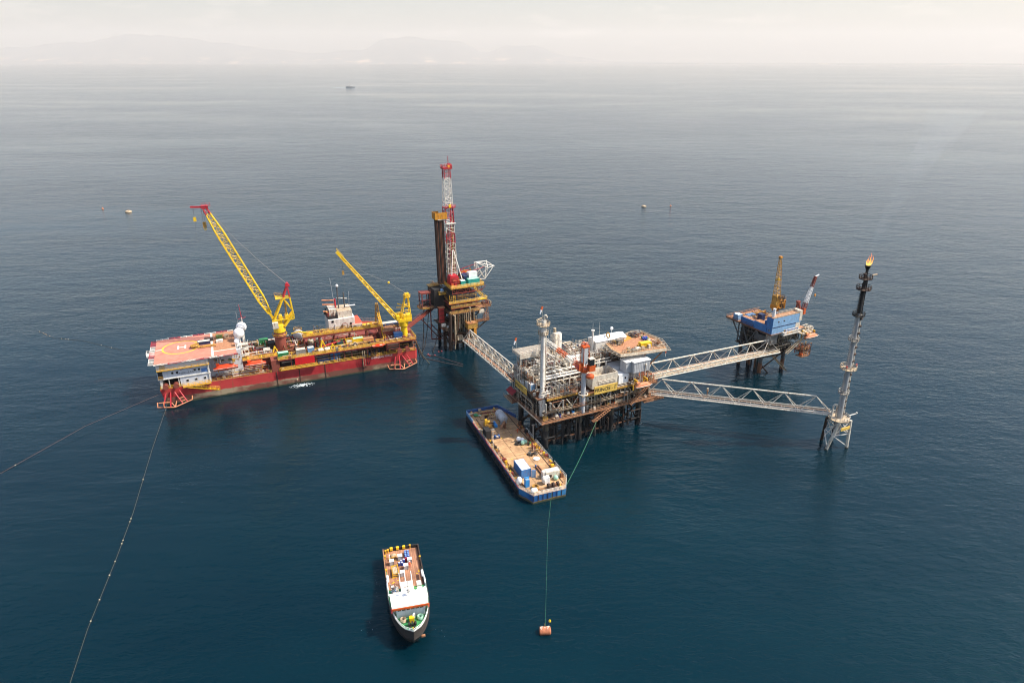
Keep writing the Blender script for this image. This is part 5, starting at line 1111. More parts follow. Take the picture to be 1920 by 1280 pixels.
lifeboat('lifeboat', 'faded orange lifeboat hung under the white switch house of the process platform', PROD, 37.6, -2.4, 17.0, 6.6, 'faded_orange', s=.85)
container('container', 'blue and white workshop box beside the shaded yellow name board facing the barge', PROD, 1.0, 10.2, 17.53, 2.6, 3.0, 2.8, 'workshop', roof='clean_white', cat='cabin')
for o_ in [o for o in bpy.data.objects if o.get('category') == 'cabin']: MB().box(.15, -.12, .3, 2.45, -.06, 2.6, 'pale_blue').box(1.6, -.16, 1.3, 2.1, -.121, 1.8, 'glass').build('painted_panel', o_)
def pcrane():
    t = thing('pedestal_crane', 'orange pedestal crane with a white lattice boom lying over the process platform', 'crane', PROD, 16.1, 1.2, 25.9)
    O = 'orange'
    MB().lathe((0, 0, 0), [(1.3, 0), (1.3, 1.2)], O, 14).build('slew_ring', t)
    MB().box(-.9, -1.1, 3.2, .5, .7, 8.6, 'light_grey').build('mast_column', t)
    c = MB().box(.6, -2.3, .6, 2.9, -.4, 2.6, O).build('engine_house', t); MB().box(.9, -2.2, 2.6, 2.5, -.6, 4.9, 'glass').box(.7, -2.4, 4.9, 2.7, -.4, 5.05, 'dull_white').build('operator_cab', t)
    b = MB().box(-2.4, -.8, .8, -.7, 1.4, 3.4, O); b.lathe((-1.8, .4, 2), [(.9, -1), (.9, 1)], 'red', 12, 'y'); b.build('winch_house', t)
    for x, y in ((-1.2, -1.2), (1.1, -1.2), (-1.2, .9), (1.1, .9)): MB().tube((x, y, .8), (x*.8, y*.8, 9.2), .12, O, 6).build('gantry_post', t)
    b = MB().box(-1.3, -1.1, 8.8, 1.2, .9, 9.3, O); b.torus((-.5, -.4, 9.9), .6, .14, O, 12, 5, 'y'); b.torus((-.5, .4, 9.9), .6, .14, O, 12, 5, 'y'); b.torus((.6, 0, 9.7), .5, .14, O, 12, 5, 'y'); b.build('sheave_head', t)
    b = MB().lathe((1.6, -1.2, -2.0), [(1.2, 0), (1.4, .1), (1.4, .9)], O, 12); b.tube((1.6, -1.2, -1.8), (0, 0, -2.6), .15, O, 5); b.build('access_basket', t)
    foot, tip = Vector((-1.2, 1.2, 1.8)), Vector((-6.8, 14.6, 7.2))
    b = MB().boom(foot, tip, 1.3, 1.3, .9, .8, lambda q: 'orange' if q < .12 or .35 < q < .62 else 'white', 14, .14, .07); b.build('boom', t)
    MB().beam(tip, tip+(tip-foot).normalized()*1.2, 1.0, .7, 'white').build('boom_head', t)
    b = MB()
    for k in (-.3, .3): b.tube((-.6+k, 0, 9.9), tip+Vector((k, 0, .5)), .04, 'dull_white', 4)
    b.build('luffing_rope', t)
    MB().tube(tip, tip+Vector((0, 0, -2)), .05, 'dark_steel', 4).box(tip.x-.3, tip.y-.3, tip.z-5.6, tip.x+.3, tip.y+.3, tip.z-2, 'red').build('hook_block', t)
pcrane()
def windsock(label, u, v, z, h):
    t = thing('windsock', label, 'windsock', PROD, u, v, z, 0, 'windsocks on the process platform')
    MB().tube((0, 0, 0), (0, 0, h), .06, 'dull_white', 4).build('mast', t)
    MB().tube((0, 0, h), (-.5, -.2, h-1), .35, 'orange', 8, .3, False).tube((-.5, -.2, h-1), (-1, -.4, h-2.2), .3, 'clean_white', 8, .18, False).build('sock', t)
windsock('orange and white windsock on the low roof deck corner', 1.0, 21.0, 28.2, 5.2)
windsock('orange and white windsock on top of the tall white vent stack', 2.5, 5.6, 44.6, 4.6)
container('container', 'bright yellow container on the tan helideck', PROD, 40.2, 3.4, 28.73, 4.0, 1.8, 1.9, 'bright_yellow', yaw=-.1, roof='bright_yellow')
b = MB().box(0, 0, 0, 1.8, 1.4, 1.0, 'dull_white'); b.box(-1.6, .1, 0, -.3, 1.3, .8, 'dark_steel'); b.rail([(-2, -.2, 0), (2, -.2, 0)], 'cream', h=.9); solo(b, 'generator_set', 'white and dark generator beside the yellow helideck container', 'generator', PROD, 37.6, 2.2, 28.73)
for k in range(9):
    q = MB().lathe((0, 0, 0), [(.3, 0), (.31, .45), (.3, .9), (.02, .92)], 'drum_blue' if k % 4 != 2 else 'green', 10)
    solo(q, 'chemical_drum', 'blue or green chemical drum in the cluster at the far helideck corner', 'drum', PROD, 45.6+(k % 3)*.75+.2*(k // 3), 9.4+(k//3)*.8-(k % 3)*.25, 28.73, group='drums on the tan helideck')
b = MB()
for k in range(6): b.tube((0, k*.22, .15), (5.4, k*.22, .15), .1, 'rust', 6)
b.box(1, -.1, 0, 1.2, 1.3, .3, 'dark_rust'); solo(b, 'pipe_bundle', 'bundle of rusty pipes near the helideck edge drums', 'pipes', PROD, 44.4, 4.2, 28.73, .2)
frame_box('tool_basket', 'grey tool basket at the plant room side of the helideck', PROD, 35.6, 10.4, 28.73, 2.4, 1.6, 1.5, 'dark_steel', 'steel', .1)
b = MB().box(0, 0, 0, 1.0, .9, 1.0, 'bright_blue'); b.box(.1, .1, 1.0, .9, .8, 1.1, 'pale_blue'); solo(b, 'storage_bin', 'small blue bin beside the orange painted panel', 'bin', PROD, 37.6, 13.2, 28.73)
# ================================================================== BLUE PLATFORM
def blue():
    t = thing('satellite_platform', 'wellhead platform with weathered blue modules standing alone at the far bridge end', 'platform', BLUE)
    for u, v in ((3.0, 6.0), (14.8, 4.8), (3.0, 17.5), (14.8, 17.5)):
        MB().tube((u, v, -2), (u, v, 4.6), .8, 'rust', 12).tube((u, v, 4.6), (u, v, 19), .8, 'dark_steel', 12).build('jacket_leg', t)
    rd = random.Random(9)
    for k in range(10): 
        u, v = 5+rd.uniform(0, 8), 7+rd.uniform(0, 10); MB().tube((u, v, -2), (u, v, 10), .32, rd.choice(['dark_rust', 'dark', 'rust']), 8).build('conductor', t)
    b = MB()
    for a, c_ in (((3, 6, 1), (14.8, 4.8, 8)), ((3, 17.5, 1), (3, 6, 8)), ((3, 17.5, 5), (14.8, 17.5, 1)), ((14.8, 4.8, 1), (14.8, 17.5, 8)), ((3, 6, 6.6), (14.8, 4.8, 6.6)), ((3, 6, 6.6), (3, 17.5, 6.6)), ((3, 6, 4), (6.5, 4, -.5))): b.tube(a, c_, .28, 'olive' if a[2] > 5 else 'dark_rust', 7)
    b.build('jacket_brace', t)
    b = MB()
    for a, c_ in (((.4, 21, 18.6), (.8, 15, 10)), ((.4, 15.4, 18.6), (.4, 12, 12)), ((.4, 12, 12), (.4, 8, 18.6)), ((.4, 8, 18.6), (1, 2.5, 11.5)), ((.4, 17.5, 10), (.4, 17.5, 18.6))): b.tube(a, c_, .28, 'dark_steel', 7)
    b.build('side_brace', t)
    MB().box(1, 1.5, 9.8, 17.5, 19, 10.2, 'dark_rust').build('cellar_deck', t); MB().box(2, 2.5, 14, 16.5, 18, 14.3, 'dark_rust').build('mezzanine_deck', t)
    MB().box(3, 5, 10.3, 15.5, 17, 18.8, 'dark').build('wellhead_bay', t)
    MB().box(.9, .7, 14.6, 4.6, 3.4, 18.8, 'steel').box(.5, 3.41, 14.8, .9, 9, 17.6, 'dark_steel').build('louvre_house', t)
    for k in range(6): MB().box(1.1+k*.58, .62, 14.7, 1.18+k*.58, .699, 18.7, 'dark_steel').build('louvre', t)
    b = MB().box(-.3, -.3, 19.0, 19, 24.5, 19.5, 'dark_steel'); b.box(-.45, -.4, 19.15, -.301, 24.5, 19.6, 'rust'); b.build('main_deck', t)
    MB().box(-.2, -.2, 19.501, 18.9, 24.4, 19.52, 'deck_brown').build('deck_plating', t)
    MB().clutter(.8, 1.0, 10.2, 17, 4.8, 14, 60, 201, ['olive', 'rust', 'dark_rust', 'cream', 'steel', 'dark'], .18).build('pipework', t)
    MB().clutter(5, .6, 14.3, 17, 4, 18.8, 60, 202, ['steel', 'dark_steel', 'dark_rust', 'cream', 'olive'], .18).build('pipework', t)
    MB().clutter(.6, 5, 10.2, 2.8, 18, 18.6, 46, 203, ['dark_steel', 'dark', 'olive', 'dark_rust'], .16).build('pipework', t)
    # blue blocks
    b = MB().box(0, 0, 19.53, 13.2, 2.6, 22.4, 'pale_blue'); b.box(-.02, 0, 19.53, -.001, 2.6, 22.4, 'module_blue'); b.box(0, -.05, 22.41, 16.2, 3.2, 26.2, 'pale_blue'); b.box(-.02, -.05, 22.41, -.001, 3.2, 26.2, 'module_blue'); b.box(0, -.08, 22.2, 13.4, -.051, 22.5, 'navy'); b.build('accommodation_block', t)  # darker blue sheets on the left end put that face's shade into colour
    MB().box(.1, .1, 26.2, 16.1, 3.1, 26.35, 'rust_light').rail([(.1, 0, 26.35), (16, 0, 26.35)], 'cream', r=.06, h=1).rail([(.1, 3.1, 26.35), (16, 3.1, 26.35)], 'cream', r=.06, h=1).build('block_roof', t)
    for u, z in ((3.1, 24.5), (6.2, 24.5)): f = MB().box(u-.4, -.12, z-.3, u+.4, -.051, z+.3, 'steel').build('window', t); MB().box(u-.3, -.14, z-.22, u+.3, -.121, z+.22, 'glass').build('pane', f)
    for v, z in ((1.4, 21), ): f = MB().box(-.1, v-.35, z-.3, -.021, v+.35, z+.3, 'steel').build('window', t); MB().box(-.12, v-.27, z-.22, -.101, v+.27, z+.22, 'glass').build('pane', f)
    MB().box(13.3, .02, 19.53, 15.8, 2.6, 22.4, 'dull_white').box(14.8, -.12, 22.9, 16.3, 3.3, 27.2, 'dull_white').build('grey_end_block', t)
    b = MB().box(-.05, 2.8, 19.53, 3, 9.4, 22.6, 'module_blue'); b.box(.1, 3.0, 22.6, 2.9, 9.3, 22.7, 'rust_light'); b.build('blue_module', t)
    b = MB(); b.lathe((1.4, 1.4, 26.3), [(.6, 0), (.6, 3.6), (.05, 3.8)], 'clean_white', 12); b.build('white_tank', t)
    MB().lathe((.6, 3.9, 22.7), [(.55, 0), (.55, 1.6)], 'blue', 10).build('blue_tank', t)
    b = MB()
    for z in (19.1, 20.4): b.tube((4.6, -2.0, z), (14, -2.0, z), .1, 'white', 5)
    b.box(4.6, -2.1, 18.7, 14.6, -.41, 18.9, 'steel'); b.box(6, -1.2, 18.9, 10, -.6, 19.8, 'orange_yellow'); b.rail([(4.6, -2, 18.9), (14.6, -2, 18.9)], 'dull_white', r=.08); b.build('side_gallery', t)
    MB().clutter(5, -1.6, 18.9, 14, -.3, 20.6, 22, 204, ['white', 'old_yellow', 'dull_white', 'blue'], .14).build('gallery_pipework', t)
    b = MB().prism([(14.6, -3), (21, -2.6), (23.8, 0), (23, 2.4), (17, 3), (14.6, 1)], 17.8, 18.1, 'cream'); b.rail([(14.6, -3, 18.1), (21, -2.6, 18.1), (23.8, 0, 18.1), (23, 2.4, 18.1)], 'dull_white', r=.09); b.build('boat_platform', t)
    MB().clutter(17.5, -2, 18.1, 22.8, 2, 19.8, 26, 205, ['white', 'dull_white', 'steel', 'cream'], .2).build('platform_gear', t)
    b = MB().box(17, -1.5, 9.6, 22.5, 2.2, 9.9, 'rust'); b.rail([(17, -1.5, 9.9), (22.5, -1.5, 9.9), (22.5, 2.2, 9.9)], 'rust_light', r=.08); b.box(16, -3.2, 7.6, 20.5, 0, 7.8, 'rust'); b.rail([(16, -3.2, 7.8), (20.5, -3.2, 7.8)], 'rust_light', r=.08); b.build('lower_gallery', t)
    MB().clutter(17, -2.6, 7.8, 22, 2, 13, 50, 206, ['rust', 'rust_light', 'cream', 'dark_rust', 'orange'], .15).build('pipework', t)
    MB().stair((8.6, -1.4, 10.2), (18.4, -2.4, 17.8), 1.1, 'cream', (0, 1, 0)).build('stairway', t)
    MB().stair((7.0, -3.8, 4), (1.8, -1.0, 10), 1.1, 'olive', (0, 1, 0)).build('stairway', t)
    b = MB().box(3.2, 8.8, 19.53, 5.2, 11, 24.6, 'navy'); b.build('drilling_cabin', t)
    MB().clutter(3.6, 3.4, 19.52, 16, 9, 21.4, 50, 207, ['rust', 'rust_light', 'dull_red', 'cream', 'dark_rust'], .22).build('deck_gear', t)
    MB().clutter(6, 12, 19.52, 17.5, 23, 21, 46, 208, ['orange_yellow', 'rust_light', 'rust', 'cream', 'old_yellow'], .22).build('deck_gear', t)
    for k in range(5): MB().tube((5, 9.4+k*.5, 20.6+.12*k), (16, 9.0+k*.5, 20.8), .16, 'cream' if k % 2 else 'rust_light', 6).build('drill_pipe', t)
    MB().box(6, 18, 19.53, 10, 20, 21, 'pale_blue').build('blue_basket', t)
    MB().lathe((17.0, 14.2, 19.5), [(1.1, 0), (1.1, 3.2)], 'bright_blue', 14).build('crane_pedestal', t); MB().lathe((19, 3.6, 14), [(.7, 0), (.7, 9)], 'rust', 12).build('crane_pedestal', t)
    MB().rail([(-.3, 24.4, 19.5), (-.3, 9.6, 19.5)], 'rust', r=.06).rail([(-.3, 24.4, 19.5), (18.8, 24.4, 19.5)], 'rust_light', r=.06).build('deck_rail', t)
    b = MB(); rd = random.Random(4)
    for k in range(14): b.tube((-.3+rd.uniform(-.1, .1), 18+k*.45, 19.1), (-.3, 18+k*.45, 18.0-rd.uniform(0, .5)), .07, 'dark_rust', 4)
    b.build('hanging_tyre_fringe', t)
blue()
container('container', 'blue and white striped container along the edge of the blue platform', BLUE, 2.6, 10.0, 19.54, 6.6, 2.4, 2.6, 'module_blue', yaw=PI/2, roof='rust_light')
container('container', 'small pale blue container with a white roof at the outer corner of the blue platform', BLUE, 2.7, 18.4, 19.54, 2.6, 2.4, 2.4, 'pale_blue', yaw=PI/2, roof='clean_white')
lifeboat('lifeboat', 'faded orange lifeboat hung at the corner of the blue platform', BLUE, 19.2, -3.4, 15.6, 7.6, 'faded_orange', s=.9)
b = MB()
for k in range(6): b.box(-.03, .5+k*.95, 20.2, 0, .9+k*.95, 21.6, 'white')
def yellow_crane():
    t = thing('pedestal_crane', 'ochre lattice crane standing nearly upright on the blue platform', 'crane', BLUE, 17.0, 14.2, 22.7)
    Y = 'orange_yellow'
    MB().lathe((0, 0, 0), [(1.5, 0), (1.5, .8)], Y, 14).build('slew_ring', t)
    b = MB().box(-1.6, -1.6, .8, 1.4, 1.6, 2.6, Y); b.box(-1.5, -1.3, 2.6, 1.1, 1.3, 6.6, 'old_yellow'); b.box(1.4, -1.5, 1.2, 3.6, 1, 4.2, Y); b.build('machinery_house', t)
    MB().clutter(-1.8, -1.9, .8, 3.6, -1.0, 7, 34, 301, ['orange_yellow', 'old_yellow', 'dark_rust'], .16).build('winch_gear', t)
    b = MB().boom((-.4, 0, 6), (-1.5, 0, 23.2), 2.4, 2.0, .7, .6, 'old_yellow', 14, .13, .07, (1, 0, 0)); b.build('boom', t)
    b = MB().box(-1.4, -.5, 13.4, -.2, .5, 14.0, 'bright_yellow'); b.box(-2.0, -.6, 22.9, -.8, .6, 23.6, Y); b.build('boom_head', t)
yellow_crane()
def red_crane():
    t = thing('pedestal_crane', 'red and white lattice crane leaning outward from the blue platform', 'crane', BLUE, 19, 3.6, 23)
    MB().lathe((0, 0, 0), [(1.1, 0), (1.1, .8)], 'pedestal', 12).build('slew_ring', t)
    MB().box(-1.3, -1, .8, 1.6, 1, 3.0, 'pedestal').box(1.0, -1.2, 1, 2.2, 0, 3.4, 'orange').build('machinery_house', t)
    b = MB().beam((-.8, -.6, 3), (-1.6, -.2, 6.6), .5, .8, 'pedestal'); b.beam((-1.8, .6, 1), (-1.8, .2, 6.6), .5, .6, 'pedestal'); b.box(-2.4, -.6, 6.2, -1, .6, 7.0, 'pedestal'); b.build('back_frame', t)
    foot, tip = Vector((1.4, -.3, 2.4)), Vector((5.0, -.9, 16.6))
    b = MB().boom(foot, tip, 1.4, 1.3, .8, .7, lambda q: 'pedestal' if q < .22 or q > .66 else 'clean_white', 13, .13, .07, (0, 1, 0)); b.beam(foot.lerp(tip, .8), tip, .7, .9, 'pedestal'); b.build('boom', t)
    b = MB().beam(tip, tip+Vector((1.6, -.2, .6)), .4, .4, 'clean_white'); b.build('boom_head', t)
    MB().tube((-1.7, 0, 7), tip+Vector((-.4, 0, -3)), .05, 'dark_steel', 4).tube((-1.7, .3, 7), tip+Vector((-.4, .3, -3)), .05, 'dark_steel', 4).build('luffing_rope', t)
    p = tip+Vector((1.3, -.2, .4)); MB().tube(p, p+Vector((0, 0, -8)), .035, 'dark_steel', 4).tube(p+Vector((0, 0, -9)), p+Vector((-.1, 0, -12.5)), .03, 'dark_steel', 4).build('hoist_rope', t)
    MB().box(p.x-.3, p.y-.2, p.z-9, p.x+.3, p.y+.2, p.z-8, 'orange_yellow').build('hook_block', t)
red_crane()

# ================================================================== FLARE TOWER
def flare():
    t = thing('flare_tower', 'tall slim grey flare stack with a blackened top on a four-legged steel base', 'tower', FLARE)
    T = [(-2.2, -2.2), (2.6, -2.6), (2.4, 2.4), (-2.6, 2.4)]; Bs = [(-4.9, -.6), (2.6, -3.2), (4.0, 4.2), (-.2, 4.8)]
    for (a, c_) in zip(T, Bs): MB().tube((*c_, -2), (a[0], a[1], 10.2), .48, 'dull_white' if c_[1] < 4 else 'dark_rust', 10).tube((*c_, -1.9), (c_[0]+(a[0]-c_[0])*.17, c_[1]+(a[1]-c_[1])*.17, .4), .52, 'olive', 10).build('base_leg', t)
    b = MB()
    for i in range(4):
        j = (i+1) % 4; L_ = lambda k, z: tuple(Vector((*Bs[k], -2)).lerp(Vector((*T[k], 10.2)), (z+2)/12.2))
        b.tube(L_(i, 5.2), L_(j, 5.2), .18, 'white', 6); b.tube(L_(i, 5.2), L_(j, .6), .18, 'white', 6); b.tube(L_(i, 5.2), L_(j, 9.8), .18, 'white', 6); b.tube(L_(i, 9.8), L_(j, 5.2), .16, 'dull_white', 6)
    b.build('base_brace', t)
    b = MB().lathe((0, 0, 10.2), [(3.4, 0), (3.4, .3)], 'cream', 18); b.ring((0, 0, 10.5), 3.3, 'dull_white', 1.1, .08, 16); b.box(-2, -3.2, 7.4, 2, -2.9, 8.4, 'sign_yellow'); b.build('base_deck', t)
    b = MB().path([(-3, .6, 10.5), (-3, .6, 15), (-2.4, .6, 15.8), (-1.4, .5, 15.4), (-1, .4, 11)], .3, 'dull_white', 8); b.tube((3.3, -1, 11), (6.0, -1.6, 11.4), .18, 'white', 6); b.ball((6.2, -1.6, 11.6), .35, 'white', 8, 5); b.build('base_pipe', t)
    lean = lambda z: (-.62*(z-10)/50, 1.2*(z-10)/50*.0, z)
    P = lambda z, dx=0, dy=0: (lean(z)[0]+dx, lean(z)[1]+dy, z)
    MB().tube(P(4), P(30), 1.0, 'grey', 18, .82).tube(P(30), P(47.5), .82, 'grey', 18, .58).build('stack', t)
    b = MB().tube(P(47.5), P(58.2), .62, 'dark', 14, .5); b.tube(P(58.2), P(62), .42, 'black', 12); 
    for k in range(26):
        z = 48+k*.42; a = k*.7; b.tube(P(z, .66*math.cos(a), .66*math.sin(a)), P(z+.42, .66*math.cos(a+.7), .66*math.sin(a+.7)), .1, 'dark', 5)
    b.build('burner_riser', t); MB().lathe(P(61.6), [(.5, 0), (.95, 1.3)], 'black', 14).build('burner_tip', t)
    MB().tube(P(10.5, 1.2, -.5), P(47, .85, -.3), .3, 'dull_white', 8).build('fuel_line', t)
    b = MB()
    for k in range(15): z = 12+k*2.4; b.tube(P(z, 1.3, -.55), P(z, .3, -.55), .38, 'dark_rust', 6)
    b.build('pipe_clamp', t)
    MB().tube(P(46, .95, -.3), P(58, .8, -.2), .16, 'dark', 6).tube(P(46, -.95, .1), P(57, -.8, .1), .1, 'dark', 5).tube(P(46, 1.3, .4), P(58, 1.15, .4), .1, 'dark', 5).build('pilot_line', t)
    for z, r, c_ in ((19.6, 1.7, 'steel'), (28.4, 2.5, 'cream'), (38.2, 1.6, 'steel'), (46.6, 1.8, 'dark'), (55.2, 2.1, 'dark_rust'), (58.6, 1.9, 'dark_rust')):
        MB().lathe(P(z), [(r, 0), (r, .15)], c_, 16).ring(P(z+.15), r, c_, 1.1, .08, 14).build('ring_platform', t)
    MB().box(1.2, -.9, 59.6, 3.4, -.5, 59.9, 'cream').build('ignition_arm', t); MB().lathe(P(59, -1.2, -.4), [(.3, 0), (.3, 1.1), (.5, 1.2), (.5, 1.6)], 'dark_rust', 8).build('pilot_burner', t)
    b = MB()
    for z0, z1 in ((19.7, 28), (28.6, 38), (38.4, 46.4), (46.8, 55)):
        for dx in (-.25, .25): b.tube(P(z0, -1.5+dx, -.2), P(z1, -1.25+dx, -.2), .05, 'steel' if z0 < 45 else 'dark', 4)
        k = int((z1-z0)/.8)
        for i in range(k): z = z0+.8*i; b.torus(P(z, -1.5, -.2), .42, .035, 'steel' if z0 < 45 else 'dark', 8, 4)
    b.build('caged_ladder', t)
    for v, r_ in ((28.6, 2.4),): MB().box(-2.3, -.9, 29, -1.9, -.6, 29.9, 'red').box(2.2, -.9, 29, 2.6, -.6, 29.9, 'red').build('warning_lamp', t)
    # flame
    m = bpy.data.materials.new('flame'); m.use_nodes = True; nt = m.node_tree; b_ = nt.nodes["Principled BSDF"]
    tc = N(nt, "ShaderNodeTexCoord").outputs['Object']; sp = N(nt, "ShaderNodeSeparateXYZ"); nt.links.new(tc, sp.inputs[0])
    mr = N(nt, "ShaderNodeMapRange"); nt.links.new(sp.outputs[2], mr.inputs[0]); mr.inputs[1].default_value = 0; mr.inputs[2].default_value = 3.6
    cr_ = ramp(nt, mr.outputs[0], [(0, (1, .62, .16)), (.5, (1, .33, .05)), (1, (.9, .16, .03))])
    nt.links.new(cr_.outputs[0], b_.inputs['Emission Color']); b_.inputs['Emission Strength'].default_value = 1.25; b_.inputs['Base Color'].default_value = (0, 0, 0, 1); b_.inputs['Roughness'].default_value = 1
    MATS['flame'] = m
    b = MB(); rd = random.Random(2)
    for (x0, y0, h, r, wob) in ((0, 0, 2.7, .34, .6), (-.25, .2, 2.0, .22, -.2), (.25, -.1, 1.9, .26, 1.0), (.1, .3, 3.9, .13, .7), (-.05, -.2, 1.0, .40, .1), (.3, .1, 3.2, .10, 1.3), (-.2, 0, 3.1, .09, .1)):
        pts = [(x0+wob*math.sin(q*2.6)*.8, y0+.2*math.sin(q*3), h*q) for q in [i/7 for i in range(8)]]
        for i in range(7):
            q0, q1 = i/7, (i+1)/7; f_ = lambda q: .85*r*(.5+1.5*q*(1-q)*1.3)*(1-q**1.8)+.02
            b.tube(pts[i], pts[i+1], f_(q0), 'flame', 8, f_(q1), False)
    p = FLARE.w(*lean(63)[:2]); f = b.build('gas_flame', None, (p.x, p.y, 62.75)); tag(f, 'orange gas flame burning at the top of the flare tower', 'flame')
flare()

# ================================================================== DECK BARGE
def barge():
    t = thing('deck_barge', 'flat work barge with timber deck and blue sides moored under the process platform', 'barge', BARGE)
    O = [(.7, 1.6), (11.2, 1.6), (13.9, 6.6), (13.7, 48), (10.2, 57.5), (-1.7, 57.5), (-1.8, 6.7)]
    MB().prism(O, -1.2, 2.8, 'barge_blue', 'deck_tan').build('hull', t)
    MB().box(.2, 4.6, 2.804, 11.6, 52, 2.82, 'wood').build('timber_deck', t)
    b = MB()
    for u in (3.9, 7.8): b.box(u, 4.6, 2.823, u+.1, 52, 2.84, 'dark_rust')
    for v in (14, 24, 34, 44): b.box(.2, v, 2.841, 11.6, v+.08, 2.85, 'dark_rust')
    b.box(.05, 4.5, 2.81, .19, 52.1, 3.0, 'dark_rust'); b.box(11.61, 4.5, 2.81, 11.75, 52.1, 3.0, 'dark_rust'); b.build('deck_seam', t)
    b = MB().box(-1.75, 57.3, 2.8, 10.2, 57.5, 4.0, 'blue'); b.beam((10.2, 57.4, 3.4), (13.65, 48, 3.4), .2, 1.2, 'blue'); b.box(-1.8, 50, 2.8, -1.6, 57.29, 3.8, 'pale_blue'); b.box(-1.6, 54.8, 2.81, 10, 55, 3.1, 'dull_red'); b.build('bulwark', t)
    b = MB().rail([(11.2, 1.75, 2.8), (.8, 1.75, 2.8), (-1.7, 6.8, 2.8)], 'white', r=.065, mid=3, step=1.7); b.build('bow_rail', t)
    b = MB().rail([(-1.7, 6.8, 2.8), (-1.7, 17, 2.8)], 'white', r=.06).rail([(-1.7, 18.5, 2.8), (-1.7, 30, 2.8)], 'white', r=.06, toe=False).rail([(-1.7, 31, 2.8), (-1.7, 50, 2.8)], 'dull_white', r=.06); b.build('side_rail', t)
    b = MB().box(-1.85, 7, 2.8, -1.7, 50, 3.0, 'red'); b.build('sheer_strake', t)
    b = MB().rail([(11.2, 1.75, 2.8), (13.75, 6.7, 2.8), (13.75, 15.4, 2.8)], 'white', r=.06); b.build('side_rail', t); MB().rail([(13.7, 17, 2.8), (13.65, 30, 2.8)], 'white', r=.06).build('side_rail', t); MB().rail([(13.6, 31.5, 2.8), (13.6, 38, 2.8)], 'white', r=.06).build('side_rail', t)
    for v in (8.5, 11.5, 14.5, 17.5, 20.5, 24, 27.5, 31, 35, 39, 43, 47): MB().torus((-2.1, v, 1.5), .65, .26, 'tyre', 12, 6, 'x').build('tyre_fender', t)
    for v in (9, 18, 27, 36): MB().torus((14.15, v, 1.5), .65, .26, 'tyre', 12, 6, 'x').build('tyre_fender', t)
    rd = random.Random(6)
    for u, v in ((-1.2, 9), (-1.2, 17.8), (-1.2, 30.5), (-1.2, 41), (13, 9), (13, 16.2), (13, 30.8), (1.6, 2.6), (10, 2.6), (0, 56), (8.6, 56)):
        MB().lathe((u, v, 2.8), [(.22, 0), (.22, .5), (.32, .55), (.32, .65)], 'yellow', 8).lathe((u, v+.8, 2.8), [(.22, 0), (.22, .5), (.32, .55), (.32, .65)], 'yellow', 8).build('mooring_bollard', t)
    for k in range(26):
        u, v = rd.uniform(.8, 11), rd.uniform(15, 51); MB().lathe((u, v, 2.855), [(.22, 0), (.2, .05)], rd.choice(['bright_yellow', 'yellow', 'dull_red', 'orange_yellow']), 8).build('deck_socket', t)
    b = MB().box(-1.88, 6.8, -.5, -1.801, 57.4, 2.25, 'black'); b.box(13.901 if False else 13.75, 7, -.5, 13.96, 47.8, 1.9, 'navy'); b.build('side_shade_fender_panel', t)  # black panel paints shade onto the left hull side; navy fender panel opposite
    b = MB()
    for k in range(7): b.box(.75+k*1.5, 1.45, .9, .85+k*1.5, 1.599, 2.8, 'dark_rust')
    b.build('bow_rub_strip', t)
    MB().box(-1.5, 36.5, 2.8, .4, 40, 6.2, 'dark').build('steel_locker', t)
    for k in range(8): MB().clutter(-1.5, 8+k*5.2, 2.8, -.1, 12.8+k*5.2, 3.5, 16, 500+k, ['rust', 'dull_red', 'yellow', 'old_yellow', 'dark', 'cream', 'dark_rust'], .1).build('side_gear', t)
    for k in range(7): MB().clutter(12, 7+k*5.2, 2.8, 13.5, 11.8+k*5.2, 3.4, 11, 520+k, ['rust', 'dull_red', 'yellow', 'dark', 'dark_rust', 'orange'], .1).build('side_gear', t)
    MB().clutter(1, 2, 2.8, 11, 4.2, 3.4, 18, 530, ['rust', 'dark_rust', 'old_yellow', 'cream'], .09).build('bow_gear', t)
    MB().clutter(0, 50, 2.8, 9, 56.5, 3.6, 22, 531, ['rust', 'dark', 'old_yellow', 'cream', 'green', 'dark_rust'], .12).build('stern_gear', t)
barge()
b = MB().drum((0, 0, 2.1), 1.45, 6.2, 'light_grey', 'y', 18)
for y in (-2, 2): b.box(-1.1, y-.2, 0, 1.1, y+.2, 1.2, 'light_grey')
b.torus((0, 0, 2.1), 1.47, .05, 'steel', 18, 4, 'y'); b.tube((0, -3.2, 1.2), (0, -3.2, 3), .06, 'steel', 5); solo(b, 'storage_tank', 'large pale grey horizontal tank at the far end of the barge', 'tank', BARGE, 8.0, 47.3, 2.82)
container('container', 'long blue container with a bright white roof and open doors on the barge', BARGE, .9+3.0, 11.2, 2.86, 6.2, 3.0, 2.9, 'module_blue', yaw=PI/2, roof='clean_white')
bpy.data.objects[-1] if False else None
b = MB().box(0, 0, 0, 1.3, .1, 2.6, 'bright_blue'); b.box(.1, -.03, .2, 1.2, 0, 2.4, 'pale_blue'); solo(b, 'open_door', 'bright blue open door panel at the end of the long barge container', 'door panel', BARGE, 3.9, 10.6, 2.9, -.3)
b = MB().box(0, 0, 0, 1.3, 1.2, 2.4, 'bright_blue'); b.box(.1, .1, 2.4, 1.2, 1.1, 2.6, 'pale_blue'); b.box(0, .9, 1.6, 1.5, 1.3, 2.9, 'bright_blue'); solo(b, 'blue_cabinet', 'bright blue upright cabinet at the barge bow', 'cabinet', BARGE, .2, 6.3, 2.82)
b = MB().drum((0, 0, .8), .7, 2.0, 'clean_white', 'x', 14); b.box(-.5, -.5, 0, .5, .5, .3, 'steel'); solo(b, 'bow_float', 'white rounded float on the slanting bow rail of the barge', 'float', BARGE, 1.6, 3.2, 2.82)
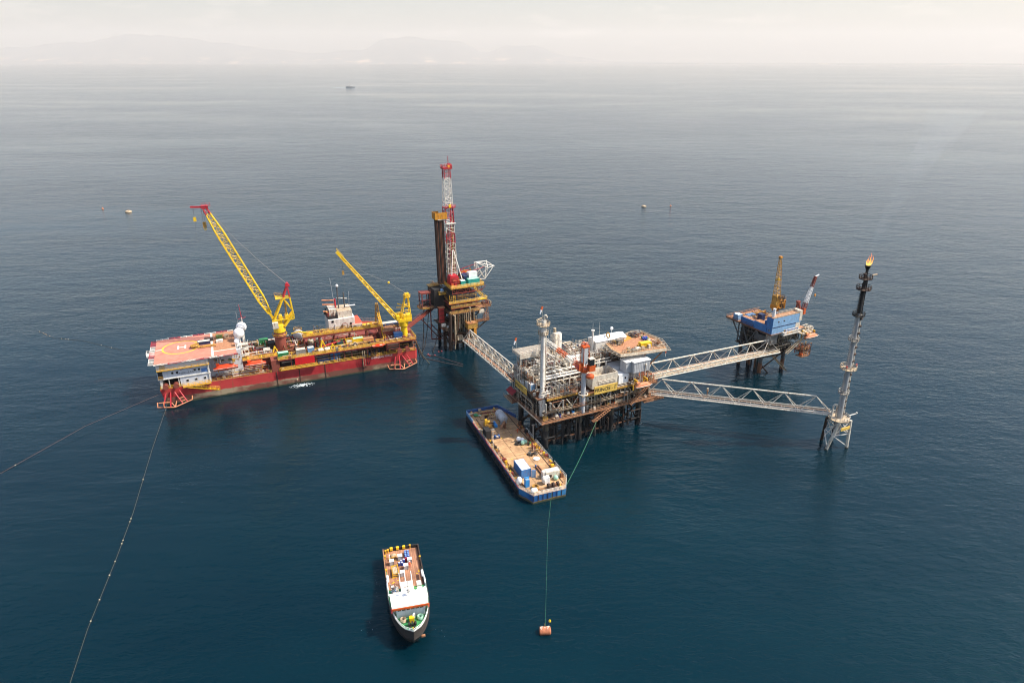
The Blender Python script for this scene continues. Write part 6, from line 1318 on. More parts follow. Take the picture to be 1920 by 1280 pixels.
b = MB().ball((0, 0, .8), .9, 'clean_white', 14, 8, 1.6); solo(b, 'white_float', 'white upright float beside the long container and the pole', 'float', BARGE, -.7, 9.2, 2.9)
b = MB().tube((0, 0, .3), (1.2, -5.2, 1.6), .16, 'cream', 6); b.box(.9, -5.4, 0, 1.4, -4.8, 1.6, 'rust'); solo(b, 'derrick_pole', 'cream pole leaning beside the long container on the barge', 'pole', BARGE, -.5, 12.6, 2.9)
b = MB().box(0, 0, .3, 4.6, 2.2, 2.4, 'dull_white'); b.box(.1, -.02, 0, 4.5, 2.1, .3, 'cream'); b.box(1, -.1, .6, 1.8, 0, 1.5, 'dark_rust'); b.box(.2, .2, 2.4, 4.4, 2, 2.5, 'white'); b.box(-.9, .4, 0, -.05, 1.6, 2.6, 'white'); solo(b, 'generator_set', 'large dirty white generator near the barge bow corner', 'generator', BARGE, 7.6, 7.9, 2.82)
b = MB().ball((0, 0, .7), .8, 'mint', 10, 6); solo(b, 'green_bag', 'mint green bag leaning on the white generator', 'bag', BARGE, 10.4, 7.0, 2.82)
b = MB().box(0, 0, 0, 1.6, 1.4, 2.3, 'clean_white'); b.lathe((-.2, .7, 1.3), [(.9, -.3), (1.1, 0), (.9, .3)], 'white', 14, 'x'); solo(b, 'white_winch', 'white upright winch housing in front of the generator', 'winch', BARGE, 6.2, 5.6, 2.82)
b = MB()
for k in range(5): b.lathe((k*.75, 0, .7), [(.35 if k % 2 else .75, -.3), (.35 if k % 2 else .75, .3)], 'dark_rust' if k != 3 else 'rust', 12, 'x')
b.box(-.4, -.6, 0, 3.4, .6, .25, 'dark_rust'); solo(b, 'anchor_winch', 'dark rusty double drum winch behind the barge bow rail', 'winch', BARGE, 6.6, 3.9, 2.82)
b = MB(); rd = random.Random(12)
for k in range(10): b.torus((rd.uniform(-.2, .2), rd.uniform(-.2, .2), .1+.08*k), .9, .1, 'old_yellow', 14, 5)
solo(b, 'rope_coil', 'tan rope coil on the deck behind the barge bow rail', 'rope coil', BARGE, 2.9, 5.0, 2.82)
b = MB().box(0, 0, 0, .6, 4.6, .5, 'rust'); b.box(.7, .2, .1, 1.1, 4.4, .8, 'rust_light'); b.box(.1, -.8, 0, 1.1, -.1, 1.0, 'dull_white'); b.box(-.1, 4.2, .2, .3, 4.8, .8, 'blue'); solo(b, 'steel_beam', 'rusty steel beam with a blue end near the white generator', 'beam', BARGE, 7.3, 11.0, 2.86)
b = MB(); b.lathe((0, 0, 0), [(.9, 0), (1.1, .25), (.3, .4)], 'clean_white', 12); solo(b, 'sheet_bundle', 'flat white plastic sheet bundle on the timber deck', 'sheet', BARGE, 9.6, 19.8, 2.86)
for (u, v, s_, l) in ((8.5, 32.3, 1.0, 'white bulk bag at the back of the barge bag group'), (9.5, 31.6, .9, 'smaller white bulk bag beside the largest one'), (8.9, 29.8, .85, 'pale green tinted bulk bag in front of the white ones'), (10.0, 30.2, .8, 'grey white bulk bag next to the pale green one')):
    b = MB().ball((0, 0, .75*s_), .85*s_, 'mint' if 'green' in l else 'clean_white', 12, 8, 1.05); b.tube((-.3, 0, 1.4*s_), (.3, 0, 1.6*s_), .05, 'rope', 4); solo(b, 'bulk_bag', l, 'bag', BARGE, u, v, 2.86, group='bulk bags on the barge')
b = MB().torus((0, 0, .3), .75, .26, 'tyre', 14, 6); solo(b, 'old_tyre', 'black tyre lying flat by the bulk bags', 'tyre', BARGE, 7.4, 30.6, 2.86)
b = MB().lathe((0, 0, 0), [(.3, 0), (.3, .9)], 'black', 10); b.lathe((.7, .2, 0), [(.32, 0), (.32, .7), (.2, .9)], 'green', 10); solo(b, 'oil_drum', 'black and green drum pair at the end of the bulk bags', 'drum', BARGE, 10.4, 28.6, 2.86)
b = MB(); rd = random.Random(21)
for k in range(12): x, y = rd.uniform(-1.2, 1.2), rd.uniform(-.7, .7); b.torus((x, y, rd.uniform(.1, .5)), rd.uniform(.3, .5), .14, rd.choice(['dark', 'dark_steel', 'olive']), 10, 5)
solo(b, 'chain_heap', 'dark heap of chain and shackles on the timber deck', 'chain', BARGE, 9.4, 22.8, 2.86)
b = MB().clutter(-1.4, -1.2, 0, 1.4, 1.2, 1.8, 16, 31, ['cream', 'rust', 'yellow', 'dull_red'], .2); solo(b, 'fitting_pile', 'pile of cream and rust fittings at the barge side rail', 'fittings', BARGE, 11.5, 25.6, 2.86)
b = MB().box(-1.2, -1.2, .2, 1.2, 1.4, 1.3, 'old_yellow'); b.box(-1, -.2, 1.3, -.2, .8, 2.8, 'yellow'); b.box(.3, -.6, 1.3, 1.1, 1.2, 1.9, 'rust'); b.lathe((.2, .1, 1.9), [(.5, -.6), (.5, .6)], 'yellow', 10, 'x'); b.beam((1.1, 0, 1.4), (3.2, -.4, .5), .25, .3, 'dark_rust'); solo(b, 'deck_winch', 'yellow winch machine near the far end of the barge', 'winch', BARGE, 2.2, 45.2, 2.86)
b = MB().box(-.5, -1.2, .2, .5, 1.2, 1.0, 'bright_blue'); b.ball((0, .8, 1.2), .5, 'pale_blue', 8, 5); b.tube((0, -1, 1), (0, .8, 1.5), .2, 'bright_blue', 6); solo(b, 'blue_pump', 'bright blue pump beside the yellow winch machine', 'pump', BARGE, 4.6, 44.6, 2.86)
b = MB().box(-1.1, -.5, 0, 1.1, .5, .5, 'navy'); b.ball((-.6, 0, .8), .5, 'blue', 8, 5); b.ball((.6, 0, .8), .5, 'blue', 8, 5); b.box(-.3, -.6, .5, .4, .1, .9, 'dull_white'); solo(b, 'air_compressor', 'dark blue compressor with white parts by the far lamp post', 'compressor', BARGE, 2.4, 36.8, 2.86)
b = MB().beam((-.7, 0, .1), (.9, 0, 2.6), 1.3, .15, 'rust_light'); b.box(.6, -.6, 0, 1.1, .6, 2.4, 'rust'); solo(b, 'steel_ramp', 'rusty leaning ramp plate beside the grey tank', 'ramp', BARGE, 6.4, 42.3, 2.86)
b = MB().ball((0, 0, .4), .9, 'green', 10, 5, .6); b.ball((1.1, -.5, .3), .6, 'mint', 8, 5, .6); solo(b, 'green_net', 'heaped green net at the far barge corner', 'net', BARGE, .8, 54.2, 2.82)
b = MB().box(-.8, -.5, 0, .8, .5, .7, 'cream'); solo(b, 'cream_crate', 'cream crate beside the green net', 'crate', BARGE, -.6, 55.4, 2.82)
b = MB(); 
for a in (0, 2.1, 4.2): b.tube((0, 0, 1.0), (.9*math.cos(a), .9*math.sin(a), .1), .14, 'orange', 6)
solo(b, 'folding_anchor', 'orange anchor lying on the shaded barge deck', 'anchor', BARGE, 10.6, 38.4, 2.86)
def lamp(label, F, u, v, z, h, m='white'):
    t = thing('deck_lamp', label, 'lamp post', F, u, v, z, 0, 'lamp posts on the barge')
    MB().tube((0, 0, 0), (0, 0, h), .11, m, 6).build('post', t); MB().box(-.5, -.15, h, .5, .15, h+.35, 'steel').build('lamp_head', t)
lamp('white lamp post with rungs on the sea side of the barge', BARGE, -1.3, 30.4, 2.8, 7.2)
lamp('white lamp post on the platform side of the barge', BARGE, 13.2, 31.2, 2.8, 5.6)

# ================================================================== WORK BOAT
def outline(n=9, z=0):
    P = [(-4.6, 31), (-4.7, 20), (-4.6, 12)]
    for k in range(n): q = (k/(n-1))**.8; P.append((-4.6*max(0, 1-q**2.2)**.6, 11-11.6*q))
    return P + [(-x, y) for x, y in P[-2::-1]]
def workboat(name, label, F, u0, v0, yaw, mir=1, behind=False):
    t = thing(name, label, 'boat', F, u0, v0, 0, yaw)
    O = outline()
    off = [((0, 0) if y > 14 else (-x*.32*(1-y/14), (2.9)*(1-y/14))) for x, y in O]
    if behind:
        MB().prism(O, -1, 3.4, 'hull_red', 'deck_red', off=off).build('hull', t)
    else:
        MB().prism(O, -1, 3.0, 'boat_black', 'boat_black', off=off).build('hull', t)
    fo = [p_ for p_ in O if p_[1] < 13.5]; fo = [(-4.6, 14.5)]+fo+[(4.6, 14.5)]
    MB().prism([(x*.97, y+.12) for x, y in fo], 3.01, 4.4 if not behind else 7, 'boat_black' if not behind else 'clean_white', 'deck_green' if not behind else 'boat_orange').build('forecastle', t)
    return t, fo
def boat():
    t, fo = workboat('supply_boat', 'small supply boat with a black hull and white wheelhouse heading towards the viewer', BOAT, 0, 0, 0)
    MB().box(-4.2, 15, 3.004, 4.2, 30.4, 3.03, 'wood_dark').build('cargo_deck', t)
    b = MB()
    for p_, q_ in zip(fo, fo[1:]): b.beam(Vector((*p_, 4.85)), Vector((*q_, 4.85)), .1, .95, 'boat_black'); b.beam(Vector((p_[0]*.975, p_[1]+.1, 4.85)), Vector((q_[0]*.975, q_[1]+.1, 4.85)), .05, .8, 'mint')
    b.build('bow_bulwark', t); b = MB().rail([Vector((x*.97, y+.15, 5.2)) for x, y in fo if y < 6.5], 'clean_white', r=.055, h=.8, step=1.2); b.build('bow_rail', t)
    for s_ in (-1, 1):
        MB().box(4.45*s_, 12, 3, 4.65*s_, 17, 4.6, 'clean_white').tube((4.4*s_, 12.2, 4.8), (4.4*s_, 17.8, 4.8), .14, 'clean_white', 6).tube((4.2*s_, 17.4, 4.6), (4.2*s_, 19.6, 4.5), .3, 'clean_white', 8).build('side_bulwark', t)
        MB().box(4.35*s_, 17, 3, 4.6*s_, 30.6, 3.9, 'dark_rust' if s_ > 0 else 'rust_light').box(4.34*s_, 19, 3.2, 4.2*s_, 22, 3.7, 'green').build('stern_bulwark', t)
    MB().box(-4.5, 30.5, 3, 4.5, 30.9, 3.8, 'dark').build('transom', t)
    for u in (-2.4, -.8, .8): MB().box(u-.36, 30.2, 3.3, u+.36, 30.8, 4.0, 'bright_yellow').build('stern_roller_block', t)
    for u, v in ((-3.9, 29.8), (-3.3, 30), (2.4, 30.6), (-4.2, 27.8), (4.4, 25.6), (-4.3, 22.6)): MB().lathe((u, v, 3), [(.22, 0), (.22, .9), (.3, 1)], 'yellow', 8).build('mooring_bollard', t)
    rd = random.Random(14)
    for k in range(16): MB().box(*(lambda u, v: (u, v, 3.031, u+.45, v+.2, 3.12))(rd.uniform(-3.9, 3.5), rd.uniform(15.5, 29)), 'yellow').build('deck_cleat', t)
    # wheelhouse
    MB().box(-3.2, 5.1, 4.4, 3.2, 9.8, 7.6, 'wall_grey').box(-3.6, 6.5, 3.1, 3.6, 12.4, 5.6, 'white').build('deckhouse', t)
    b = MB().prism([(-4.1, 4.4), (3.9, 4.4), (4.1, 9.4), (-4.3, 9.4)], 7.6, 7.9, 'clean_white'); b.build('wheelhouse_roof', t)
    b = MB().beam((-4.15, 4.3, 7.8), (3.95, 4.3, 7.8), .25, .5, 'orange'); b.beam((-4.2, 4.3, 7.5), (-4.3, 6.5, 5.6), .2, .8, 'crimson'); b.beam((4.0, 4.3, 7.5), (4.25, 6.5, 5.6), .2, .8, 'orange'); b.build('roof_fascia', t)
    for k in range(6): MB().box(-2.9+k*1.0, 5.03, 6.5, -2.15+k*1.0, 5.099, 7.2, 'glass').build('wheelhouse_window', t)
    MB().box(-1.5, 9.4, 5.6, 1.4, 14.2, 6.6, 'clean_white').build('aft_house', t)
    MB().box(2.2, 7.6, 5.6, 3.4, 12, 6.4, 'clean_white').box(-3.2, 9.0, 5.6, -1.6, 10.4, 6.2, 'white').build('side_house', t)
    MB().drum((3.95, 10.4, 5.8), .42, 3.4, 'clean_white', 'y', 12).build('liferaft_canister', t)
    for u in (-1.5, -.2, 1.3): MB().tube((u, 14.2, 6.4), (u, 17.2, 6.9), .07, 'clean_white', 5).tube((u, 17.2, 6.9), (u, 17.2, 3), .08, 'clean_white', 5).build('gallows_post', t)
    b = MB().tube((-.1, 8, 7.9), (-.1, 8, 12), .1, 'dull_white', 6); b.beam((-1.0, 8, 10.4), (.8, 8, 10.4), .25, .12, 'dull_white'); b.box(-.5, 7.6, 9, .3, 8.4, 9.3, 'grey'); b.build('signal_mast', t)
    b = MB().clutter(-3.8, 11.2, 4.6, -2.0, 14.2, 6.6, 34, 41, ['dull_white', 'steel', 'pale_blue', 'dark_steel', 'white'], .13); b.build('crane_gear', t)
    MB().lathe((-2.4, 14.8, 3.05), [(.35, 0), (.35, 1.2)], 'navy', 10).lathe((-2.4, 14.8, 4.25), [(.35, 0), (.35, .5)], 'clean_white', 10).build('banded_drum', t)
    MB().box(-3.7, 14.4, 3.05, -2.9, 15.6, 4.8, 'clean_white').build('vent_box', t); MB().box(2.4, 14.2, 3.05, 3.5, 15.8, 4.9, 'white').build('vent_box', t)
    b = MB().box(1.8, 12.8, 3.2, 3.2, 14, 3.35, 'rust'); b.rail([(1.5, 14.1, 3.2), (3.0, 14.1, 3.2)], 'bright_yellow', r=.07); b.build('ladder_well', t)
    MB().box(1.6, 8.2, 5.61, 3.9, 12.6, 5.64, 'deck_green').build('side_deck', t)
    b = MB()
    for k in range(5): b.torus((2.6, 13.2, 3.4+.1*k), .5, .08, 'faded_orange', 12, 5)
    b.build('hose_coil', t)
    for u, c_ in ((-1.9, 'cream'), (1.9, 'mint')):
        b = MB()
        for k in range(8): b.torus((u+.1*math.sin(k*2), 4.0+.1*math.cos(k*3), 4.5+.1*k), .55, .09, c_, 12, 5)
        b.build('rope_coil', t)
    MB().box(-.55, 3.1, 4.4, .55, 4.0, 5.7, 'bright_yellow').build('windlass_motor', t)
    b = MB()
    for x in (-.7, 0, .7): b.lathe((x, 2.3, 5.0), [(.5, -.2), (.5, .2)], 'dark', 12, 'x')
    for x in (-.45, .45): b.box(x-.1, .9, 4.4, x+.1, 2.9, 4.8, 'dark_rust')
    b.build('windlass', t); MB().path([(.7, 4.4, 4.4), (.7, 4.4, 5.8), (.4, 4.0, 6.0), (.3, 3.7, 5.6)], .13, 'clean_white', 7).build('vent_pipe', t)
    MB().lathe((0, .9, 4.4), [(.15, 0), (.15, .8)], 'yellow', 7).build('bow_post', t)
    MB().box(1.7, 1.2, 1.6, 2.6, 1.7, 2.0, 'rust_light').build('anchor', t)
boat()
LB = 'square white-lidded tote box '
for k, (u, v, l) in enumerate(((-2.7, 25.3, LB+'alone towards the shaded side of the boat deck'), (-.5, 26.8, LB+'at the stern between the cream pallet and the blue drums'), (.6, 22.9, LB+'beside the orange-suited person'), (1.7, 25.0, LB+'just astern of the orange-suited person'), (-.5, 20.6, LB+'nearest the wheelhouse beside the yellow frame'))):
    t = thing('tote_box', l, 'box', BOAT, u, v, 3.04, 0, 'white tote boxes on the supply boat'); MB().box(-.52, -.5, .1, .52, .5, 1.15, 'light_grey').build('body', t); MB().box(-.56, -.54, 1.151, .56, .54, 1.25, 'clean_white').build('lid', t)
    b = MB()
    for x in (-.53, .53): b.box(x-.05, -.56, 0, x+.05, -.501, 1.15, 'steel')
    b.build('frame', t)
for i in range(2):
    for j in range(4):
        solo(MB().lathe((0, 0, 0), [(.3, 0), (.31, .45), (.3, .88), (.24, .9)], 'drum_blue', 12).lathe((0, 0, .9), [(.22, 0), (.22, .02)], 'pale_blue', 8), 'oil_drum', 'blue drum in the neat double row at the stern of the boat', 'drum', BOAT, .95+.66*i, 26.6+.66*j, 3.04, group='blue drums in the double row')
for (u, v, c_, l) in ((-.9, 24.4, 'drum_blue', 'blue and white'), (-.2, 24.3, 'drum_blue', 'blue and white'), (-.4, 25.1, 'drum_blue', 'blue and white'), (.3, 25.4, 'drum_blue', 'blue and white')):
    solo(MB().lathe((0, 0, 0), [(.3, 0), (.31, .5), (.3, .95)], c_, 12).lathe((0, 0, .95), [(.25, 0), (.2, .06)], 'clean_white', 8), 'oil_drum', 'blue drum with a white lid in the loose group amidships', 'drum', BOAT, u, v, 3.04, group='loose white-lidded drums')
solo(MB().lathe((0, 0, 0), [(.33, 0), (.34, .5), (.3, 1.0)], 'crimson', 12), 'oil_drum', 'single crimson drum among the blue ones', 'drum', BOAT, .9, 25.6, 3.04)
frame_box('lifting_frame', 'yellow open lifting frame around a cream crate on the boat deck', BOAT, -2.9, 20.3, 3.04, 1.5, 3.0, 1.2, 'yellow', 'cream')
b = MB().box(-.8, -.8, 0, .8, .8, .15, 'wood'); b.ball((0, 0, .3), .7, 'cream', 10, 5, .7); b.box(-.6, -.9, .2, .5, -.5, .5, 'old_yellow'); solo(b, 'bag_pallet', 'cream sack pallet at the stern behind the yellow block', 'pallet', BOAT, -2.0, 28.2, 3.04)
b = MB().tube((0, 0, 0), (0, 0, 1.2), .15, 'clean_white', 7); b.box(-.2, -1, 0, .2, -.5, .5, 'bright_yellow'); solo(b, 'gas_bottle', 'white bottle and yellow box near the shaded stern rail', 'bottle', BOAT, -3.1, 27.6, 3.04)

def person():
    t = thing('person', 'person in an orange boiler suit standing on the supply boat deck beside a tote box', 'person', BOAT, 1.55, 23.3, 3.04, .3)
    J = {'pel': (0,0,.98,.15), 'bel': (0,0,1.12,.14), 'chs': (0,.01,1.34,.155), 'nk': (0,0,1.48,.065), 'hd': (0,-.01,1.60,.085), 'top': (0,0,1.72,.08),
         'sl': (-.17,0,1.42,.075), 'el': (-.23,-.01,1.14,.05), 'wl': (-.22,-.10,.90,.032), 'sr': (.17,0,1.42,.075), 'er': (.24,.01,1.14,.05), 'wr': (.25,-.06,.89,.032),
         'hl': (-.09,0,.90,.10), 'kl': (-.11,-.02,.50,.065), 'al': (-.12,.02,.09,.045), 'fl': (-.12,-.14,.04,.04), 'hr': (.09,0,.90,.10), 'kr': (.12,-.03,.50,.065), 'ar': (.13,.0,.09,.045), 'fr': (.15,-.16,.04,.04)}
    E_ = [('pel','bel'),('bel','chs'),('chs','nk'),('nk','hd'),('hd','top'),('chs','sl'),('sl','el'),('el','wl'),('chs','sr'),('sr','er'),('er','wr'),('pel','hl'),('hl','kl'),('kl','al'),('al','fl'),('pel','hr'),('hr','kr'),('kr','ar'),('ar','fr')]
    for s_, w_ in ((-1, 'wl'), (1, 'wr')):
        wx, wy, wz, _ = J[w_]; pm = 'p'+w_; J[pm] = (wx, wy-.03, wz-.07, .028); E_.append((w_, pm))
        for k in range(4): n_ = 'f%d%s' % (k, w_); J[n_] = (wx+(k-1.5)*.018, wy-.05-.004*k, wz-.15+.008*abs(k-1.5), .009); E_.append((pm, n_)); J[n_+'t'] = (wx+(k-1.5)*.02, wy-.03, wz-.185+.01*abs(k-1.5), .008); E_.append((n_, n_+'t'))
        J['t'+w_] = (wx-.04*s_, wy-.07, wz-.10, .010); E_.append((pm, 't'+w_))
    names = list(J); me = bpy.data.meshes.new('body'); me.from_pydata([J[n][:3] for n in names], [(names.index(a), names.index(b)) for a, b in E_], []); 
    o = bpy.data.objects.new('body', me); COL.objects.link(o); md = o.modifiers.new('skin', 'SKIN'); sub = o.modifiers.new('sub', 'SUBSURF'); sub.levels = sub.render_levels = 1
    if not me.skin_vertices: me.attributes
    for n, sv in zip(names, me.skin_vertices[0].data if me.skin_vertices else []): sv.radius = (J[n][3], J[n][3])
    if me.skin_vertices: me.skin_vertices[0].data[0].use_root = True
    m2 = bpy.data.meshes.new_from_object(o.evaluated_get(bpy.context.evaluated_depsgraph_get())); bpy.data.objects.remove(o)
    for nm in ('boat_orange', 'skin', 'black'): m2.materials.append(MATS[nm])
    for p_ in m2.polygons:
        z = p_.center.z; x = abs(p_.center.x); p_.use_smooth = True
        p_.material_index = 2 if z < .09 else 1 if (z > 1.5 or (x > .16 and z < .86 and z > .6)) else 0
    bd = bpy.data.objects.new('body', m2); COL.objects.link(bd); bd.parent = t
    MB().ball((0, .0, 1.69), .125, 'clean_white', 14, 7, .85, 0).lathe((0, -.03, 1.68), [(.15, 0), (.14, .02)], 'clean_white', 14).build('hard_hat', bd)
    f = MB(); f.ball((-.03, -.088, 1.625), .012, 'black', 6, 4); f.ball((.03, -.088, 1.625), .012, 'black', 6, 4); f.lathe((0, -.1, 1.585), [(.004, .03), (.014, 0)], 'skin', 6); f.box(-.022, -.096, 1.555, .022, -.088, 1.563, 'dull_red'); f.build('face', bd)
    MB().box(-.2, -.155, 1.16, .2, -.145, 1.2, 'light_grey').build('reflective_band', bd)
person()

# supply vessel moored behind the red ship
def vessel():
    t, fo = workboat('standby_vessel', 'white and orange standby vessel moored on the far side of the red ship', SHIP, 89.5, 29.4, PI/2, 1, True)
    t.scale = (-1.3, 1.3, 1.42)
    b = MB().box(-4.2, 8.0, 7.0, 4.2, 14.5, 7.3, 'clean_white'); b.prism([(-3.9, 8.6), (3.9, 8.6), (4.2, 17.4), (-4.2, 17.4)], 3.5, 11.4, 'white', 'clean_white'); b.build('superstructure', t)
    MB().prism([(-3.4, 9.2), (3.4, 9.2), (3.4, 14), (-3.4, 14)], 11.41, 13.6, 'dull_white', 'cream').build('bridge', t); MB().prism([(-4.1, 6.2), (4.1, 6.2), (4.2, 9.8), (-4.2, 9.8)], 7.01, 9.2, 'clean_white', 'boat_orange').build('shelter', t)
    n = 28; vs = [(0, 3.9, 7.03)]+[(1.35*math.cos(2*PI*k/n), 3.9+2.1*math.sin(2*PI*k/n), 7.03) for k in range(n)]
    MB().add(vs, [(0, k+1, (k+1) % n+1) for k in range(n)], 'bright_yellow').build('winching_circle', t)
    MB().lathe((0, 6.4, 7.0), [(.7, 0), (.4, .6)], 'dull_white', 10).build('bow_thruster_cover', t)
    MB().rail([Vector((x*.97, y+.15, 7.05)) for x, y in fo if y < 9], 'dull_white', r=.05, h=1.2, step=1.5).build('bow_rail', t)
    for v, z in ((16.0, 11.2), (13.0, 9.4), (14.5, 6.8)): MB().box(4.21, v-.35, z-.7, 4.26, v+.35, z, 'glass').build('window', t)
    for v, z in ((10, 9.8), (10, 8.8)): MB().box(4.0, v-.3, z-.6, 4.06, v+.3, z, 'glass').build('window', t)
    b = MB().box(-3, 14.1, 11.41, 3.4, 17.4, 12.2, 'black'); b.box(-2.4, 14.2, 12.21, 2.4, 16.6, 14.2, 'dull_white'); b.build('funnel_casing', t)
    for k, z in enumerate((13.2, 15.3, 16.6)): MB().tube((1.5-k*.4, 14.2, z), (1.0-k*.4, 18.4, z+.3), .22, 'faded_orange', 8).tube((1.5-k*.4, 14.2, z-1), (1.5-k*.4, 14.2, z+.4), .3, 'crimson', 8).build('fire_monitor', t)
    MB().clutter(-3, 14.5, 12.2, 3.4, 18, 14, 30, 51, ['black', 'dark', 'dull_white', 'dull_red'], .15).build('funnel_gear', t)
    b = MB().tube((0, 13.0, 13.6), (0, 13, 20.5), .2, 'dark_steel', 6); b.tube((0, 11, 13.6), (0, 11, 18.6), .22, 'dark_steel', 6); b.tube((-1.5, 12.4, 17), (1.5, 12.4, 17.3), .1, 'dark_steel', 5); b.tube((0, 10, 16.5), (0, 13.4, 17), .12, 'white', 5); b.tube((1, 14.4, 14), (1.6, 15.2, 24), .05, 'light_grey', 4); b.tube((1, 9.6, 13.6), (1, 9.4, 19), .05, 'light_grey', 4); b.build('signal_mast', t)
    MB().ball((0, 12.9, 20.9), .5, 'clean_white', 12, 7).build('radar_dome', t); MB().box(-.2, 7.4, 14.0, .2, 10.8, 14.2, 'clean_white').build('radar_scanner', t)
    MB().clutter(-3.6, 18, 3.5, 3.6, 22, 8, 44, 52, ['dull_white', 'white', 'steel', 'dark_steel'], .16).build('deck_gear', t)
    MB().lathe((2, 12.6, 8.6), [(1.3, 0), (1.3, .3)], 'grey', 16, 'x').torus((4.4, 12.2, 9.0), 1.0, .1, 'pedestal', 16, 5, 'x').build('hose_reel', t)
    MB().beam((4.45, 16.2, 5.2), (4.3, 15.2, 10), .5, .12, 'clean_white').build('escape_chute', t)
vessel()
container('container', 'blue and white hatch box seen past the small crane on the far side', SHIP, 88.8, 17.8, 11.52, 7, 2.8, 1.8, 'blue', roof='dull_white', cat='hatch')

# ================================================================== BUOYS, LINES, FOAM, FAR BOAT
def mooring_buoy(name, label, x, y, s, c, spots, grp=None):
    t = thing(name, label, 'buoy', WORLD, x, y, 0, .4, grp)
    MB().lathe((0, 0, 0), [(.1, -.8*s), (2.2*s, -.7*s), (2.6*s, .2*s), (2.4*s, .9*s), (1.4*s, 1.5*s), (.4*s, 1.7*s), (.05, 1.72*s)], c, 20).build('float_body', t)
    b = MB()
    for k in range(4): a = k*1.6+.3; b.ball((1.7*s*math.cos(a), 1.7*s*math.sin(a), 1.2*s), .3*s, spots, 8, 5)
    b.build('fender_block', t); MB().torus((0, 0, 1.9*s), .35*s, .1*s, 'rust', 10, 5, 'y').build('lifting_eye', t)
mooring_buoy('mooring_buoy', 'large cream domed mooring buoy beyond the big crane boom', -331.5, 593, 1.05, 'cream', 'rust')
mooring_buoy('mooring_buoy', 'low cream and black mooring buoy beyond the derrick', 118.3, 617.5, .85, 'cream', 'dark')
def marker(label, x, y, s):
    solo(MB().ball((0, 0, .2), .75*s, 'faded_orange', 10, 6).tube((0, 0, .6), (0, 0, 2*s), .07, 'orange', 5), 'marker_buoy', label, 'buoy', WORLD, x, y, 0, group='small marker buoys')
marker('tiny orange marker buoy near the large cream mooring buoy', -361.5, 607, 1.2); marker('tiny orange marker buoy near the black and cream buoy', 142.8, 620, 1.1)
t = thing('anchor_buoy', 'rust orange drum buoy with a yellow marker lantern ahead of the barge', 'buoy', WORLD, 7.5, 120.1, 0, .05)
b = MB().drum((0, 0, .55), .95, 2.75, 'float_rust', 'x', 16, .2); b.build('float_body', t)
b = MB(); rd = random.Random(1)
for k in range(16): x = rd.uniform(-1.2, 1.0); y = rd.uniform(-.5, .3); b.box(x, y, 1.2, x+rd.uniform(.08, .25), y+rd.uniform(.1, .4), 1.53, 'dull_white')
b.build('guano_patch', t); MB().tube((1.1, .5, 1.2), (1.1, .7, 2.6), .06, 'dark', 5).lathe((1.1, .7, 2.5), [(.28, 0), (.3, .3), (.03, .7)], 'bright_yellow', 10).build('marker_lantern', t)
MB().tube((0, .9, .8), (0, .9, 1.7), .1, 'old_yellow', 6).build('mooring_post', t)

def line(name, label, pts, r, m, floats=(), sag=0):
    pts = [Vector(p) for p in pts]; o = pts[0].copy(); t = thing(name, label, name.replace('_', ' '), WORLD, o.x, o.y, o.z)
    P = []
    for a, c_ in zip(pts, pts[1:]):
        for k in range(10): q = a.lerp(c_, k/10); q.z -= sag*math.sin(PI*k/10) if a.z > 1 or c_.z > 1 else 0; P.append(q-o)
    P.append(pts[-1]-o); 
    for q in P: q.z = max(q.z, .04-o.z)
    MB().path(P, r, m, 5).build('rope', t)
    for f_ in floats:
        L_ = f_*(len(pts)-1); i = min(int(L_), len(pts)-2); q = pts[i].lerp(pts[i+1], L_-i)-o; q.z = max(q.z, .1-o.z)
        MB().ball(q, .2, 'cream', 8, 5).build('rope_float', t)
a = SHIP.w(1.5, -3.2, .9)
line('mooring_line', 'rope with pale floats running from the ship corner rack towards the viewer', [SHIP.w(2.2, -.5, 5), (a.x, a.y, 1.0), (-120.5, 200, .05), (-109, 165, .05), (-103.4, 145.5, .05), (-97, 121, .05), (-91.5, 104, .05), (-86, 84, .05)], .065, 'rope', (.36, .45, .46, .52, .53, .58, .61, .66, .70))
line('mooring_line', 'rust coloured rope slanting away from the ship corner to the open sea', [SHIP.w(-.2, 1, 4.5), (-150, 213, 1.6), (-161, 186, .05), (-172, 160, .05)], .06, 'rope_red', (.62,))
line('mooring_line', 'faint far rope with floats drifting off the back of the helideck', [(-228, 309, .05), (-215, 300, .05), (-200, 297, .05), (-174, 284.5, .05)], .05, 'rope', (.02, .1, .14, .17, .24, .42, .47, .5, .82, .9))
line('tow_line', 'bright green rope from the process platform stairs to the barge corner', [PROD.w(20.4, -1.4, 8.2), BARGE.w(11.6, 2.4, 3.2)], .075, 'rope_green', (), 1.0)
line('anchor_line', 'thin green rope from the barge bow to the orange drum buoy', [BARGE.w(6.6, 1.6, 2.6), (9.9, 157, .05), (8.8, 140, .05), (7.6, 121, .8)], .035, 'rope_green')
line('floating_hose', 'rust red floating hose with red floats below the gangway', [(-38, 279.5, .1), (-34, 279, .1), (-21, 269.5, .1)], .14, 'rope_red', ())
line('floating_hose', 'second rust red floating hose lying just in front of the other', [(-37.5, 276, .1), (-30, 272, .1), (-20.9, 267.4, .1)], .14, 'rope_red', ())
for k, (x, y) in enumerate(((-37.2, 280.5), (-34.1, 279.5), (-31.5, 284), (-32.8, 283.4), (-36.3, 279.0))): solo(MB().ball((0, 0, .15), .3, 'red', 8, 5), 'hose_float', 'small red float among those by the floating hoses', 'float', WORLD, x, y, 0, group='red hose floats')
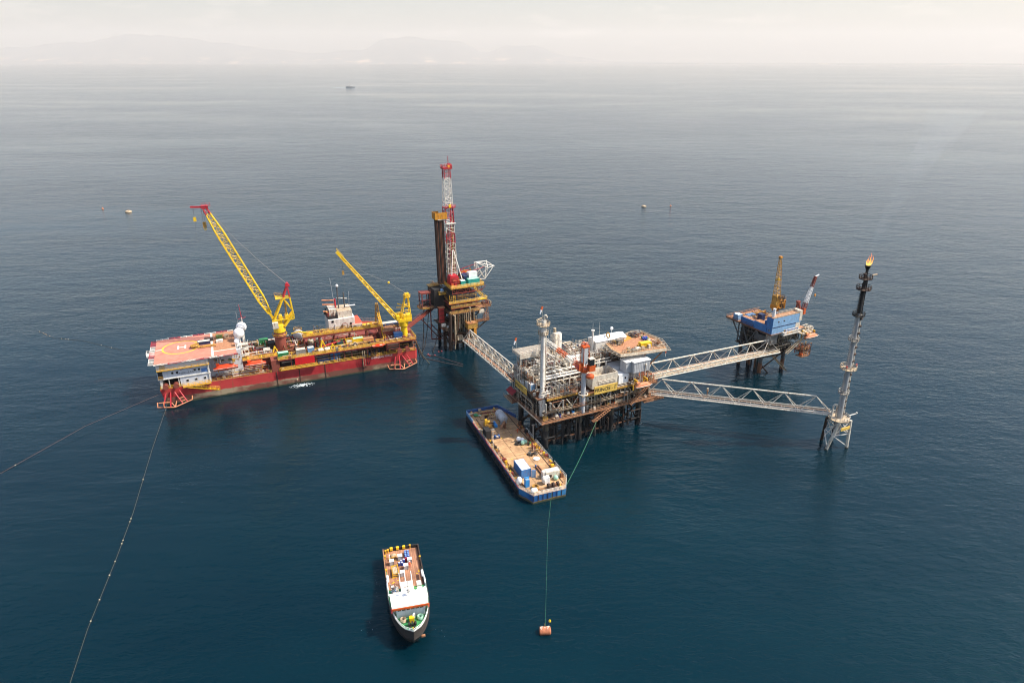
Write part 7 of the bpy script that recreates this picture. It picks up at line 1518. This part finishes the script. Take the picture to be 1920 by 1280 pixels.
def hose(label, a, c_, dip, r=.2, m='dark'):
    a, c_ = Vector(a), Vector(c_); t = thing('hanging_hose', label, 'hose', WORLD, a.x, a.y, a.z); P = []
    for k in range(17): q = k/16; p_ = a.lerp(c_, q); zz = a.z+(c_.z-a.z)*q; p_.z = zz-(dip)*4*q*(1-q); P.append(p_-a)
    MB().path(P, r, m, 6).build('hose', t)
hose('thick black hose looping from the wing platform down to the ship end', RIG.w(-9, 8, 18.2), SHIP.w(99.6, 1.5, 10), 15)
hose('black hose hanging beside the thicker one under the gangway', RIG.w(-6.6, 8.2, 18.2), SHIP.w(99.6, 3.2, 9), 12.2, .17)
hose('brown hose looping in front of the red trestle', RIG.w(-3.4, 4.4, 12), SHIP.w(99.5, .6, 8), 12, .16, 'dark_rust')
line('discharge_hose', 'pale brown hose trailing from the ship end into the sea', [SHIP.w(99.6, .4, 9), SHIP.w(101.2, -.8, 4), SHIP.w(103.8, -2.2, .05)], .2, 'olive')
# churned water where the ship discharges
b = MB(); rd = random.Random(17)
for k in range(230):
    a = rd.uniform(0, 2*PI); q = rd.random()**.8; x, y, s_ = 5.2*q*math.cos(a)+1.2, 2.0*q*math.sin(a)-.4, rd.uniform(.06, .26)*(1.2-q*.7)
    b.lathe((x, y, 0), [(s_, -.02), (s_*.9, .02), (s_*.4, .05+.12*rd.random()*(1-q))], 'foam_white', 6)
solo(b, 'foam', None, None, SHIP, 49.5, -2.2, .0, kind='stuff')
MB_ = MB().lathe((0, 0, 0), [(.35, -.3), (.35, .4)], 'cream', 10, 'y'); solo(MB_, 'outfall_pipe', 'short pale outfall pipe end above the foam at the ship side', 'pipe', SHIP, 49.2, -.4, 1.8)
t = thing('passenger_boat', 'distant white and blue passenger boat near the horizon', 'boat', WORLD, -830, 3760, 0, 0); t.scale = (.75, .75, .75)
MB().prism([(-28, -5), (20, -5), (32, 0), (20, 5), (-28, 5)], -1, 6, 'light_grey', 'white').build('hull', t); MB().box(-22, -4, 6, 14, 4, 9.5, 'dull_white').box(-24, -4, 10, 16, 4, 10.6, 'clean_white').box(2, -3.5, 10.6, 12, 3.5, 13.5, 'clean_white').build('superstructure', t); MB().box(-27, -4, 8, -24, 4, 11, 'grey').build('funnel', t)
b = MB()
for k in range(40): q = rd.random(); s_ = rd.uniform(1, 3)*(1-q*.5); b.lathe((-30-q*60, rd.uniform(-1, 1)*(2+q*5), 0), [(s_*2, -.02), (s_, .3)], 'foam_white', 6)
solo(b, 'wake_foam', None, None, WORLD, -830, 3760, 0, kind='stuff')

def smoke():
    m = bpy.data.materials.new('smoke_air'); m.use_nodes = True; nt = m.node_tree; nt.nodes.remove(nt.nodes["Principled BSDF"])
    pv = nt.nodes.new("ShaderNodeVolumePrincipled"); pv.inputs['Color'].default_value = (.72, .78, .85, 1); pv.inputs['Anisotropy'].default_value = .2
    tc = N(nt, "ShaderNodeTexCoord").outputs['Object']; rr = ramp(nt, noise(nt, tc, .16, 3, .6, 1, 1, .5), [(.36, 0.), (.70, .014)]); nt.links.new(rr.outputs[0], pv.inputs['Density'])
    nt.links.new(pv.outputs[0], nt.nodes["Material Output"].inputs['Volume']); MATS['smoke_air'] = m
    P = [(0, 0, 0, .5), (.5, .2, 4, 1.0), (2.2, .6, 10, 1.7), (4.6, 1, 17, 2.7), (8, 1.5, 25, 4.0), (12, 2, 33, 5.6), (17, 2.6, 42, 7.5)]
    b = MB(); n = 14; vs = []
    for x, y, z, r in P:
        for k in range(n): a = 2*PI*k/n; q = r*(1+.18*math.sin(3*a+z)+.12*math.sin(5*a-z*.7)); vs.append((x+q*math.cos(a), y+q*math.sin(a), z))
    L_ = len(P); b.add(vs, [(j*n+k, j*n+(k+1) % n, (j+1)*n+(k+1) % n, (j+1)*n+k) for j in range(L_-1) for k in range(n)]+[tuple(range(n-1, -1, -1)), tuple((L_-1)*n+k for k in range(n))], 'smoke_air')
    tag(b.build('smoke', None, (108.6, 202.8, 65.6)), kind='stuff')
smoke()
def flecks(name, F, pts, seed, s=(.08, .3)):
    rd = random.Random(seed); b = MB()
    for (x, y, sx, sy, n) in pts:
        for k in range(n): q = rd.uniform(*s); b.lathe((x+rd.gauss(0, sx), y+rd.gauss(0, sy), 0), [(q, -.02), (q*.6, .025)], 'foam_white', 5)
    solo(b, name, None, None, F, 0, 0, 0, kind='stuff')
flecks('wake_foam', BOAT, [(-7, 24, .5, 2.5, 9), (-9.5, 9, 1.2, 2, 8), (6.5, 4, .8, 2, 4)], 5, (.03, .07))
flecks('leg_foam', PROD, [(u, v-1.2, .9, .5, 9) for u in (3, 16, 29, 40.5) for v in (3, 12)], 6, (.03, .10))
flecks('leg_foam', BLUE, [(3, 5, 1, .4, 8), (14.8, 4, 1.2, .5, 16), (9, 8, 3, 1, 12)], 7, (.04, .13))
flecks('leg_foam', RIG, [(0, -2, 1, .5, 8), (10.6, -2, 1, .5, 8), (5, 2, 3, 2, 10)], 8, (.04, .1))
